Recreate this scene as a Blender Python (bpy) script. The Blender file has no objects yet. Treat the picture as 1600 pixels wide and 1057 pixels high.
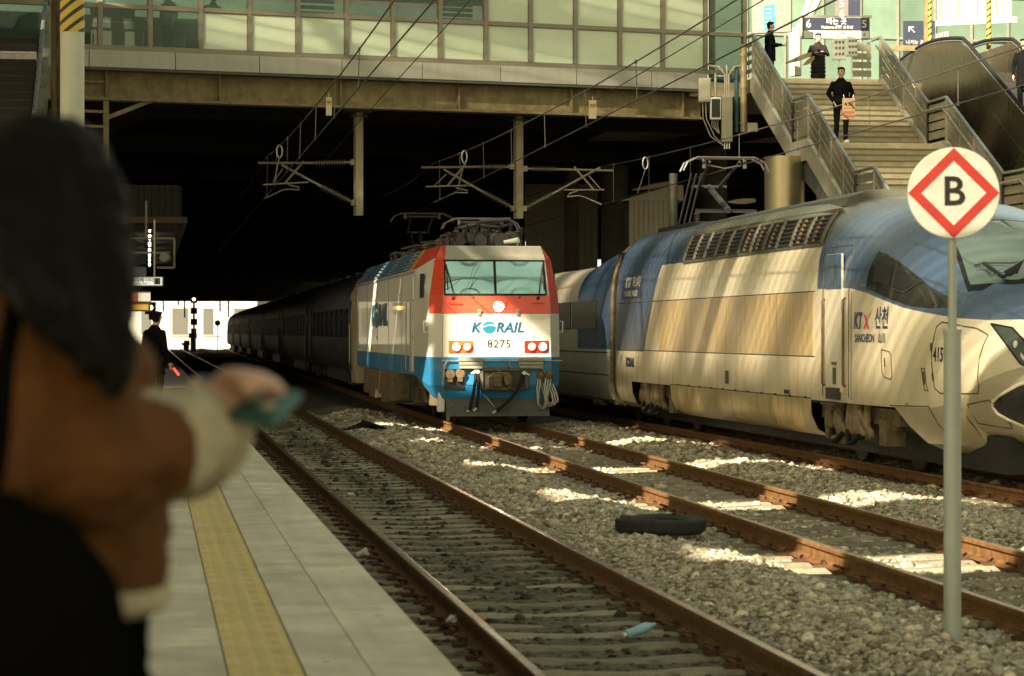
import bpy, bmesh, math, random
import numpy as np
from mathutils import Vector, Matrix

random.seed(7); RNG = np.random.default_rng(11)
R = math.radians
SC = bpy.context.scene
COL = SC.collection

# ------------------------------------------------------------------ camera
YAW = R(8.54); EYE = 1.85; FPX = 1600 * 85 / 36.0; HOR = 520.0
cam = bpy.data.cameras.new('camera'); camo = bpy.data.objects.new('camera', cam); COL.objects.link(camo)
cam.lens = 85; cam.sensor_width = 36; cam.clip_end = 5000; cam.clip_start = .1
cam.shift_y = -(528.5 - HOR) / 1600
camo.location = (0, 0, EYE); camo.rotation_euler = (R(90), 0, -YAW)
cam.dof.use_dof = True; cam.dof.focus_distance = 46; cam.dof.aperture_fstop = 4.8
SC.camera = camo

# ------------------------------------------------------------------ light
SUN = Vector((.50, .56, -.45)).normalized()          # direction the light travels
world = bpy.data.worlds.new('World'); SC.world = world; world.use_nodes = True
wt = world.node_tree; bg = wt.nodes['Background']
sky = wt.nodes.new('ShaderNodeTexSky'); sky.sky_type = 'NISHITA'; sky.sun_disc = False
sky.sun_elevation = math.asin(-SUN.z); sky.sun_rotation = math.atan2(-SUN.x, -SUN.y) % (2 * math.pi)
sky.air_density = 1.6; sky.dust_density = 1.5; sky.ozone_density = .6
hs = wt.nodes.new('ShaderNodeHueSaturation'); hs.inputs['Saturation'].default_value = .45
tint = wt.nodes.new('ShaderNodeMix'); tint.data_type = 'RGBA'; tint.blend_type = 'MULTIPLY'; tint.inputs[0].default_value = 1
tint.inputs[7].default_value = (1.0, .93, .60, 1)
wt.links.new(sky.outputs[0], hs.inputs['Color']); wt.links.new(hs.outputs[0], tint.inputs[6]); wt.links.new(tint.outputs[2], bg.inputs[0])
bg.inputs[1].default_value = .058
sl = bpy.data.lights.new('sun', 'SUN'); sl.energy = 5.0; sl.angle = R(.55); sl.color = (1.0, .85, .60)
so = bpy.data.objects.new('sun', sl); COL.objects.link(so)
so.rotation_euler = SUN.to_track_quat('-Z', 'Y').to_euler(); so.location = (-20, -20, 30)
SC.view_settings.view_transform = 'Standard'; SC.view_settings.look = 'None'
SC.view_settings.exposure = 1.88; SC.view_settings.gamma = 1
SC.cycles.max_bounces = 6; SC.cycles.transparent_max_bounces = 12; SC.cycles.caustics_reflective = False; SC.cycles.caustics_refractive = False

# ------------------------------------------------------------------ helpers
SN, CS = math.sin(YAW), math.cos(YAW)
def P(u, v, Z):
    dx = (u - 800) / FPX * Z
    return Vector((Z * SN + dx * CS, Z * CS - dx * SN, EYE - (v - HOR) / FPX * Z))

def tag(o, label=None, cat=None, group=None, kind=None):
    if label: o['label'] = label
    if cat: o['category'] = cat
    if group: o['group'] = group
    if kind: o['kind'] = kind
    return o

def empty(name, loc=(0, 0, 0), rz=0, label=None, cat=None, group=None):
    o = bpy.data.objects.new(name, None); COL.objects.link(o)
    o.location = loc; o.rotation_euler = (0, 0, rz); o.empty_display_size = .2
    return tag(o, label, cat, group)

def link(name, me, parent=None, loc=None):
    o = bpy.data.objects.new(name, me); COL.objects.link(o)
    if parent is not None: o.parent = parent
    if loc is not None: o.location = loc
    return o

def frame_to(d):
    d = Vector(d).normalized(); a = Vector((0, 0, 1)) if abs(d.z) < .92 else Vector((1, 0, 0))
    x = a.cross(d).normalized(); y = d.cross(x)
    return x, y, d

class MB:
    def __init__(s): s.v = []; s.f = []; s.m = []
    def add(s, vs, fs, mi=0):
        b = len(s.v); s.v.extend([tuple(p) for p in vs]); s.f.extend([tuple(b + i for i in q) for q in fs]); s.m.extend([mi] * len(fs)); return s
    def box(s, x0, x1, y0, y1, z0, z1, mi=0):
        vs = [(x0, y0, z0), (x1, y0, z0), (x1, y1, z0), (x0, y1, z0), (x0, y0, z1), (x1, y0, z1), (x1, y1, z1), (x0, y1, z1)]
        return s.add(vs, [(3, 2, 1, 0), (4, 5, 6, 7), (0, 1, 5, 4), (1, 2, 6, 5), (2, 3, 7, 6), (3, 0, 4, 7)], mi)
    def cbox(s, c, d, mi=0):
        return s.box(c[0] - d[0] / 2, c[0] + d[0] / 2, c[1] - d[1] / 2, c[1] + d[1] / 2, c[2] - d[2] / 2, c[2] + d[2] / 2, mi)
    def beam(s, p, q, w, h, mi=0, up=(0, 0, 1)):
        p = Vector(p); q = Vector(q); d = (q - p).normalized(); x = d.cross(Vector(up))
        x = x.normalized() if x.length > 1e-4 else Vector((1, 0, 0)); y = x.cross(d)
        vs = []
        for c in (p, q):
            for a, b in ((-1, -1), (1, -1), (1, 1), (-1, 1)): vs.append(c + x * (a * w / 2) + y * (b * h / 2))
        return s.add(vs, [(3, 2, 1, 0), (4, 5, 6, 7), (0, 1, 5, 4), (1, 2, 6, 5), (2, 3, 7, 6), (3, 0, 4, 7)], mi)
    def tube(s, pts, r, n=8, mi=0, caps=True):
        pts = [Vector(p) for p in pts]; rs = r if isinstance(r, (list, tuple)) else [r] * len(pts)
        vs = []; fs = []; k = len(pts); px = None
        for i, p in enumerate(pts):
            d = (pts[min(i + 1, k - 1)] - pts[max(i - 1, 0)]).normalized()
            if px is None: x, y, _ = frame_to(d)
            else:
                x = (px - d * px.dot(d))
                x = x.normalized() if x.length > 1e-5 else frame_to(d)[0]
                y = d.cross(x)
            px = x
            for j in range(n):
                a = 2 * math.pi * j / n; vs.append(p + (x * math.cos(a) + y * math.sin(a)) * rs[i])
        for i in range(k - 1):
            for j in range(n): fs.append((i * n + j, i * n + (j + 1) % n, (i + 1) * n + (j + 1) % n, (i + 1) * n + j))
        if caps: fs.append(tuple(reversed(range(n)))); fs.append(tuple(range((k - 1) * n, k * n)))
        return s.add(vs, fs, mi)
    def prism(s, poly, axis, a, b, mi=0):
        # poly: 2d points; axis x: (y,z); y: (x,z); z: (x,y)
        def pt(p, t): return {'x': (t, p[0], p[1]), 'y': (p[0], t, p[1]), 'z': (p[0], p[1], t)}[axis]
        n = len(poly); vs = [pt(p, a) for p in poly] + [pt(p, b) for p in poly]
        fs = [tuple(range(n)), tuple(reversed(range(n, 2 * n)))] + [(i, n + i, n + (i + 1) % n, (i + 1) % n) for i in range(n)]
        return s.add(vs, fs, mi)
    def lathe(s, prof, c=(0, 0, 0), axis=(0, 0, 1), n=16, mi=0):
        x, y, d = frame_to(axis); c = Vector(c); vs = []; fs = []
        for r, t in prof:
            for j in range(n):
                a = 2 * math.pi * j / n; vs.append(c + d * t + (x * math.cos(a) + y * math.sin(a)) * r)
        for i in range(len(prof) - 1):
            for j in range(n): fs.append((i * n + j, i * n + (j + 1) % n, (i + 1) * n + (j + 1) % n, (i + 1) * n + j))
        fs.append(tuple(reversed(range(n)))); fs.append(tuple(range((len(prof) - 1) * n, len(prof) * n)))
        return s.add(vs, fs, mi)
    def loft(s, rings, mi=0, closed=True, caps=True):
        n = len(rings[0]); vs = [p for r in rings for p in r]; fs = []
        for i in range(len(rings) - 1):
            for j in range(n if closed else n - 1): fs.append((i * n + j, i * n + (j + 1) % n, (i + 1) * n + (j + 1) % n, (i + 1) * n + j))
        if caps: fs.append(tuple(reversed(range(n)))); fs.append(tuple(range((len(rings) - 1) * n, len(rings) * n)))
        return s.add(vs, fs, mi)
    def ball(s, c, r, n=10, mi=0):
        r = r if isinstance(r, (tuple, list)) else (r, r, r); rings = []
        for i in range(1, n):
            t = math.pi * i / n
            rings.append([(c[0] + r[0] * math.sin(t) * math.cos(2 * math.pi * j / (2 * n)), c[1] + r[1] * math.sin(t) * math.sin(2 * math.pi * j / (2 * n)), c[2] - r[2] * math.cos(t)) for j in range(2 * n)])
        return s.loft(rings, mi)
    def mesh(s, name, mats, smooth=None, recalc=True):
        me = bpy.data.meshes.new(name); me.from_pydata(s.v, [], s.f)
        for m in (mats if isinstance(mats, (list, tuple)) else [mats]): me.materials.append(m)
        me.polygons.foreach_set('material_index', s.m)
        if recalc:
            bm = bmesh.new(); bm.from_mesh(me); bmesh.ops.recalc_face_normals(bm, faces=bm.faces); bm.to_mesh(me); bm.free()
        if smooth is not None:
            me.polygons.foreach_set('use_smooth', [True] * len(me.polygons)); me.set_sharp_from_angle(angle=R(smooth))
        me.update(); return me
    def build(s, name, mats, parent=None, smooth=None, bevel=None, loc=None, recalc=True):
        o = link(name, s.mesh(name, mats, smooth, recalc), parent, loc)
        if bevel:
            b = o.modifiers.new('bevel', 'BEVEL'); b.width = bevel; b.segments = 2; b.limit_method = 'ANGLE'; b.angle_limit = R(35); b.harden_normals = False
        return o

TMP = bpy.data.scenes.new('workbench')          # small side scene in which text and figures are turned into meshes; removed at the end
def bake(o):
    TMP.collection.objects.link(o); vl = TMP.view_layers[0]; vl.update()
    me = bpy.data.meshes.new_from_object(o.evaluated_get(vl.depsgraph)); bpy.data.objects.remove(o); return me

def text(name, body, size, m, parent=None, loc=(0, 0, 0), rot=(R(90), 0, 0), bold=0, shear=0, sx=1, align='CENTER', ext=.002, spacing=1.0, wrap=None):
    c = bpy.data.curves.new(name, 'FONT'); c.body = body; c.size = size; c.align_x = align; c.align_y = 'CENTER'
    c.offset = bold; c.shear = shear; c.extrude = ext; c.space_character = spacing; c.resolution_u = 3
    me = bake(bpy.data.objects.new(name, c)); bpy.data.curves.remove(c)
    me.materials.clear(); me.materials.append(m)
    if sx != 1: me.transform(Matrix.Diagonal((sx, 1, 1, 1)))
    o = link(name, me, parent, loc); o.rotation_euler = rot
    return o

# ------------------------------------------------------------------ materials
MATS = {}
def mat(name, col, rough=.6, metal=0.0, var=.12, scale=6.0, bump=0.0, bscale=60.0, streak=0.0, dirt=(.10, .075, .04), rand=0.0, coat=0.0, spec=.5, emit=None, es=0, world=False, sdir='z'):
    if name in MATS: return MATS[name]
    m = bpy.data.materials.new(name); m.use_nodes = True; MATS[name] = m
    t = m.node_tree; N = t.nodes; L = t.links; b = N['Principled BSDF']
    b.inputs['Roughness'].default_value = rough; b.inputs['Metallic'].default_value = metal
    b.inputs['Coat Weight'].default_value = coat; b.inputs['Specular IOR Level'].default_value = spec if rough < .68 or spec != .5 else .12
    if spec <= .05: b.inputs['IOR'].default_value = 1.03
    if emit: b.inputs['Emission Color'].default_value = (*emit, 1); b.inputs['Emission Strength'].default_value = es
    if world: co = N.new('ShaderNodeNewGeometry').outputs['Position']
    else: co = N.new('ShaderNodeTexCoord').outputs['Object']
    nz = N.new('ShaderNodeTexNoise'); nz.inputs['Scale'].default_value = scale; nz.inputs['Detail'].default_value = 6; nz.inputs['Roughness'].default_value = .62
    L.new(co, nz.inputs['Vector'])
    mr = N.new('ShaderNodeMapRange'); mr.inputs[1].default_value = .28; mr.inputs[2].default_value = .72
    mr.inputs[3].default_value = 1 - var; mr.inputs[4].default_value = 1 + var
    L.new(nz.outputs[0], mr.inputs[0])
    fac = mr.outputs[0]
    if rand:
        oi = N.new('ShaderNodeObjectInfo'); r2 = N.new('ShaderNodeMapRange'); r2.inputs[3].default_value = 1 - rand; r2.inputs[4].default_value = 1 + rand
        L.new(oi.outputs['Random'], r2.inputs[0]); mm = N.new('ShaderNodeMath'); mm.operation = 'MULTIPLY'
        L.new(fac, mm.inputs[0]); L.new(r2.outputs[0], mm.inputs[1]); fac = mm.outputs[0]
    mx = N.new('ShaderNodeMix'); mx.data_type = 'RGBA'; mx.blend_type = 'MULTIPLY'; mx.inputs[0].default_value = 1
    mx.inputs[6].default_value = (*col, 1); L.new(fac, mx.inputs[7]); out = mx.outputs[2]
    if streak:
        mp = N.new('ShaderNodeMapping'); L.new(co, mp.inputs[0])
        mp.inputs['Scale'].default_value = {'z': (7, 7, .5), 'y': (7, .3, 7)}[sdir]
        n2 = N.new('ShaderNodeTexNoise'); n2.inputs['Scale'].default_value = 1; n2.inputs['Detail'].default_value = 5; L.new(mp.outputs[0], n2.inputs['Vector'])
        r3 = N.new('ShaderNodeMapRange'); r3.inputs[1].default_value = .42; r3.inputs[2].default_value = .75; r3.inputs[3].default_value = 0; r3.inputs[4].default_value = streak
        L.new(n2.outputs[0], r3.inputs[0])
        m2 = N.new('ShaderNodeMix'); m2.data_type = 'RGBA'; L.new(r3.outputs[0], m2.inputs[0]); L.new(out, m2.inputs[6]); m2.inputs[7].default_value = (*dirt, 1); out = m2.outputs[2]
    L.new(out, b.inputs['Base Color'])
    rr = N.new('ShaderNodeMapRange'); rr.inputs[1].default_value = .3; rr.inputs[2].default_value = .7
    rr.inputs[3].default_value = max(rough - .08, 0); rr.inputs[4].default_value = min(rough + .1, 1); L.new(nz.outputs[0], rr.inputs[0]); L.new(rr.outputs[0], b.inputs['Roughness'])
    if bump:
        nb = N.new('ShaderNodeTexNoise'); nb.inputs['Scale'].default_value = bscale; nb.inputs['Detail'].default_value = 4; L.new(co, nb.inputs['Vector'])
        bp = N.new('ShaderNodeBump'); bp.inputs['Strength'].default_value = bump; bp.inputs['Distance'].default_value = .02; L.new(nb.outputs[0], bp.inputs['Height']); L.new(bp.outputs[0], b.inputs['Normal'])
    return m

def glass_mat(name, tintc, alpha=.35, rough=.03):
    # thin pane: part see-through, part mirror, tinted
    if name in MATS: return MATS[name]
    m = bpy.data.materials.new(name); m.use_nodes = True; MATS[name] = m
    t = m.node_tree; N = t.nodes; L = t.links; b = N['Principled BSDF']
    b.inputs['Base Color'].default_value = (*tintc, 1); b.inputs['Roughness'].default_value = rough; b.inputs['Specular IOR Level'].default_value = .8
    tr = N.new('ShaderNodeBsdfTransparent'); tr.inputs[0].default_value = (.75 + .25 * tintc[0], .75 + .25 * tintc[1], .75 + .25 * tintc[2], 1)
    mx = N.new('ShaderNodeMixShader'); mx.inputs[0].default_value = alpha
    L.new(tr.outputs[0], mx.inputs[1]); L.new(b.outputs[0], mx.inputs[2]); L.new(mx.outputs[0], N['Material Output'].inputs[0])
    return m

BLACK = mat('black_paint', (.012, .012, .013), .5)
RUBBER = mat('rubber', (.018, .018, .018), .75, var=.3, scale=20)
STEEL = mat('galvanised_steel', (.34, .33, .29), .45, .6, var=.2, scale=8)
STAIN = mat('stainless', (.46, .43, .36), .3, .85, var=.15, scale=3, streak=.25, dirt=(.20, .17, .11))
DKMETAL = mat('dark_metal', (.05, .048, .042), .5, .4, var=.3, scale=15)
CONC = mat('concrete', (.30, .285, .25), .85, var=.2, scale=4, bump=.3, bscale=90)
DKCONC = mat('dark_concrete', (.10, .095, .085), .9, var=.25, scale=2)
GRIME = mat('brown_grime', (.16, .12, .075), .75, .1, var=.4, scale=14, bump=.3, bscale=60)
WHITE = mat('white_paint', (.78, .77, .72), .4, var=.05)
# ================================================================== SETTING: ground, ballast, tracks, platform
T1X = 2.85                                   # near track centre; track 2 drifts slightly to the right; track 3
def t2x(y): return 6.57 + .0107 * (y - 20)
T3X = 10.93
PLAT = .49; EDGE = 1.233

earth = mat('earth', (.17, .15, .115), .95, var=.3, scale=.8, bump=.4, bscale=25, world=True)
g = MB()
g.add([(-900, -300, -.62), (1200, -300, -.62), (1200, 2500, -.62), (-900, 2500, -.62)], [(0, 1, 2, 3)])
tag(g.build('ground', earth), kind='structure')

def bed_z(x, y):
    # ballast surface: low and level in the tracks, heaped between them
    def bump(c, w, h): return h * math.exp(-((x - c) / w) ** 2)
    z = -.235
    z += bump((T1X + t2x(y)) / 2 + .05, .62, .15) + bump((t2x(y) + T3X) / 2, .85, .13)
    k = .18 if x < 3.65 else (.35 if abs(x - t2x(y)) < .8 else 1.0)
    z += k * (.018 * math.sin(x * 3.1 + y * .9) + .015 * math.sin(y * 2.3 - x * 1.7) + .02 * math.sin(y * .55 + x))
    if x < 3.65: z += .034
    elif abs(x - t2x(y)) < .75: z += .012
    return z
bedm = mat('ballast_bed', (.12, .105, .08), .95, var=.45, scale=14, bump=.9, bscale=28, world=True)
b = MB()
xs = list(np.arange(1.1, 14.01, .22)); ys = list(np.arange(3, 62, .4)) + list(np.arange(62, 300, 4))
for y in ys:
    for x in xs: b.v.append((x, y, bed_z(x, y)))
nx = len(xs)
for j in range(len(ys) - 1):
    for i in range(nx - 1): b.f.append((j * nx + i, j * nx + i + 1, (j + 1) * nx + i + 1, (j + 1) * nx + i)); b.m.append(0)
tag(b.build('ballast_bed', bedm, smooth=80, recalc=False), kind='structure')

# --- loose stones
ico_v = []
ph = (1 + 5 ** .5) / 2
for a, c in ((-1, ph), (1, ph), (-1, -ph), (1, -ph)): ico_v += [(a, c, 0), (0, a, c), (c, 0, a)]
bm = bmesh.new(); bmesh.ops.create_icosphere(bm, subdivisions=1, radius=1)
ICO_V = np.array([v.co[:] for v in bm.verts]); ICO_F = np.array([[v.index for v in f.verts] for f in bm.faces]); bm.free()

def stone_mat(name, cols):
    m = bpy.data.materials.new(name); m.use_nodes = True; t = m.node_tree; N = t.nodes; L = t.links; p = N['Principled BSDF']
    at = N.new('ShaderNodeAttribute'); at.attribute_name = 'shade'
    cr = N.new('ShaderNodeValToRGB'); cr.color_ramp.interpolation = 'LINEAR'
    e = cr.color_ramp.elements
    for i, (pos, c) in enumerate(cols):
        el = e[i] if i < 2 else e.new(pos)
        el.position = pos; el.color = (*c, 1)
    L.new(at.outputs['Fac'], cr.inputs[0])
    g = N.new('ShaderNodeNewGeometry'); nz = N.new('ShaderNodeTexNoise'); nz.inputs['Scale'].default_value = 45; nz.inputs['Detail'].default_value = 4; L.new(g.outputs['Position'], nz.inputs[0])
    mr = N.new('ShaderNodeMapRange'); mr.inputs[1].default_value = .3; mr.inputs[2].default_value = .7; mr.inputs[3].default_value = .65; mr.inputs[4].default_value = 1.25; L.new(nz.outputs[0], mr.inputs[0])
    mx = N.new('ShaderNodeMix'); mx.data_type = 'RGBA'; mx.blend_type = 'MULTIPLY'; mx.inputs[0].default_value = 1; L.new(cr.outputs[0], mx.inputs[6]); L.new(mr.outputs[0], mx.inputs[7])
    L.new(mx.outputs[2], p.inputs['Base Color']); p.inputs['Roughness'].default_value = .85; p.inputs['Specular IOR Level'].default_value = .12
    return m
STONE = stone_mat('ballast_stone', [(0, (.12, .10, .068)), (1, (.70, .62, .48)), (.25, (.235, .195, .13)), (.42, (.32, .285, .215)), (.58, (.38, .36, .295)), (.8, (.53, .45, .32))])
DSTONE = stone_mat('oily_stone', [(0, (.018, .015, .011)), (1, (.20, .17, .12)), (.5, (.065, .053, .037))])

def stones(name, zones, material, label):
    cs = []; rs = []
    for (x0, x1, y0, y1, dens, size, dz) in zones:
        n = int((x1 - x0) * (y1 - y0) * dens)
        x = RNG.uniform(x0, x1, n); y = RNG.uniform(y0, y1, n)
        keep = (x < .40 * y + 1.2) & (x > -2)
        x, y = x[keep], y[keep]
        ph_ = ((y - (10.5 if x0 < 3 else 14)) + .31) % .62 - .31      # most stones lie between the sleepers
        on = ((x0 < 3) | ((x > t2x(y) - 1.3) & (x < t2x(y) + 1.3) & (x0 > 3))) & (np.abs(ph_) < .085) & (RNG.uniform(0, 1, len(x)) < .9)
        x, y = x[~on], y[~on]
        z = np.array([bed_z(a, c) for a, c in zip(x, y)]) + dz
        cs.append(np.stack([x, y, z], 1)); rs.append(size * RNG.lognormal(0, .33, len(x)))
    C = np.concatenate(cs); S = np.concatenate(rs); n = len(C)
    V = ICO_V[None] * (1 + RNG.uniform(-.32, .32, (n, 12, 1)))
    sc = np.stack([RNG.uniform(.8, 1.35, n), RNG.uniform(.7, 1.1, n), RNG.uniform(.5, .9, n)], 1) * S[:, None]
    V = V * sc[:, None, :]
    a = RNG.uniform(0, 6.283, n); tlt = RNG.uniform(-.6, .6, n)
    ca, sa, ct, st = np.cos(a), np.sin(a), np.cos(tlt), np.sin(tlt)
    X, Y, Z = V[..., 0], V[..., 1], V[..., 2]
    Y, Z = Y * ct[:, None] - Z * st[:, None], Y * st[:, None] + Z * ct[:, None]
    X, Y = X * ca[:, None] - Y * sa[:, None], X * sa[:, None] + Y * ca[:, None]
    V = np.stack([X, Y, Z], 2) + C[:, None, :]; V[..., 2] += (S * RNG.uniform(-.15, .45, n))[:, None]
    F = (ICO_F[None] + (np.arange(n) * 12)[:, None, None]).reshape(-1, 3)
    me = bpy.data.meshes.new(name); me.vertices.add(n * 12); me.vertices.foreach_set('co', V.reshape(-1).astype(np.float32))
    me.loops.add(len(F) * 3); me.loops.foreach_set('vertex_index', F.reshape(-1).astype(np.int32))
    me.polygons.add(len(F)); me.polygons.foreach_set('loop_start', (np.arange(len(F)) * 3).astype(np.int32)); 
    me.update(calc_edges=True)
    at = me.attributes.new('shade', 'FLOAT', 'POINT'); at.data.foreach_set('value', np.repeat(np.clip(RNG.normal(.5, .23, n), 0, 1), 12).astype(np.float32))
    me.materials.append(material); me.validate()
    return tag(link(name, me), label, 'gravel', kind='stuff')

stones('ballast_stones', [
    (3.68, 5.75, 12, 25, 900, .0215, 0), (3.68, 5.9, 25, 40, 520, .0255, 0), (3.68, 6.0, 40, 60, 220, .036, 0),
    (5.95, 7.25, 15, 40, 300, .024, -.008), (6.1, 7.5, 40, 52, 150, .04, 0),
    (7.4, 10.1, 18, 34, 480, .0245, 0), (7.5, 10.1, 34, 52, 240, .036, 0), (10.3, 12.6, 25, 45, 110, .04, 0)], STONE,
    'grey and tan crushed stone ballast heaped between the tracks')
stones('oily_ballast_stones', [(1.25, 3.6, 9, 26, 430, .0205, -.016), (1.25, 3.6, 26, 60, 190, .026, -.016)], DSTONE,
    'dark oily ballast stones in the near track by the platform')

# --- tracks: rails + sleepers + clips
RUST1 = mat('rail_rust_dark', (.125, .068, .029), .72, .15, var=.45, scale=9, bump=.3, bscale=70, rand=.1)
RUST = mat('rail_rust', (.165, .085, .035), .75, .15, var=.45, scale=9, bump=.3, bscale=70, rand=.1)
RAILTOP = mat('rail_head', (.30, .22, .15), .28, .85, var=.3, scale=5)
RAILTOP1 = mat('rail_head_dark', (.36, .30, .23), .2, .85, var=.3, scale=5)
SLEEP = mat('sleeper_concrete', (.28, .25, .18), .9, var=.35, scale=7, bump=.5, bscale=40, rand=.25, streak=.5, dirt=(.07, .055, .035), sdir='y')
SLEEP2 = mat('sleeper_dusty', (.22, .195, .145), .9, var=.3, scale=7, bump=.5, bscale=40, rand=.2)
CLIP = mat('clip_iron', (.11, .06, .035), .8, .3, var=.4, scale=30)
prof = [(-.072, -.172), (.072, -.172), (.072, -.16), (.02, -.145), (.009, -.125), (.009, -.05), (.035, -.04), (.036, -.012), (.030, -.002), (.02, 0), (-.02, 0), (-.030, -.002), (-.036, -.012), (-.035, -.04), (-.009, -.05), (-.009, -.125), (-.02, -.145), (-.072, -.16)]
def rail_mesh(y0, y1, top):
    m = MB(); n = len(prof); m.loft([[(x, y, z) for x, z in prof] for y in (y0, y1)])
    for i in range(n):
        if prof[i][1] > -.003 and prof[(i + 1) % n][1] > -.003: m.m[i] = 1
    return m.mesh('rail', [RUST1 if top is RAILTOP1 else RUST, top])
sm = MB()
for y in (-1,): pass
sec = [(-.13, -.36), (.13, -.36), (.105, -.205), (.082, -.178), (-.082, -.178), (-.105, -.205)]
sm.loft([[(x, p[0] * k, p[1] - dz) for p in sec] for x, k, dz in ((-1.25, .96, 0), (-.45, 1, 0), (0, .9, .02), (.45, 1, 0), (1.25, .96, 0))])
SLM = [sm.mesh('sleeper', SLEEP), sm.mesh('sleeper', SLEEP2)]
cm = MB(); cm.tube([(.01, -.06, -.165), (.015, .0, -.15)] + [(.045 + .03 * math.cos(a), .03 + .045 * math.sin(a), -.135 + .03 * math.cos(a * .5)) for a in (2.6, 1.6, .6, -.5, -1.6, -2.4)] + [(.02, .0, -.15)], .0125, 5)
cm.box(.02, .09, -.035, .035, -.18, -.15)
CLM = [cm.mesh('clip', CLIP)]
fl = MB(); fl.add([(-x, y, z) for x, y, z in cm.v], [tuple(reversed(f)) for f in cm.f]); CLM.append(fl.mesh('clip', CLIP))

def track(name, label, x0, rz, y0, y1, top, smi, clip_to, sides=(-1, 1), stop=62):
    root = empty(name, (x0, 0, 0), rz, label, 'railway track')
    me = rail_mesh(y0, 285, top)
    for s in (-1, 1): link('rail', me, root, (s * .7525, 0, 0))
    y = y0; k = 0
    while y < stop:
        yy = y + random.uniform(-.02, .02)
        o = link('sleeper', SLM[smi], root, (random.uniform(-.02, .02), yy, random.uniform(-.012, .004))); o.rotation_euler.z = random.uniform(-.008, .008)
        if yy < clip_to:
            for s in sides:
                for q in (-1, 1):
                    c = link('clip', CLM[0 if q > 0 else 1], o, (s * .7525 + q * .045, 0, 0)); c.rotation_euler.z = random.uniform(-.15, .15); c.scale = (1.3, 1.3, 1.0)
        y += .62
    return root
track('railway_track', 'near track with dark oily ballast and brown rails beside the platform', T1X, 0, 10.5, 285, RAILTOP1, 0, 44)
track('railway_track', 'middle rust brown track that the red white and blue locomotive stands on', t2x(0), -math.atan(.0107), 14, 285, RAILTOP, 1, 48)
track('railway_track', 'far track under the silver high speed train', T3X, 0, 22, 285, RAILTOP, 1, 46, sides=(-1,), stop=52)

# --- platform
PLATM = mat('platform_paving', (.53, .49, .40), .85, var=.24, scale=2.2, world=True, bump=.2, bscale=120, rand=.07, streak=.25, dirt=(.22, .19, .13), sdir='y')
EDGEM = mat('platform_edge_stone', (.56, .52, .425), .8, var=.24, scale=2.6, world=True, bump=.25, bscale=140, rand=.06, streak=.3, dirt=(.24, .2, .14), sdir='y')
TACT = mat('tactile_yellow', (.55, .435, .20), .7, var=.25, scale=9, bump=.15, bscale=100, rand=.08, streak=.4, dirt=(.42, .35, .21), sdir='y')
def add_spots(m, amount=.55):
    """gum and drip stains: small dark blots of irregular size, plus a few pale ones"""
    t = m.node_tree; N = t.nodes; L = t.links; b = N['Principled BSDF']; src = b.inputs['Base Color'].links[0].from_socket
    g = N.new('ShaderNodeNewGeometry')
    for sc, th, colr, am in ((5.5, .10, (.10, .09, .07), amount), (13, .13, (.16, .14, .11), amount * .8), (3.1, .06, (.66, .64, .58), amount * .5)):
        v = N.new('ShaderNodeTexVoronoi'); v.inputs['Scale'].default_value = sc; v.inputs['Randomness'].default_value = 1; L.new(g.outputs['Position'], v.inputs['Vector'])
        w = N.new('ShaderNodeSeparateColor'); L.new(v.outputs['Color'], w.inputs[0])
        a = N.new('ShaderNodeMath'); a.operation = 'MULTIPLY'; L.new(w.outputs[0], a.inputs[0]); a.inputs[1].default_value = th * 2.2
        s = N.new('ShaderNodeMath'); s.operation = 'SUBTRACT'; L.new(a.outputs[0], s.inputs[0]); s.inputs[1].default_value = th * 1.1
        r = N.new('ShaderNodeMath'); r.operation = 'LESS_THAN'; L.new(v.outputs['Distance'], r.inputs[0]); L.new(s.outputs[0], r.inputs[1])
        k = N.new('ShaderNodeMath'); k.operation = 'MULTIPLY'; L.new(r.outputs[0], k.inputs[0]); k.inputs[1].default_value = am
        mx = N.new('ShaderNodeMix'); mx.data_type = 'RGBA'; L.new(k.outputs[0], mx.inputs[0]); L.new(src, mx.inputs[6]); mx.inputs[7].default_value = (*colr, 1); src = mx.outputs[2]
    L.new(src, b.inputs['Base Color'])
add_spots(PLATM); add_spots(EDGEM); add_spots(TACT, .35)
pl = MB(); pl.box(-16, EDGE - .02, -6, 285, -.6, PLAT - .035)
plat = tag(pl.build('platform', CONC), kind='structure')
def slab_mesh(name, w, l, m, ch=.004, th=.05):
    a = MB(); a.loft([[(-w / 2 + i, -l / 2 + i, z), (w / 2 - i, -l / 2 + i, z), (w / 2 - i, l / 2 - i, z), (-w / 2 + i, l / 2 - i, z)] for z, i in ((PLAT - th, 0), (PLAT - ch, 0), (PLAT, ch))])
    return a.mesh(name, m)
esl = slab_mesh('edge_slab', .345, .994, EDGEM, th=.12); isl = slab_mesh('paving_slab', .262, .594, PLATM); big = slab_mesh('paving_slab', .594, .594, PLATM)
tl = MB(); tl.box(-.148, .148, -.148, .148, PLAT - .05, PLAT)
for i in range(4):
    x = -.1125 + i * .075; tl.loft([[(x - w, y, z) for (w, z) in ((-.0175, PLAT - .001), (-.010, PLAT + .005), (.010, PLAT + .005), (.0175, PLAT - .001))] for y in (-.14, .14)], caps=True)
tlm = tl.mesh('tactile_tile', TACT)
jit = lambda: random.uniform(-.0015, .001)
for i in range(58): link('edge_slab', esl, plat, (EDGE - .175, 3.5 + i, jit()))
for i in range(92): link('paving_slab', isl, plat, (.751, 3.3 + i * .6, jit()))
for i in range(184): link('tactile_tile', tlm, plat, (.463, 3.15 + i * .3, jit()))
for j in range(5):
    for i in range(40): link('paving_slab', big, plat, (.012 - j * .6, 4.3 + i * .6, jit()))
far = MB(); far.box(-16, EDGE, 61.6, 285, PLAT - .04, PLAT - .004); far.build('far_paving', PLATM, plat)
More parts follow.
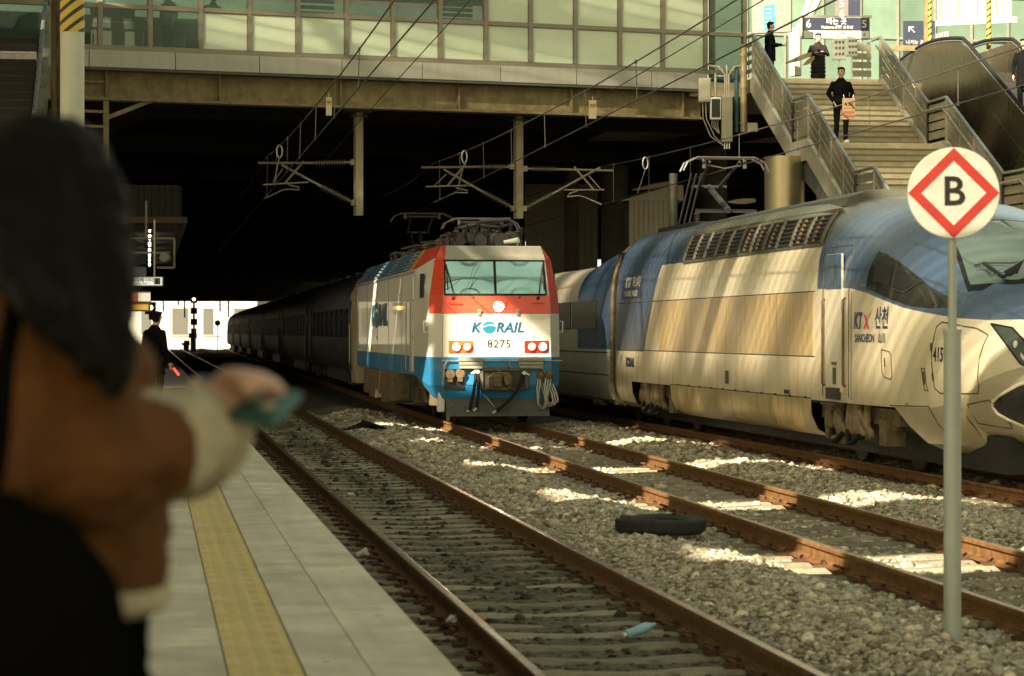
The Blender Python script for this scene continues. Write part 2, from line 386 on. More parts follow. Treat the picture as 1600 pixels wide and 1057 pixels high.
fs = MB(); fs.box(-16, -2.7, -6, 61.5, PLAT - .04, PLAT - .004); fs.build('side_paving', PLATM, plat)
# ================================================================== LOCOMOTIVE
LWHITE = mat('loco_white', (.80, .78, .69), .38, var=.05, scale=2, streak=.16, dirt=(.40, .33, .21), coat=.2)
LRED = mat('loco_red', (.74, .075, .035), .35, var=.06, scale=3, coat=.3)
LBLUE = mat('loco_blue', (.022, .22, .48), .38, var=.1, scale=3, coat=.2, streak=.18, dirt=(.05, .10, .14))
LGREY = mat('loco_roof_grey', (.30, .285, .24), .45, var=.12, scale=3, streak=.25, dirt=(.18, .15, .10))
ROOFBLUE = mat('loco_roof_blue', (.03, .13, .26), .45, .1, var=.25, scale=3, streak=.35, dirt=(.16, .17, .15))
YEL = mat('yellow_paint', (.62, .36, .03), .45)
SCREEN = mat('windscreen_glass', (.33, .52, .50), .04, .85, var=.03, scale=1)
LOGOB = mat('logo_blue', (.004, .085, .17), .4)
LOGOT = mat('logo_teal', (.01, .17, .27), .4, var=.35, scale=2.5)
NUMG = mat('number_grey', (.045, .045, .035), .5)
LAMPR = mat('lamp_red', (.45, .02, .012), .3); LAMPO = mat('lamp_orange', (.75, .16, .02), .3)
LAMPW = mat('lamp_lens', (.75, .73, .62), .15, var=.05, coat=.5)
LAMPON = mat('lamp_lit', (1, .97, .85), .3, emit=(1, .94, .75), es=14)
TAILON = mat('lamp_glow', (1, .8, .55), .3, emit=(1, .72, .38), es=2.2)
UNDER = mat('underframe_dust', (.15, .115, .07), .8, .1, var=.4, scale=9, bump=.3, bscale=50)
PLOW = mat('plow_grey', (.10, .098, .085), .6, .2, var=.25, scale=6)

def korail(parent, loc, rot, h, letters, name='emblem_letters', stretch=1.0):
    """wordmark: slanted K, a globe for the O, then RAIL"""
    M4 = Matrix.Translation(loc) @ Matrix(rot.to_matrix().to_4x4()) if hasattr(rot, 'to_matrix') else None
    g = empty('wordmark'); g.parent = parent; g.location = loc; g.rotation_euler = rot; g.scale = (stretch, 1, 1)
    def word(body, x):
        o = text('lettering', body, h * 1.38, letters, None, (0, 0, 0), (0, 0, 0), bold=.05 * h, shear=.22, align='LEFT', ext=.002, spacing=1.02)
        xs_ = [v.co.x for v in o.data.vertices]; ys_ = [v.co.y for v in o.data.vertices]
        o.data.transform(Matrix.Translation((x - min(xs_), -(min(ys_) + max(ys_)) / 2, 0))); o.parent = g
        return x + max(xs_) - min(xs_)
    x = word('K', 0) + h * .02
    r = h * .62; cx = x + r * 1.06
    m = MB(); n = 28
    ring = [(cx + r * 1.08 * math.cos(2 * math.pi * i / n), r * math.sin(2 * math.pi * i / n)) for i in range(n)]
    m.prism(ring, 'z', -.002, .003); m.build('globe', LOGOT, g)
    sw = MB()
    up = [(cx - r * 1.1 + i / 12 * r * 2.4, -r * .05 + math.sin(i / 12 * math.pi * .95) * r * .55) for i in range(13)]
    lo = [(p[0], p[1] - r * (.03 + .17 * math.sin(i / 12 * math.pi))) for i, p in enumerate(up)]
    sw.prism(up + lo[::-1], 'z', .003, .006); sw.build('swoosh', LWHITE, g)
    x = word('RAIL', cx + r * 1.12)
    for o in g.children:
        if o.type == 'MESH': o.data.transform(Matrix.Translation((-x / 2, 0, 0)))
    return g

LYF = 48.0
loco = empty('electric_locomotive', (t2x(LYF) + .03, LYF, 0), -math.atan(.0107), 'red, white and blue electric locomotive numbered 8275 facing the camera', 'locomotive')
LV = [(.526, 1.02, .10, 1.22, .45), (.789, 1.09, 0, 1.33, .42), (1.357, 1.10, 0, 1.34, .42), (2.231, 1.09, 0, 1.33, .42), (2.603, 1.075, .04, 1.31, .45), (3.316, 1.02, .26, 1.19, .62), (3.368, 1.01, .28, 1.17, .64), (3.609, .97, .52, 1.03, .85)]
BS = [.955, .965, 1.357, 2.231, 2.65, 3.12, 3.171, 3.609]; BW = [1.42] * 7 + [1.12]; LEN = 18.6
m = MB()   # materials: 0 white 1 red 2 blue 3 grey 4 roof blue 5 yellow
fm = [2, 2, 0, 1, 3, 3, 3]; cmx = [2, 2, 0, 1, 1, 1, 1]; smx = [2, 2, 0, 0, 0, 0, 1]
for i in range(7):
    z0, a0, f0, o0, p0 = LV[i]; z1, a1, f1, o1, p1 = LV[i + 1]
    m.add([(-a0, f0, z0), (a0, f0, z0), (a1, f1, z1), (-a1, f1, z1)], [(0, 1, 2, 3)], fm[i])
    for s in (-1, 1):
        m.add([(s * a0, f0, z0), (s * o0, p0, z0), (s * o1, p1, z1), (s * a1, f1, z1)], [(0, 1, 2, 3)], cmx[i])
        m.add([(s * o0, p0, z0), (s * BW[i], 2.2, BS[i]), (s * BW[i + 1], 2.2, BS[i + 1]), (s * o1, p1, z1)], [(0, 1, 2, 3)], smx[i])
        if i < 6: m.add([(s * BW[i], 2.2, BS[i]), (s * BW[i], LEN, BS[i]), (s * BW[i + 1], LEN, BS[i + 1]), (s * BW[i + 1], 2.2, BS[i + 1])], [(0, 1, 2, 3)], 2 if i < 2 else 0)
# roof flanks: red, yellow slashes, then blue
rs = [(2.2, 2.9, 1), (2.9, 3.2, 5), (3.2, 3.45, 1), (3.45, 3.7, 5), (3.7, LEN, 4)]
for s in (-1, 1):
    for y0, y1, mi in rs: m.add([(s * BW[6], y0, BS[6]), (s * BW[6], y1, BS[6]), (s * BW[7], y1, BS[7]), (s * BW[7], y0, BS[7])], [(0, 1, 2, 3)], mi)
m.add([(-.97, .52, 3.609), (.97, .52, 3.609), (1.03, .85, 3.609), (1.12, 2.2, 3.609), (1.12, LEN, 3.609), (-1.12, LEN, 3.609), (-1.12, 2.2, 3.609), (-1.03, .85, 3.609)], [tuple(range(8))], 3)
m.add([(-1.42, LEN, .955), (1.42, LEN, .955), (1.42, LEN, 3.171), (1.12, LEN, 3.609), (-1.12, LEN, 3.609), (-1.42, LEN, 3.171)], [tuple(range(6))], 0)
m.add([(-1.42, 2.2, .955), (1.42, 2.2, .955), (1.42, LEN, .955), (-1.42, LEN, .955)], [(0, 1, 2, 3)], 2)
bmx = bmesh.new()
body = m.build('body', [LWHITE, LRED, LBLUE, LGREY, ROOFBLUE, YEL], loco, bevel=None)
bm = bmesh.new(); bm.from_mesh(body.data); bmesh.ops.remove_doubles(bm, verts=bm.verts, dist=.001); bmesh.ops.recalc_face_normals(bm, faces=bm.faces); bm.to_mesh(body.data); bm.free()
bv = body.modifiers.new('bevel', 'BEVEL'); bv.width = .03; bv.segments = 2; bv.limit_method = 'ANGLE'; bv.angle_limit = R(18)
# body seams and ribs on the flank
for s in (-1, 1):
    q = MB()
    for y in (5.4, 8.6, 11.8, 15.0, 18.0): q.box(s * 1.42 - .006, s * 1.42 + .006, y, y + .025, .99, 3.12)
    q.build('panel_joint', LGREY, loco)
    q = MB(); q.box(s * 1.43 - .012, s * 1.43 + .012, 2.3, LEN - .05, 3.10, 3.15); q.build('gutter', LGREY, loco)
for i in range(14):                                              # louvred panels on the roof flank
    y0 = 3.9 + i * 1.04
    for s in (-1, 1):
        q = MB()
        for k in range(6):
            t = (k + .5) / 6; x = 1.42 + (1.12 - 1.42) * t; z = 3.171 + (3.609 - 3.171) * t
            q.cbox((s * (x + .012), y0 + .46, z + .012), (.03, .86, .03))
        q.build('roof_louvre', ROOFBLUE if i % 4 else LGREY, loco)
q = MB()
for s in (-1, 1): q.tube([(s * 1.095, -.004, .80), (s * 1.10, -.004, 1.36), (s * 1.09, -.004, 2.23), (s * 1.076, .035, 2.6)], .007, 5)
q.build('corner_joint', LGREY, loco)
for z in (2.231, 1.357):
    q = MB(); q.tube([(-1.08, -.002, z), (1.08, -.002, z)], .006, 5); q.build('panel_joint', LGREY, loco)
q = MB(); q.tube([(-1.0, .0, .80), (1.05, .0, .80)], .007, 5); q.build('panel_joint', DKMETAL, loco)
def faceY(z):
    for i in range(7):
        if LV[i][0] <= z <= LV[i + 1][0]:
            t = (z - LV[i][0]) / (LV[i + 1][0] - LV[i][0]); return LV[i][2] + t * (LV[i + 1][2] - LV[i][2])
    return 0
# windscreen
wz0, wz1 = 2.615, 3.30
fr = MB()
for (xa, xb) in ((-1.06, -1.03), (-.045, .005), (.985, 1.015)): fr.beam(((xa + xb) / 2, faceY(wz0) - .012, wz0), ((xa + xb) / 2 * .975, faceY(wz1) - .012, wz1), xb - xa, .03, up=(0, 1, 0))
for z in (wz0, wz1): fr.beam((-1.05, faceY(z) - .012, z), (1.0, faceY(z) - .012, z), .03, .035)
fr.build('window_frame', RUBBER, loco)
for xa, xb in ((-1.03, -.045), (.005, .985)):
    q = MB(); nx_ = 8; rings = []
    for j in range(9):
        t = j / 8; z = wz0 + .012 + (wz1 - wz0 - .024) * t
        rings.append([((xa + (xb - xa) * i / nx_) * (1 - .02 * t), faceY(z) - .018 - .018 * math.sin(math.pi * i / nx_) * math.sin(math.pi * t), z) for i in range(nx_ + 1)])
    q.loft(rings, closed=False, caps=False); pane = q.build('windscreen', SCREEN, loco, smooth=80)
for (x0, x1) in ((-.88, -1.0), (.84, .95)):
    q = MB(); q.tube([(x0, faceY(2.55) - .03, 2.55), (x0 + .02, faceY(2.62) - .06, 2.62), (x1, faceY(3.2) - .05, 3.2)], .013, 6); q.tube([(x1 + .02, faceY(2.72) - .045, 2.72), (x1, faceY(3.22) - .045, 3.22)], .012, 5)
    q.ball((x0, -.01 + faceY(2.54), 2.54), .035, 6); q.build('wiper', BLACK, loco)
for x in (-.47, .47):
    q = MB(); q.ball((x, .0 + faceY(2.555), 2.555), .02, 6); q.build('washer_nozzle', BLACK, loco)
for x in (-.85, .83):
    q = MB(); q.tube([(x - .12, -.01, 2.45), (x - .12, -.04, 2.45), (x + .12, -.04, 2.45), (x + .12, -.01, 2.45)], .012, 6); q.build('front_handle', LRED, loco)
# marker brackets and headlight
for x in (-.36, .42):
    q = MB(); q.box(x - .03, x + .03, -.05, 0, 2.20, 2.32); q.box(x - .045, x + .045, -.06, -.045, 2.27, 2.30); q.build('lamp_bracket', LGREY, loco)
q = MB(); q.box(-.12, .19, -.012, .01, 2.24, 2.50); q.build('headlight_plate', LRED, loco)
q = MB(); q.lathe([(.12, .02), (.12, -.012), (.105, -.025)], (.035, -.01, 2.37), (0, 1, 0), 20); hl = q.build('headlight', STAIN, loco)
q = MB(); q.lathe([(.1, 0), (.1, -.02), (.06, -.034), (.0, -.036)], (.035, -.02, 2.37), (0, 1, 0), 20); q.build('lens', LAMPON, hl, smooth=60)
for x0, x1, mm in ((-.97, -.484, LAMPO), (.555, 1.048, LAMPR)):
    q = MB(); q.box(x0, x1, -.03, .0, 1.444, 1.69); c = q.build('lamp_cluster', mm, loco, bevel=.01)
    for k in (.30, .75):
        x = x0 + (x1 - x0) * k; q = MB(); q.lathe([(.088, .0), (.088, -.02), (.078, -.03), (.05, -.045), (0, -.05)], (x, -.03, 1.567), (0, 1, 0), 20)
        q.build('lens', TAILON if (k < .5) == (x0 < 0) else LAMPW, c, smooth=50)
        q = MB()
        for i in range(18):
            a0 = 2 * math.pi * i / 18; a1 = 2 * math.pi * (i + 1) / 18
            q.beam((x + .088 * math.cos(a0), -.05, 1.567 + .088 * math.sin(a0)), (x + .088 * math.cos(a1), -.05, 1.567 + .088 * math.sin(a1)), .014, .03, up=(0, 1, 0))
        q.build('rim', LAMPR, c)
g_ = korail(loco, (.02, -.008, 1.955), (R(90), 0, 0), .20, LOGOB)
text('number', '8275', .22, NUMG, loco, (.045, -.004, 1.617), (R(90), 0, 0), bold=.004, spacing=1.12, ext=.003)
korail(loco, (-1.432, 11.2, 2.28), (R(90), 0, R(-90)), .52, LOGOB, stretch=1.7)
text('side_number', '8275', .12, NUMG, loco, (-1.425, 11.9, 1.72), (R(90), 0, R(-90)), ext=.003)
# cab side window, door, handrails
for s in (-1, 1):
    q = MB(); q.add([(s * 1.375, 1.1, 2.56), (s * 1.395, 1.62, 2.56), (s * 1.385, 1.62, 3.06), (s * 1.35, 1.1, 3.06)], [(0, 1, 2, 3)]); q.build('cab_side_window', BLACK, loco)
    d = MB(); d.box(s * 1.42 - .015, s * 1.42 + .015, 2.62, 3.36, 1.0, 3.0); dr = d.build('cab_door', LWHITE, loco, bevel=.01)
    d = MB(); d.box(s * 1.437 - .01, s * 1.437 + .01, 2.68, 2.72, 1.7, 1.84); d.build('handle', STEEL, dr)
    for y in (2.52, 3.46):
        d = MB(); d.tube([(s * 1.43, y, 1.02), (s * 1.50, y, 1.05), (s * 1.50, y, 2.5), (s * 1.43, y, 2.53)], .016, 6); d.build('handrail', STEEL, loco)
    d = MB(); d.tube([(s * 1.36, .52, 1.86), (s * 1.42, .52, 1.86), (s * 1.42, .52, 2.08), (s * 1.36, .52, 2.08)], .014, 6); d.build('corner_handle', WHITE, loco)
    d = MB()
    for k in range(3): d.box(s * 1.45 - .14, s * 1.45 + .06, 2.75, 3.3, .34 + .22 * k, .37 + .22 * k)
    d.beam((s * 1.42, 2.78, .3), (s * 1.42, 2.78, .98), .03, .03); d.beam((s * 1.42, 3.27, .3), (s * 1.42, 3.27, .98), .03, .03)
    d.build('step', DKMETAL, loco)
# buffer beam equipment
q = MB(); q.box(-.32, .60, -.05, .3, .70, 1.13); q.build('coupler_pocket', DKMETAL, loco)
q = MB(); q.box(-.36, .64, -.10, -.02, 1.08, 1.16); q.box(-.36, -.28, -.10, -.02, .72, 1.08); q.box(.56, .64, -.10, -.02, .72, 1.08); q.build('pocket_frame', PLOW, loco, bevel=.012)
q = MB()
q.prism([(-.17, .72), (.14, .70), (.24, .78), (.25, .98), (.16, 1.06), (-.10, 1.05), (-.20, .96)], 'y', -.46, -.06)
q.prism([(-.15, .78), (.02, .78), (.02, 1.0), (-.15, 1.0)], 'y', -.62, -.40); q.prism([(.09, .80), (.20, .82), (.17, .97), (.06, .97)], 'y', -.60, -.40)
q.tube([(.0, -.30, .66), (.0, -.30, 1.1)], .035, 8); q.box(-.3, .4, -.2, -.12, .70, .74)
q.build('coupler', UNDER, loco, bevel=.02)
for x0, x1 in ((-.76, -.30), (.44, .92)):
    for k in range(3):
        q = MB(); q.box(x0 - .01 * k, x1 + .01 * k, -.16 + .02 * k, -.02, 1.13 + .075 * k, 1.19 + .075 * k); q.build('step_plate', LGREY, loco, bevel=.008)
q = MB(); q.tube([(-1.12, -.05, 1.28), (1.32, -.05, 1.28)], .016, 6)
q.tube([(-1.0, -.05, 1.28), (-1.07, -.07, 1.2), (-1.07, -.04, .95)], .014, 6); q.build('rail_pipe', STEEL, loco)
for x in (-.24, .30):
    q = MB(); q.tube([(x - .12, -.04, 1.28), (x - .1, -.06, 1.3), (x - .06, -.06, 1.26), (x - .03, -.07, 1.16), (x + .1, -.07, 1.14)], .014, 6); q.build('grab_pipe', STEEL, loco)
q = MB(); q.box(-1.06, -.66, -.012, .05, .72, 1.12); so_ = q.build('socket_recess', BLACK, loco)
for x, z in ((-.95, 1.02), (-.75, 1.03)):
    q = MB(); q.lathe([(.075, .05), (.08, -.04), (.095, -.05), (.095, -.09), (.04, -.1)], (x, -.02, z), (0, 1, 0), 14); q.box(x - .05, x + .05, -.1, -.02, z - .16, z - .06); q.build('jumper_socket', UNDER, so_, smooth=40)
for pts in ([(-.44, -.08, 1.05), (-.45, -.16, .9), (-.5, -.2, .62), (-.55, -.18, .40), (-.58, -.17, .28)], [(-.40, -.08, 1.05), (-.39, -.15, .85), (-.40, -.2, .6), (-.43, -.19, .33)],
            [(.54, -.08, 1.02), (.46, -.17, .85), (.34, -.24, .64), (.16, -.28, .45), (.0, -.26, .33), (-.05, -.25, .28)]):
    q = MB(); q.tube(pts, .032, 8); h = q.build('brake_hose', RUBBER, loco, smooth=60)
    q = MB(); q.tube([pts[-1], (pts[-1][0] - .07, pts[-1][1] - .01, pts[-1][2] - .05)], .045, 8); q.build('hose_coupling', STEEL, h, smooth=50)
    q = MB(); q.tube([(pts[0][0], -.02, pts[0][2] + .02), (pts[0][0], -.12, pts[0][2] + .02)], .04, 8); q.beam((pts[0][0], -.11, pts[0][2] + .04), (pts[0][0] + (-.1 if pts[0][0] < 0 else .1), -.13, pts[0][2] - .02), .02, .025); q.build('valve', WHITE, h, smooth=50)
q = MB()
for i in range(9): q.tube([(-.28 + .025 * i, -.08, .62 - .028 * i), (-.265 + .025 * i, -.085, .60 - .028 * i)], .012, 5)
q.build('chain', STEEL, loco)
for x0, n_, lo in ((.88, 2, .30), (1.06, 3, .36)):
    q = MB(); q.lathe([(.07, .02), (.075, -.14), (.05, -.16)], (x0, -.02, 1.04), (0, 1, .8), 12); q.box(x0 - .08, x0 + .08, -.12, -.02, .92, 1.02); b_ = q.build('jumper_socket', UNDER, loco, smooth=40)
    for k in range(n_):
        dx = .05 * (k - n_ / 2)
        q = MB(); q.tube([(x0 + dx, -.1, .95), (x0 + dx - .04, -.16, .75), (x0 + dx - .02 - .05 * k, -.18, lo + .12), (x0 + dx + .05, -.18, lo + .02 * k), (x0 + dx + .13, -.17, lo + .12), (x0 + dx + .12, -.12, .6), (x0 + dx + .04, -.06, .82)], .02, 7); q.build('jumper_cable', STEEL, b_, smooth=60)
# plow
q = MB()
q.loft([[(-1.02, .08, .53), (1.08, .08, .53), (1.08, .5, .53), (-1.02, .5, .53)], [(-1.0, -.12, .32), (1.05, -.12, .32), (1.05, .5, .32), (-1.0, .5, .32)], [(-.98, -.36, .185), (1.02, -.36, .185), (1.02, .5, .185), (-.98, .5, .185)]])
q.build('snow_plow', PLOW, loco, bevel=.01)
for i in range(6):
    q = MB(); q.ball((-.9 + i * .12, -.1 - .05 * (i % 2), .36 - .06 * (i % 2)), .018, 5); q.build('bolt', UNDER, loco)
q = MB(); q.box(-1.16, -1.02, .2, .5, .25, .66); q.build('guard_iron', WHITE, loco, bevel=.03)
# bogies
WHEEL = mat('wheel_steel', (.03, .024, .018), .6, .6, var=.3, scale=10)
def bogie(parent, yc, wb=2.7, r=.55, hw=1.05, m1=UNDER, name='bogie'):
    bg_ = MB()
    for s in (-1, 1):
        bg_.box(s * hw - .07, s * hw + .07, yc - wb / 2 - .55, yc + wb / 2 + .55, .62, .84)
        bg_.box(s * hw - .12, s * hw + .12, yc - .55, yc + .55, .38, .66)
        for k in (-1, 1):
            yb = yc + k * wb / 2
            bg_.cbox((s * hw, yb, .52), (.26, .34, .34)); bg_.lathe([(.10, -.13), (.11, 0), (.07, .04)], (s * (hw + .06), yb, .52), (s, 0, 0), 12)
            for j in (-1, 1): bg_.lathe([(.08, 0), (.09, .02), (.07, .05), (.09, .08), (.07, .11), (.09, .14), (.07, .17), (.08, .2)], (s * hw, yb + j * .28, .56), (0, 0, 1), 10)
        bg_.tube([(s * (hw + .14), yc - .9, .42), (s * (hw + .16), yc - .4, .78)], .05, 8); bg_.tube([(s * (hw + .1), yc + .2, .35), (s * (hw + .2), yc + .75, .35)], .07, 8)
    bg_.box(-hw, hw, yc - .3, yc + .3, .5, .74)
    o = bg_.build(name, m1, parent)
    for k in (-1, 1):
        for s in (-1, 1):
            w = MB(); w.lathe([(.12, -.09), (r - .08, -.07), (r - .02, -.07), (r, -.05), (r - .012, .04), (r + .025, .05), (r + .02, .075), (r - .1, .08), (.12, .09)], (s * .7525, yc + k * wb / 2, r), (-s, 0, 0), 28); w.build('wheel', WHEEL, o, smooth=35)
    return o
bogie(loco, 2.95); bogie(loco, 14.9)
q = MB()
for y0, y1, z0, x in ((4.9, 5.6, .34, 1.30), (5.8, 7.0, .26, 1.36), (7.1, 8.6, .42, 1.28), (8.8, 10.6, .30, 1.34), (10.8, 11.6, .45, 1.22), (11.8, 12.8, .35, 1.3)):
    for s in (-1, 1):
        e = MB(); e.box(s * x - .38, s * x + .02 if s > 0 else s * x + .38, y0, y1, z0, .96); e.build('equipment_box', UNDER, loco, bevel=.03)
for y in (5.7, 7.05, 8.7, 10.7, 11.7):
    e = MB(); e.tube([(-1.38, y, .9), (-1.4, y + .02, .6), (-1.36, y + .05, .38)], .045, 8); e.tube([(-1.4, y + .12, .92), (-1.43, y + .14, .5), (-1.3, y + .2, .42)], .03, 7); e.build('air_pipe', UNDER, loco)
# roof gear: insulators, folded pantograph, raised pantograph behind
def insul(mb, c, h=.28, r=.07):
    pr = [(.03, 0)]
    for k in range(6): pr += [(.03, h * (k + .2) / 6), (r, h * (k + .4) / 6), (r, h * (k + .5) / 6), (.03, h * (k + .8) / 6)]
    mb.lathe(pr + [(.03, h)], c, (0, 0, 1), 10)
PORC = mat('porcelain_brown', (.14, .07, .045), .3, var=.2)
def pantograph(yc, raised, z0=3.61):
    for sx in (-.75, .75):
        for sy in (-.6, .6): p = MB(); insul(p, (sx, yc + sy, z0)); p.build('pantograph_insulator', PORC, loco, smooth=40)
    f = MB(); zb = z0 + .30
    for sx in (-.75, .75): f.beam((sx, yc - .8, zb), (sx, yc + .8, zb), .06, .06)
    for sy in (-.6, .6): f.beam((-.75, yc + sy, zb), (.75, yc + sy, zb), .06, .06)
    f.tube([(-.35, yc + .3, zb + .05), (.35, yc + .3, zb + .05)], .09, 10)
    for cx_, r_ in ((-.55, .09), (-.32, .09), (.18, .12), (.5, .16)): f.lathe([(r_, -.2), (r_ * 1.05, -.22), (r_ * 1.05, -.3), (r_ * .7, -.31)], (cx_, yc - .75, zb - .12), (0, 1, 0), 16)
    zt = zb + (.34 if not raised else 1.05); yk = yc + (1.1 if raised else .95); zk = zb + (.6 if raised else .18)
    f.tube([(0, yc - .2, zb), (.05, yk, zk)], .055, 8); f.tube([(-.18, yc - .2, zb), (-.2, yk, zk)], .03, 6)
    f.tube([(-.25, yk, zk), (-.3, yc, zt - .08)], .035, 7); f.tube([(.25, yk, zk), (.3, yc, zt - .08)], .035, 7); f.tube([(-.3, yk, zk), (.3, yk, zk)], .04, 7)
    f.tube([(-.45, yc, zt - .08), (.45, yc, zt - .08)], .035, 7)
    f.tube([(-.6, yc - .5, zb + .1), (-.2, yc - .62, zb + .2), (.3, yc - .6, zb + .14), (.62, yc - .5, zb + .22)], .04, 7); f.tube([(-.1, yc - .6, zb + .26), (.55, yc - .62, zb + .3)], .05, 8)
    f.build('pantograph_frame', DKMETAL, loco)
    h = MB()
    for dy in (-.18, .18):
        h.tube([(-.82, yc + dy, zt - .22), (-.76, yc + dy, zt - .1), (-.58, yc + dy, zt - .01), (-.45, yc + dy, zt), (.45, yc + dy, zt), (.58, yc + dy, zt - .01), (.76, yc + dy, zt - .1), (.82, yc + dy, zt - .22)], .018, 6)
    for sx in (-.45, .45): h.tube([(sx, yc - .18, zt - .02), (sx, yc + .18, zt - .02)], .02, 6); h.tube([(sx, yc, zt - .02), (sx, yc, zt - .14)], .04, 8)
    h.build('collector_head', mat('dull_steel', (.13, .125, .105), .5, .5), loco)
pantograph(2.6, False); pantograph(14.8, True, 3.61)
for i, (x, y, r, l) in enumerate(((-.55, 1.5, .10, .5), (-.15, 1.35, .13, .55), (.3, 1.4, .16, .5), (.62, 1.6, .12, .45), (-.4, 4.3, .14, .7), (.2, 4.2, .15, .8))):
    q = MB(); q.tube([(x, y, 3.74), (x, y + l, 3.76)], r, 12); q.build('roof_tank', DKMETAL, loco, smooth=40)
for i in range(7):
    q = MB(); x = -.7 + i * .23; q.tube([(x, 1.5, 3.8), (x + .1, 1.9, 4.02 + .05 * (i % 3)), (x + .2, 2.4, 3.95), (x + .05, 3.0, 3.85)], .028, 6); q.build('roof_hose', RUBBER, loco, smooth=60)
for x in (-.62, -.2, .25, .66):
    q = MB(); insul(q, (x, 1.75, 3.62), .36, .075); q.build('roof_insulator', PORC, loco, smooth=40)
for i in range(7): q = MB(); insul(q, (.5 * (-1) ** i, 5 + i * 1.4, 3.61), .34, .08); q.build('bus_insulator', PORC, loco)
q = MB(); q.tube([(.2, 3.6, 3.98)] + [(.5 * (-1) ** i, 5 + i * 1.4, 3.96) for i in range(7)], .025, 6)
for i in range(4): q.box(-.5, .5, 4.2 + 2.4 * i, 5.6 + 2.4 * i, 3.6, 3.74)
q.build('roof_conductor', DKMETAL, loco)
q = MB()
for x, h_ in ((.55, .16), (.72, .12)): q.tube([(x, .95, 3.6), (x, .95, 3.6 + h_)], .012, 6)
q.lathe([(.035, -.16), (.06, .16)], (.42, .9, 3.72), (1, -.6, .12), 10); q.build('roof_horn', WHITE, loco)

# ------------------------------------------------------------------ dark coaches behind the locomotive
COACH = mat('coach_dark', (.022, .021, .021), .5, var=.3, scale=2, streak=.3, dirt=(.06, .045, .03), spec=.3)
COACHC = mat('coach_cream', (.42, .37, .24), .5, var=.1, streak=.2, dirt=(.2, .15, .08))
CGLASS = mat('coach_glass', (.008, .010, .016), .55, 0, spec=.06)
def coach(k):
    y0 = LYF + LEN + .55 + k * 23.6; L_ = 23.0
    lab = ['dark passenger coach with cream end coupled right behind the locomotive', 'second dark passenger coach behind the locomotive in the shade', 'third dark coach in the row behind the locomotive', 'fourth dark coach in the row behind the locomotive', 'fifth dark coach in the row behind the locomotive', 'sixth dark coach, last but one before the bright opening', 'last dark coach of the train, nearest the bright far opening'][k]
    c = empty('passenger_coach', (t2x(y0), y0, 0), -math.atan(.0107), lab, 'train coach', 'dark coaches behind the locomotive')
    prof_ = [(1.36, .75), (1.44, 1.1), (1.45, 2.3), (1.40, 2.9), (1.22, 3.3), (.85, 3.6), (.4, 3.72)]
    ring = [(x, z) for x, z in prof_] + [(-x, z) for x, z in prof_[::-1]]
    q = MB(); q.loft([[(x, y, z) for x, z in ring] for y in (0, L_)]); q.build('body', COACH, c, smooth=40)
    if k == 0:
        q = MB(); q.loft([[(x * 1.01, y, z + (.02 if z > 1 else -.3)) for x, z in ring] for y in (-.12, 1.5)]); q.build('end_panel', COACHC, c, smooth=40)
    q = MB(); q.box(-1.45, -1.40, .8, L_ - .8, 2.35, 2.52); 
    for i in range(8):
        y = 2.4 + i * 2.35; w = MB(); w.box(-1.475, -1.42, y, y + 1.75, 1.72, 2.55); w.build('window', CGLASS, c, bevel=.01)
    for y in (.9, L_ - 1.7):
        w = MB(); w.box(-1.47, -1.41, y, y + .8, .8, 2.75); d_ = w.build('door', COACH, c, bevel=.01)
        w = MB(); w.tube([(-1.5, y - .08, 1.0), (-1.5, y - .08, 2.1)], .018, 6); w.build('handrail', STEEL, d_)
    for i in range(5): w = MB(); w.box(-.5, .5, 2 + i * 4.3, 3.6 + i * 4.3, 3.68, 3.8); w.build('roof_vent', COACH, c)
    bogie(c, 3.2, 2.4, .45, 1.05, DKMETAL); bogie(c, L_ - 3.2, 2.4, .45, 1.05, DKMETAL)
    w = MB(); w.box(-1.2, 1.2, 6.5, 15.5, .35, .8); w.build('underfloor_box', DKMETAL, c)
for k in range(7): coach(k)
# ================================================================== HIGH SPEED TRAIN
from mathutils.bvhtree import BVHTree
KY0 = 26.3
ktx = empty('high_speed_power_car', (T3X, KY0, 0), 0, 'silver and blue streamlined high speed power car with dirty flank, nose to the right', 'train')
def lerp_tab(tab, x):
    if x <= tab[0][0]: return tab[0][1]
    for (a, p), (b_, q) in zip(tab, tab[1:]):
        if x <= b_:
            t = (x - a) / (b_ - a); t2 = t * t * (3 - 2 * t) * .35 + t * .65; return p + (q - p) * t2
    return tab[-1][1]
KW = [(0, .50), (.12, .68), (.35, .86), (.8, 1.03), (1.4, 1.16), (2.2, 1.28), (3.2, 1.375), (4.5, 1.43), (6, 1.435)]
KT = [(0, 1.5), (.15, 1.72), (.5, 1.95), (1.0, 2.12), (1.6, 2.34), (2.2, 2.62), (3.0, 3.02), (4.0, 3.38), (5.2, 3.62), (7, 3.80), (8.5, 3.92), (10, 3.95)]
KB = [(0, .62), (.3, .46), (.8, .37), (2, .33)]
TPL = [(0, .33), (.45, .33), (.80, .35), (.93, .45), (.985, .65), (1.0, .88), (1.0, 1.2), (1.0, 1.5), (1.0, 1.9), (1.0, 2.2), (.998, 2.45), (.992, 2.7), (.975, 2.95), (.955, 3.1), (.925, 3.25), (.88, 3.42), (.82, 3.58), (.73, 3.72), (.60, 3.83), (.42, 3.91), (.21, 3.94), (0, 3.95)]
NT = len(TPL)
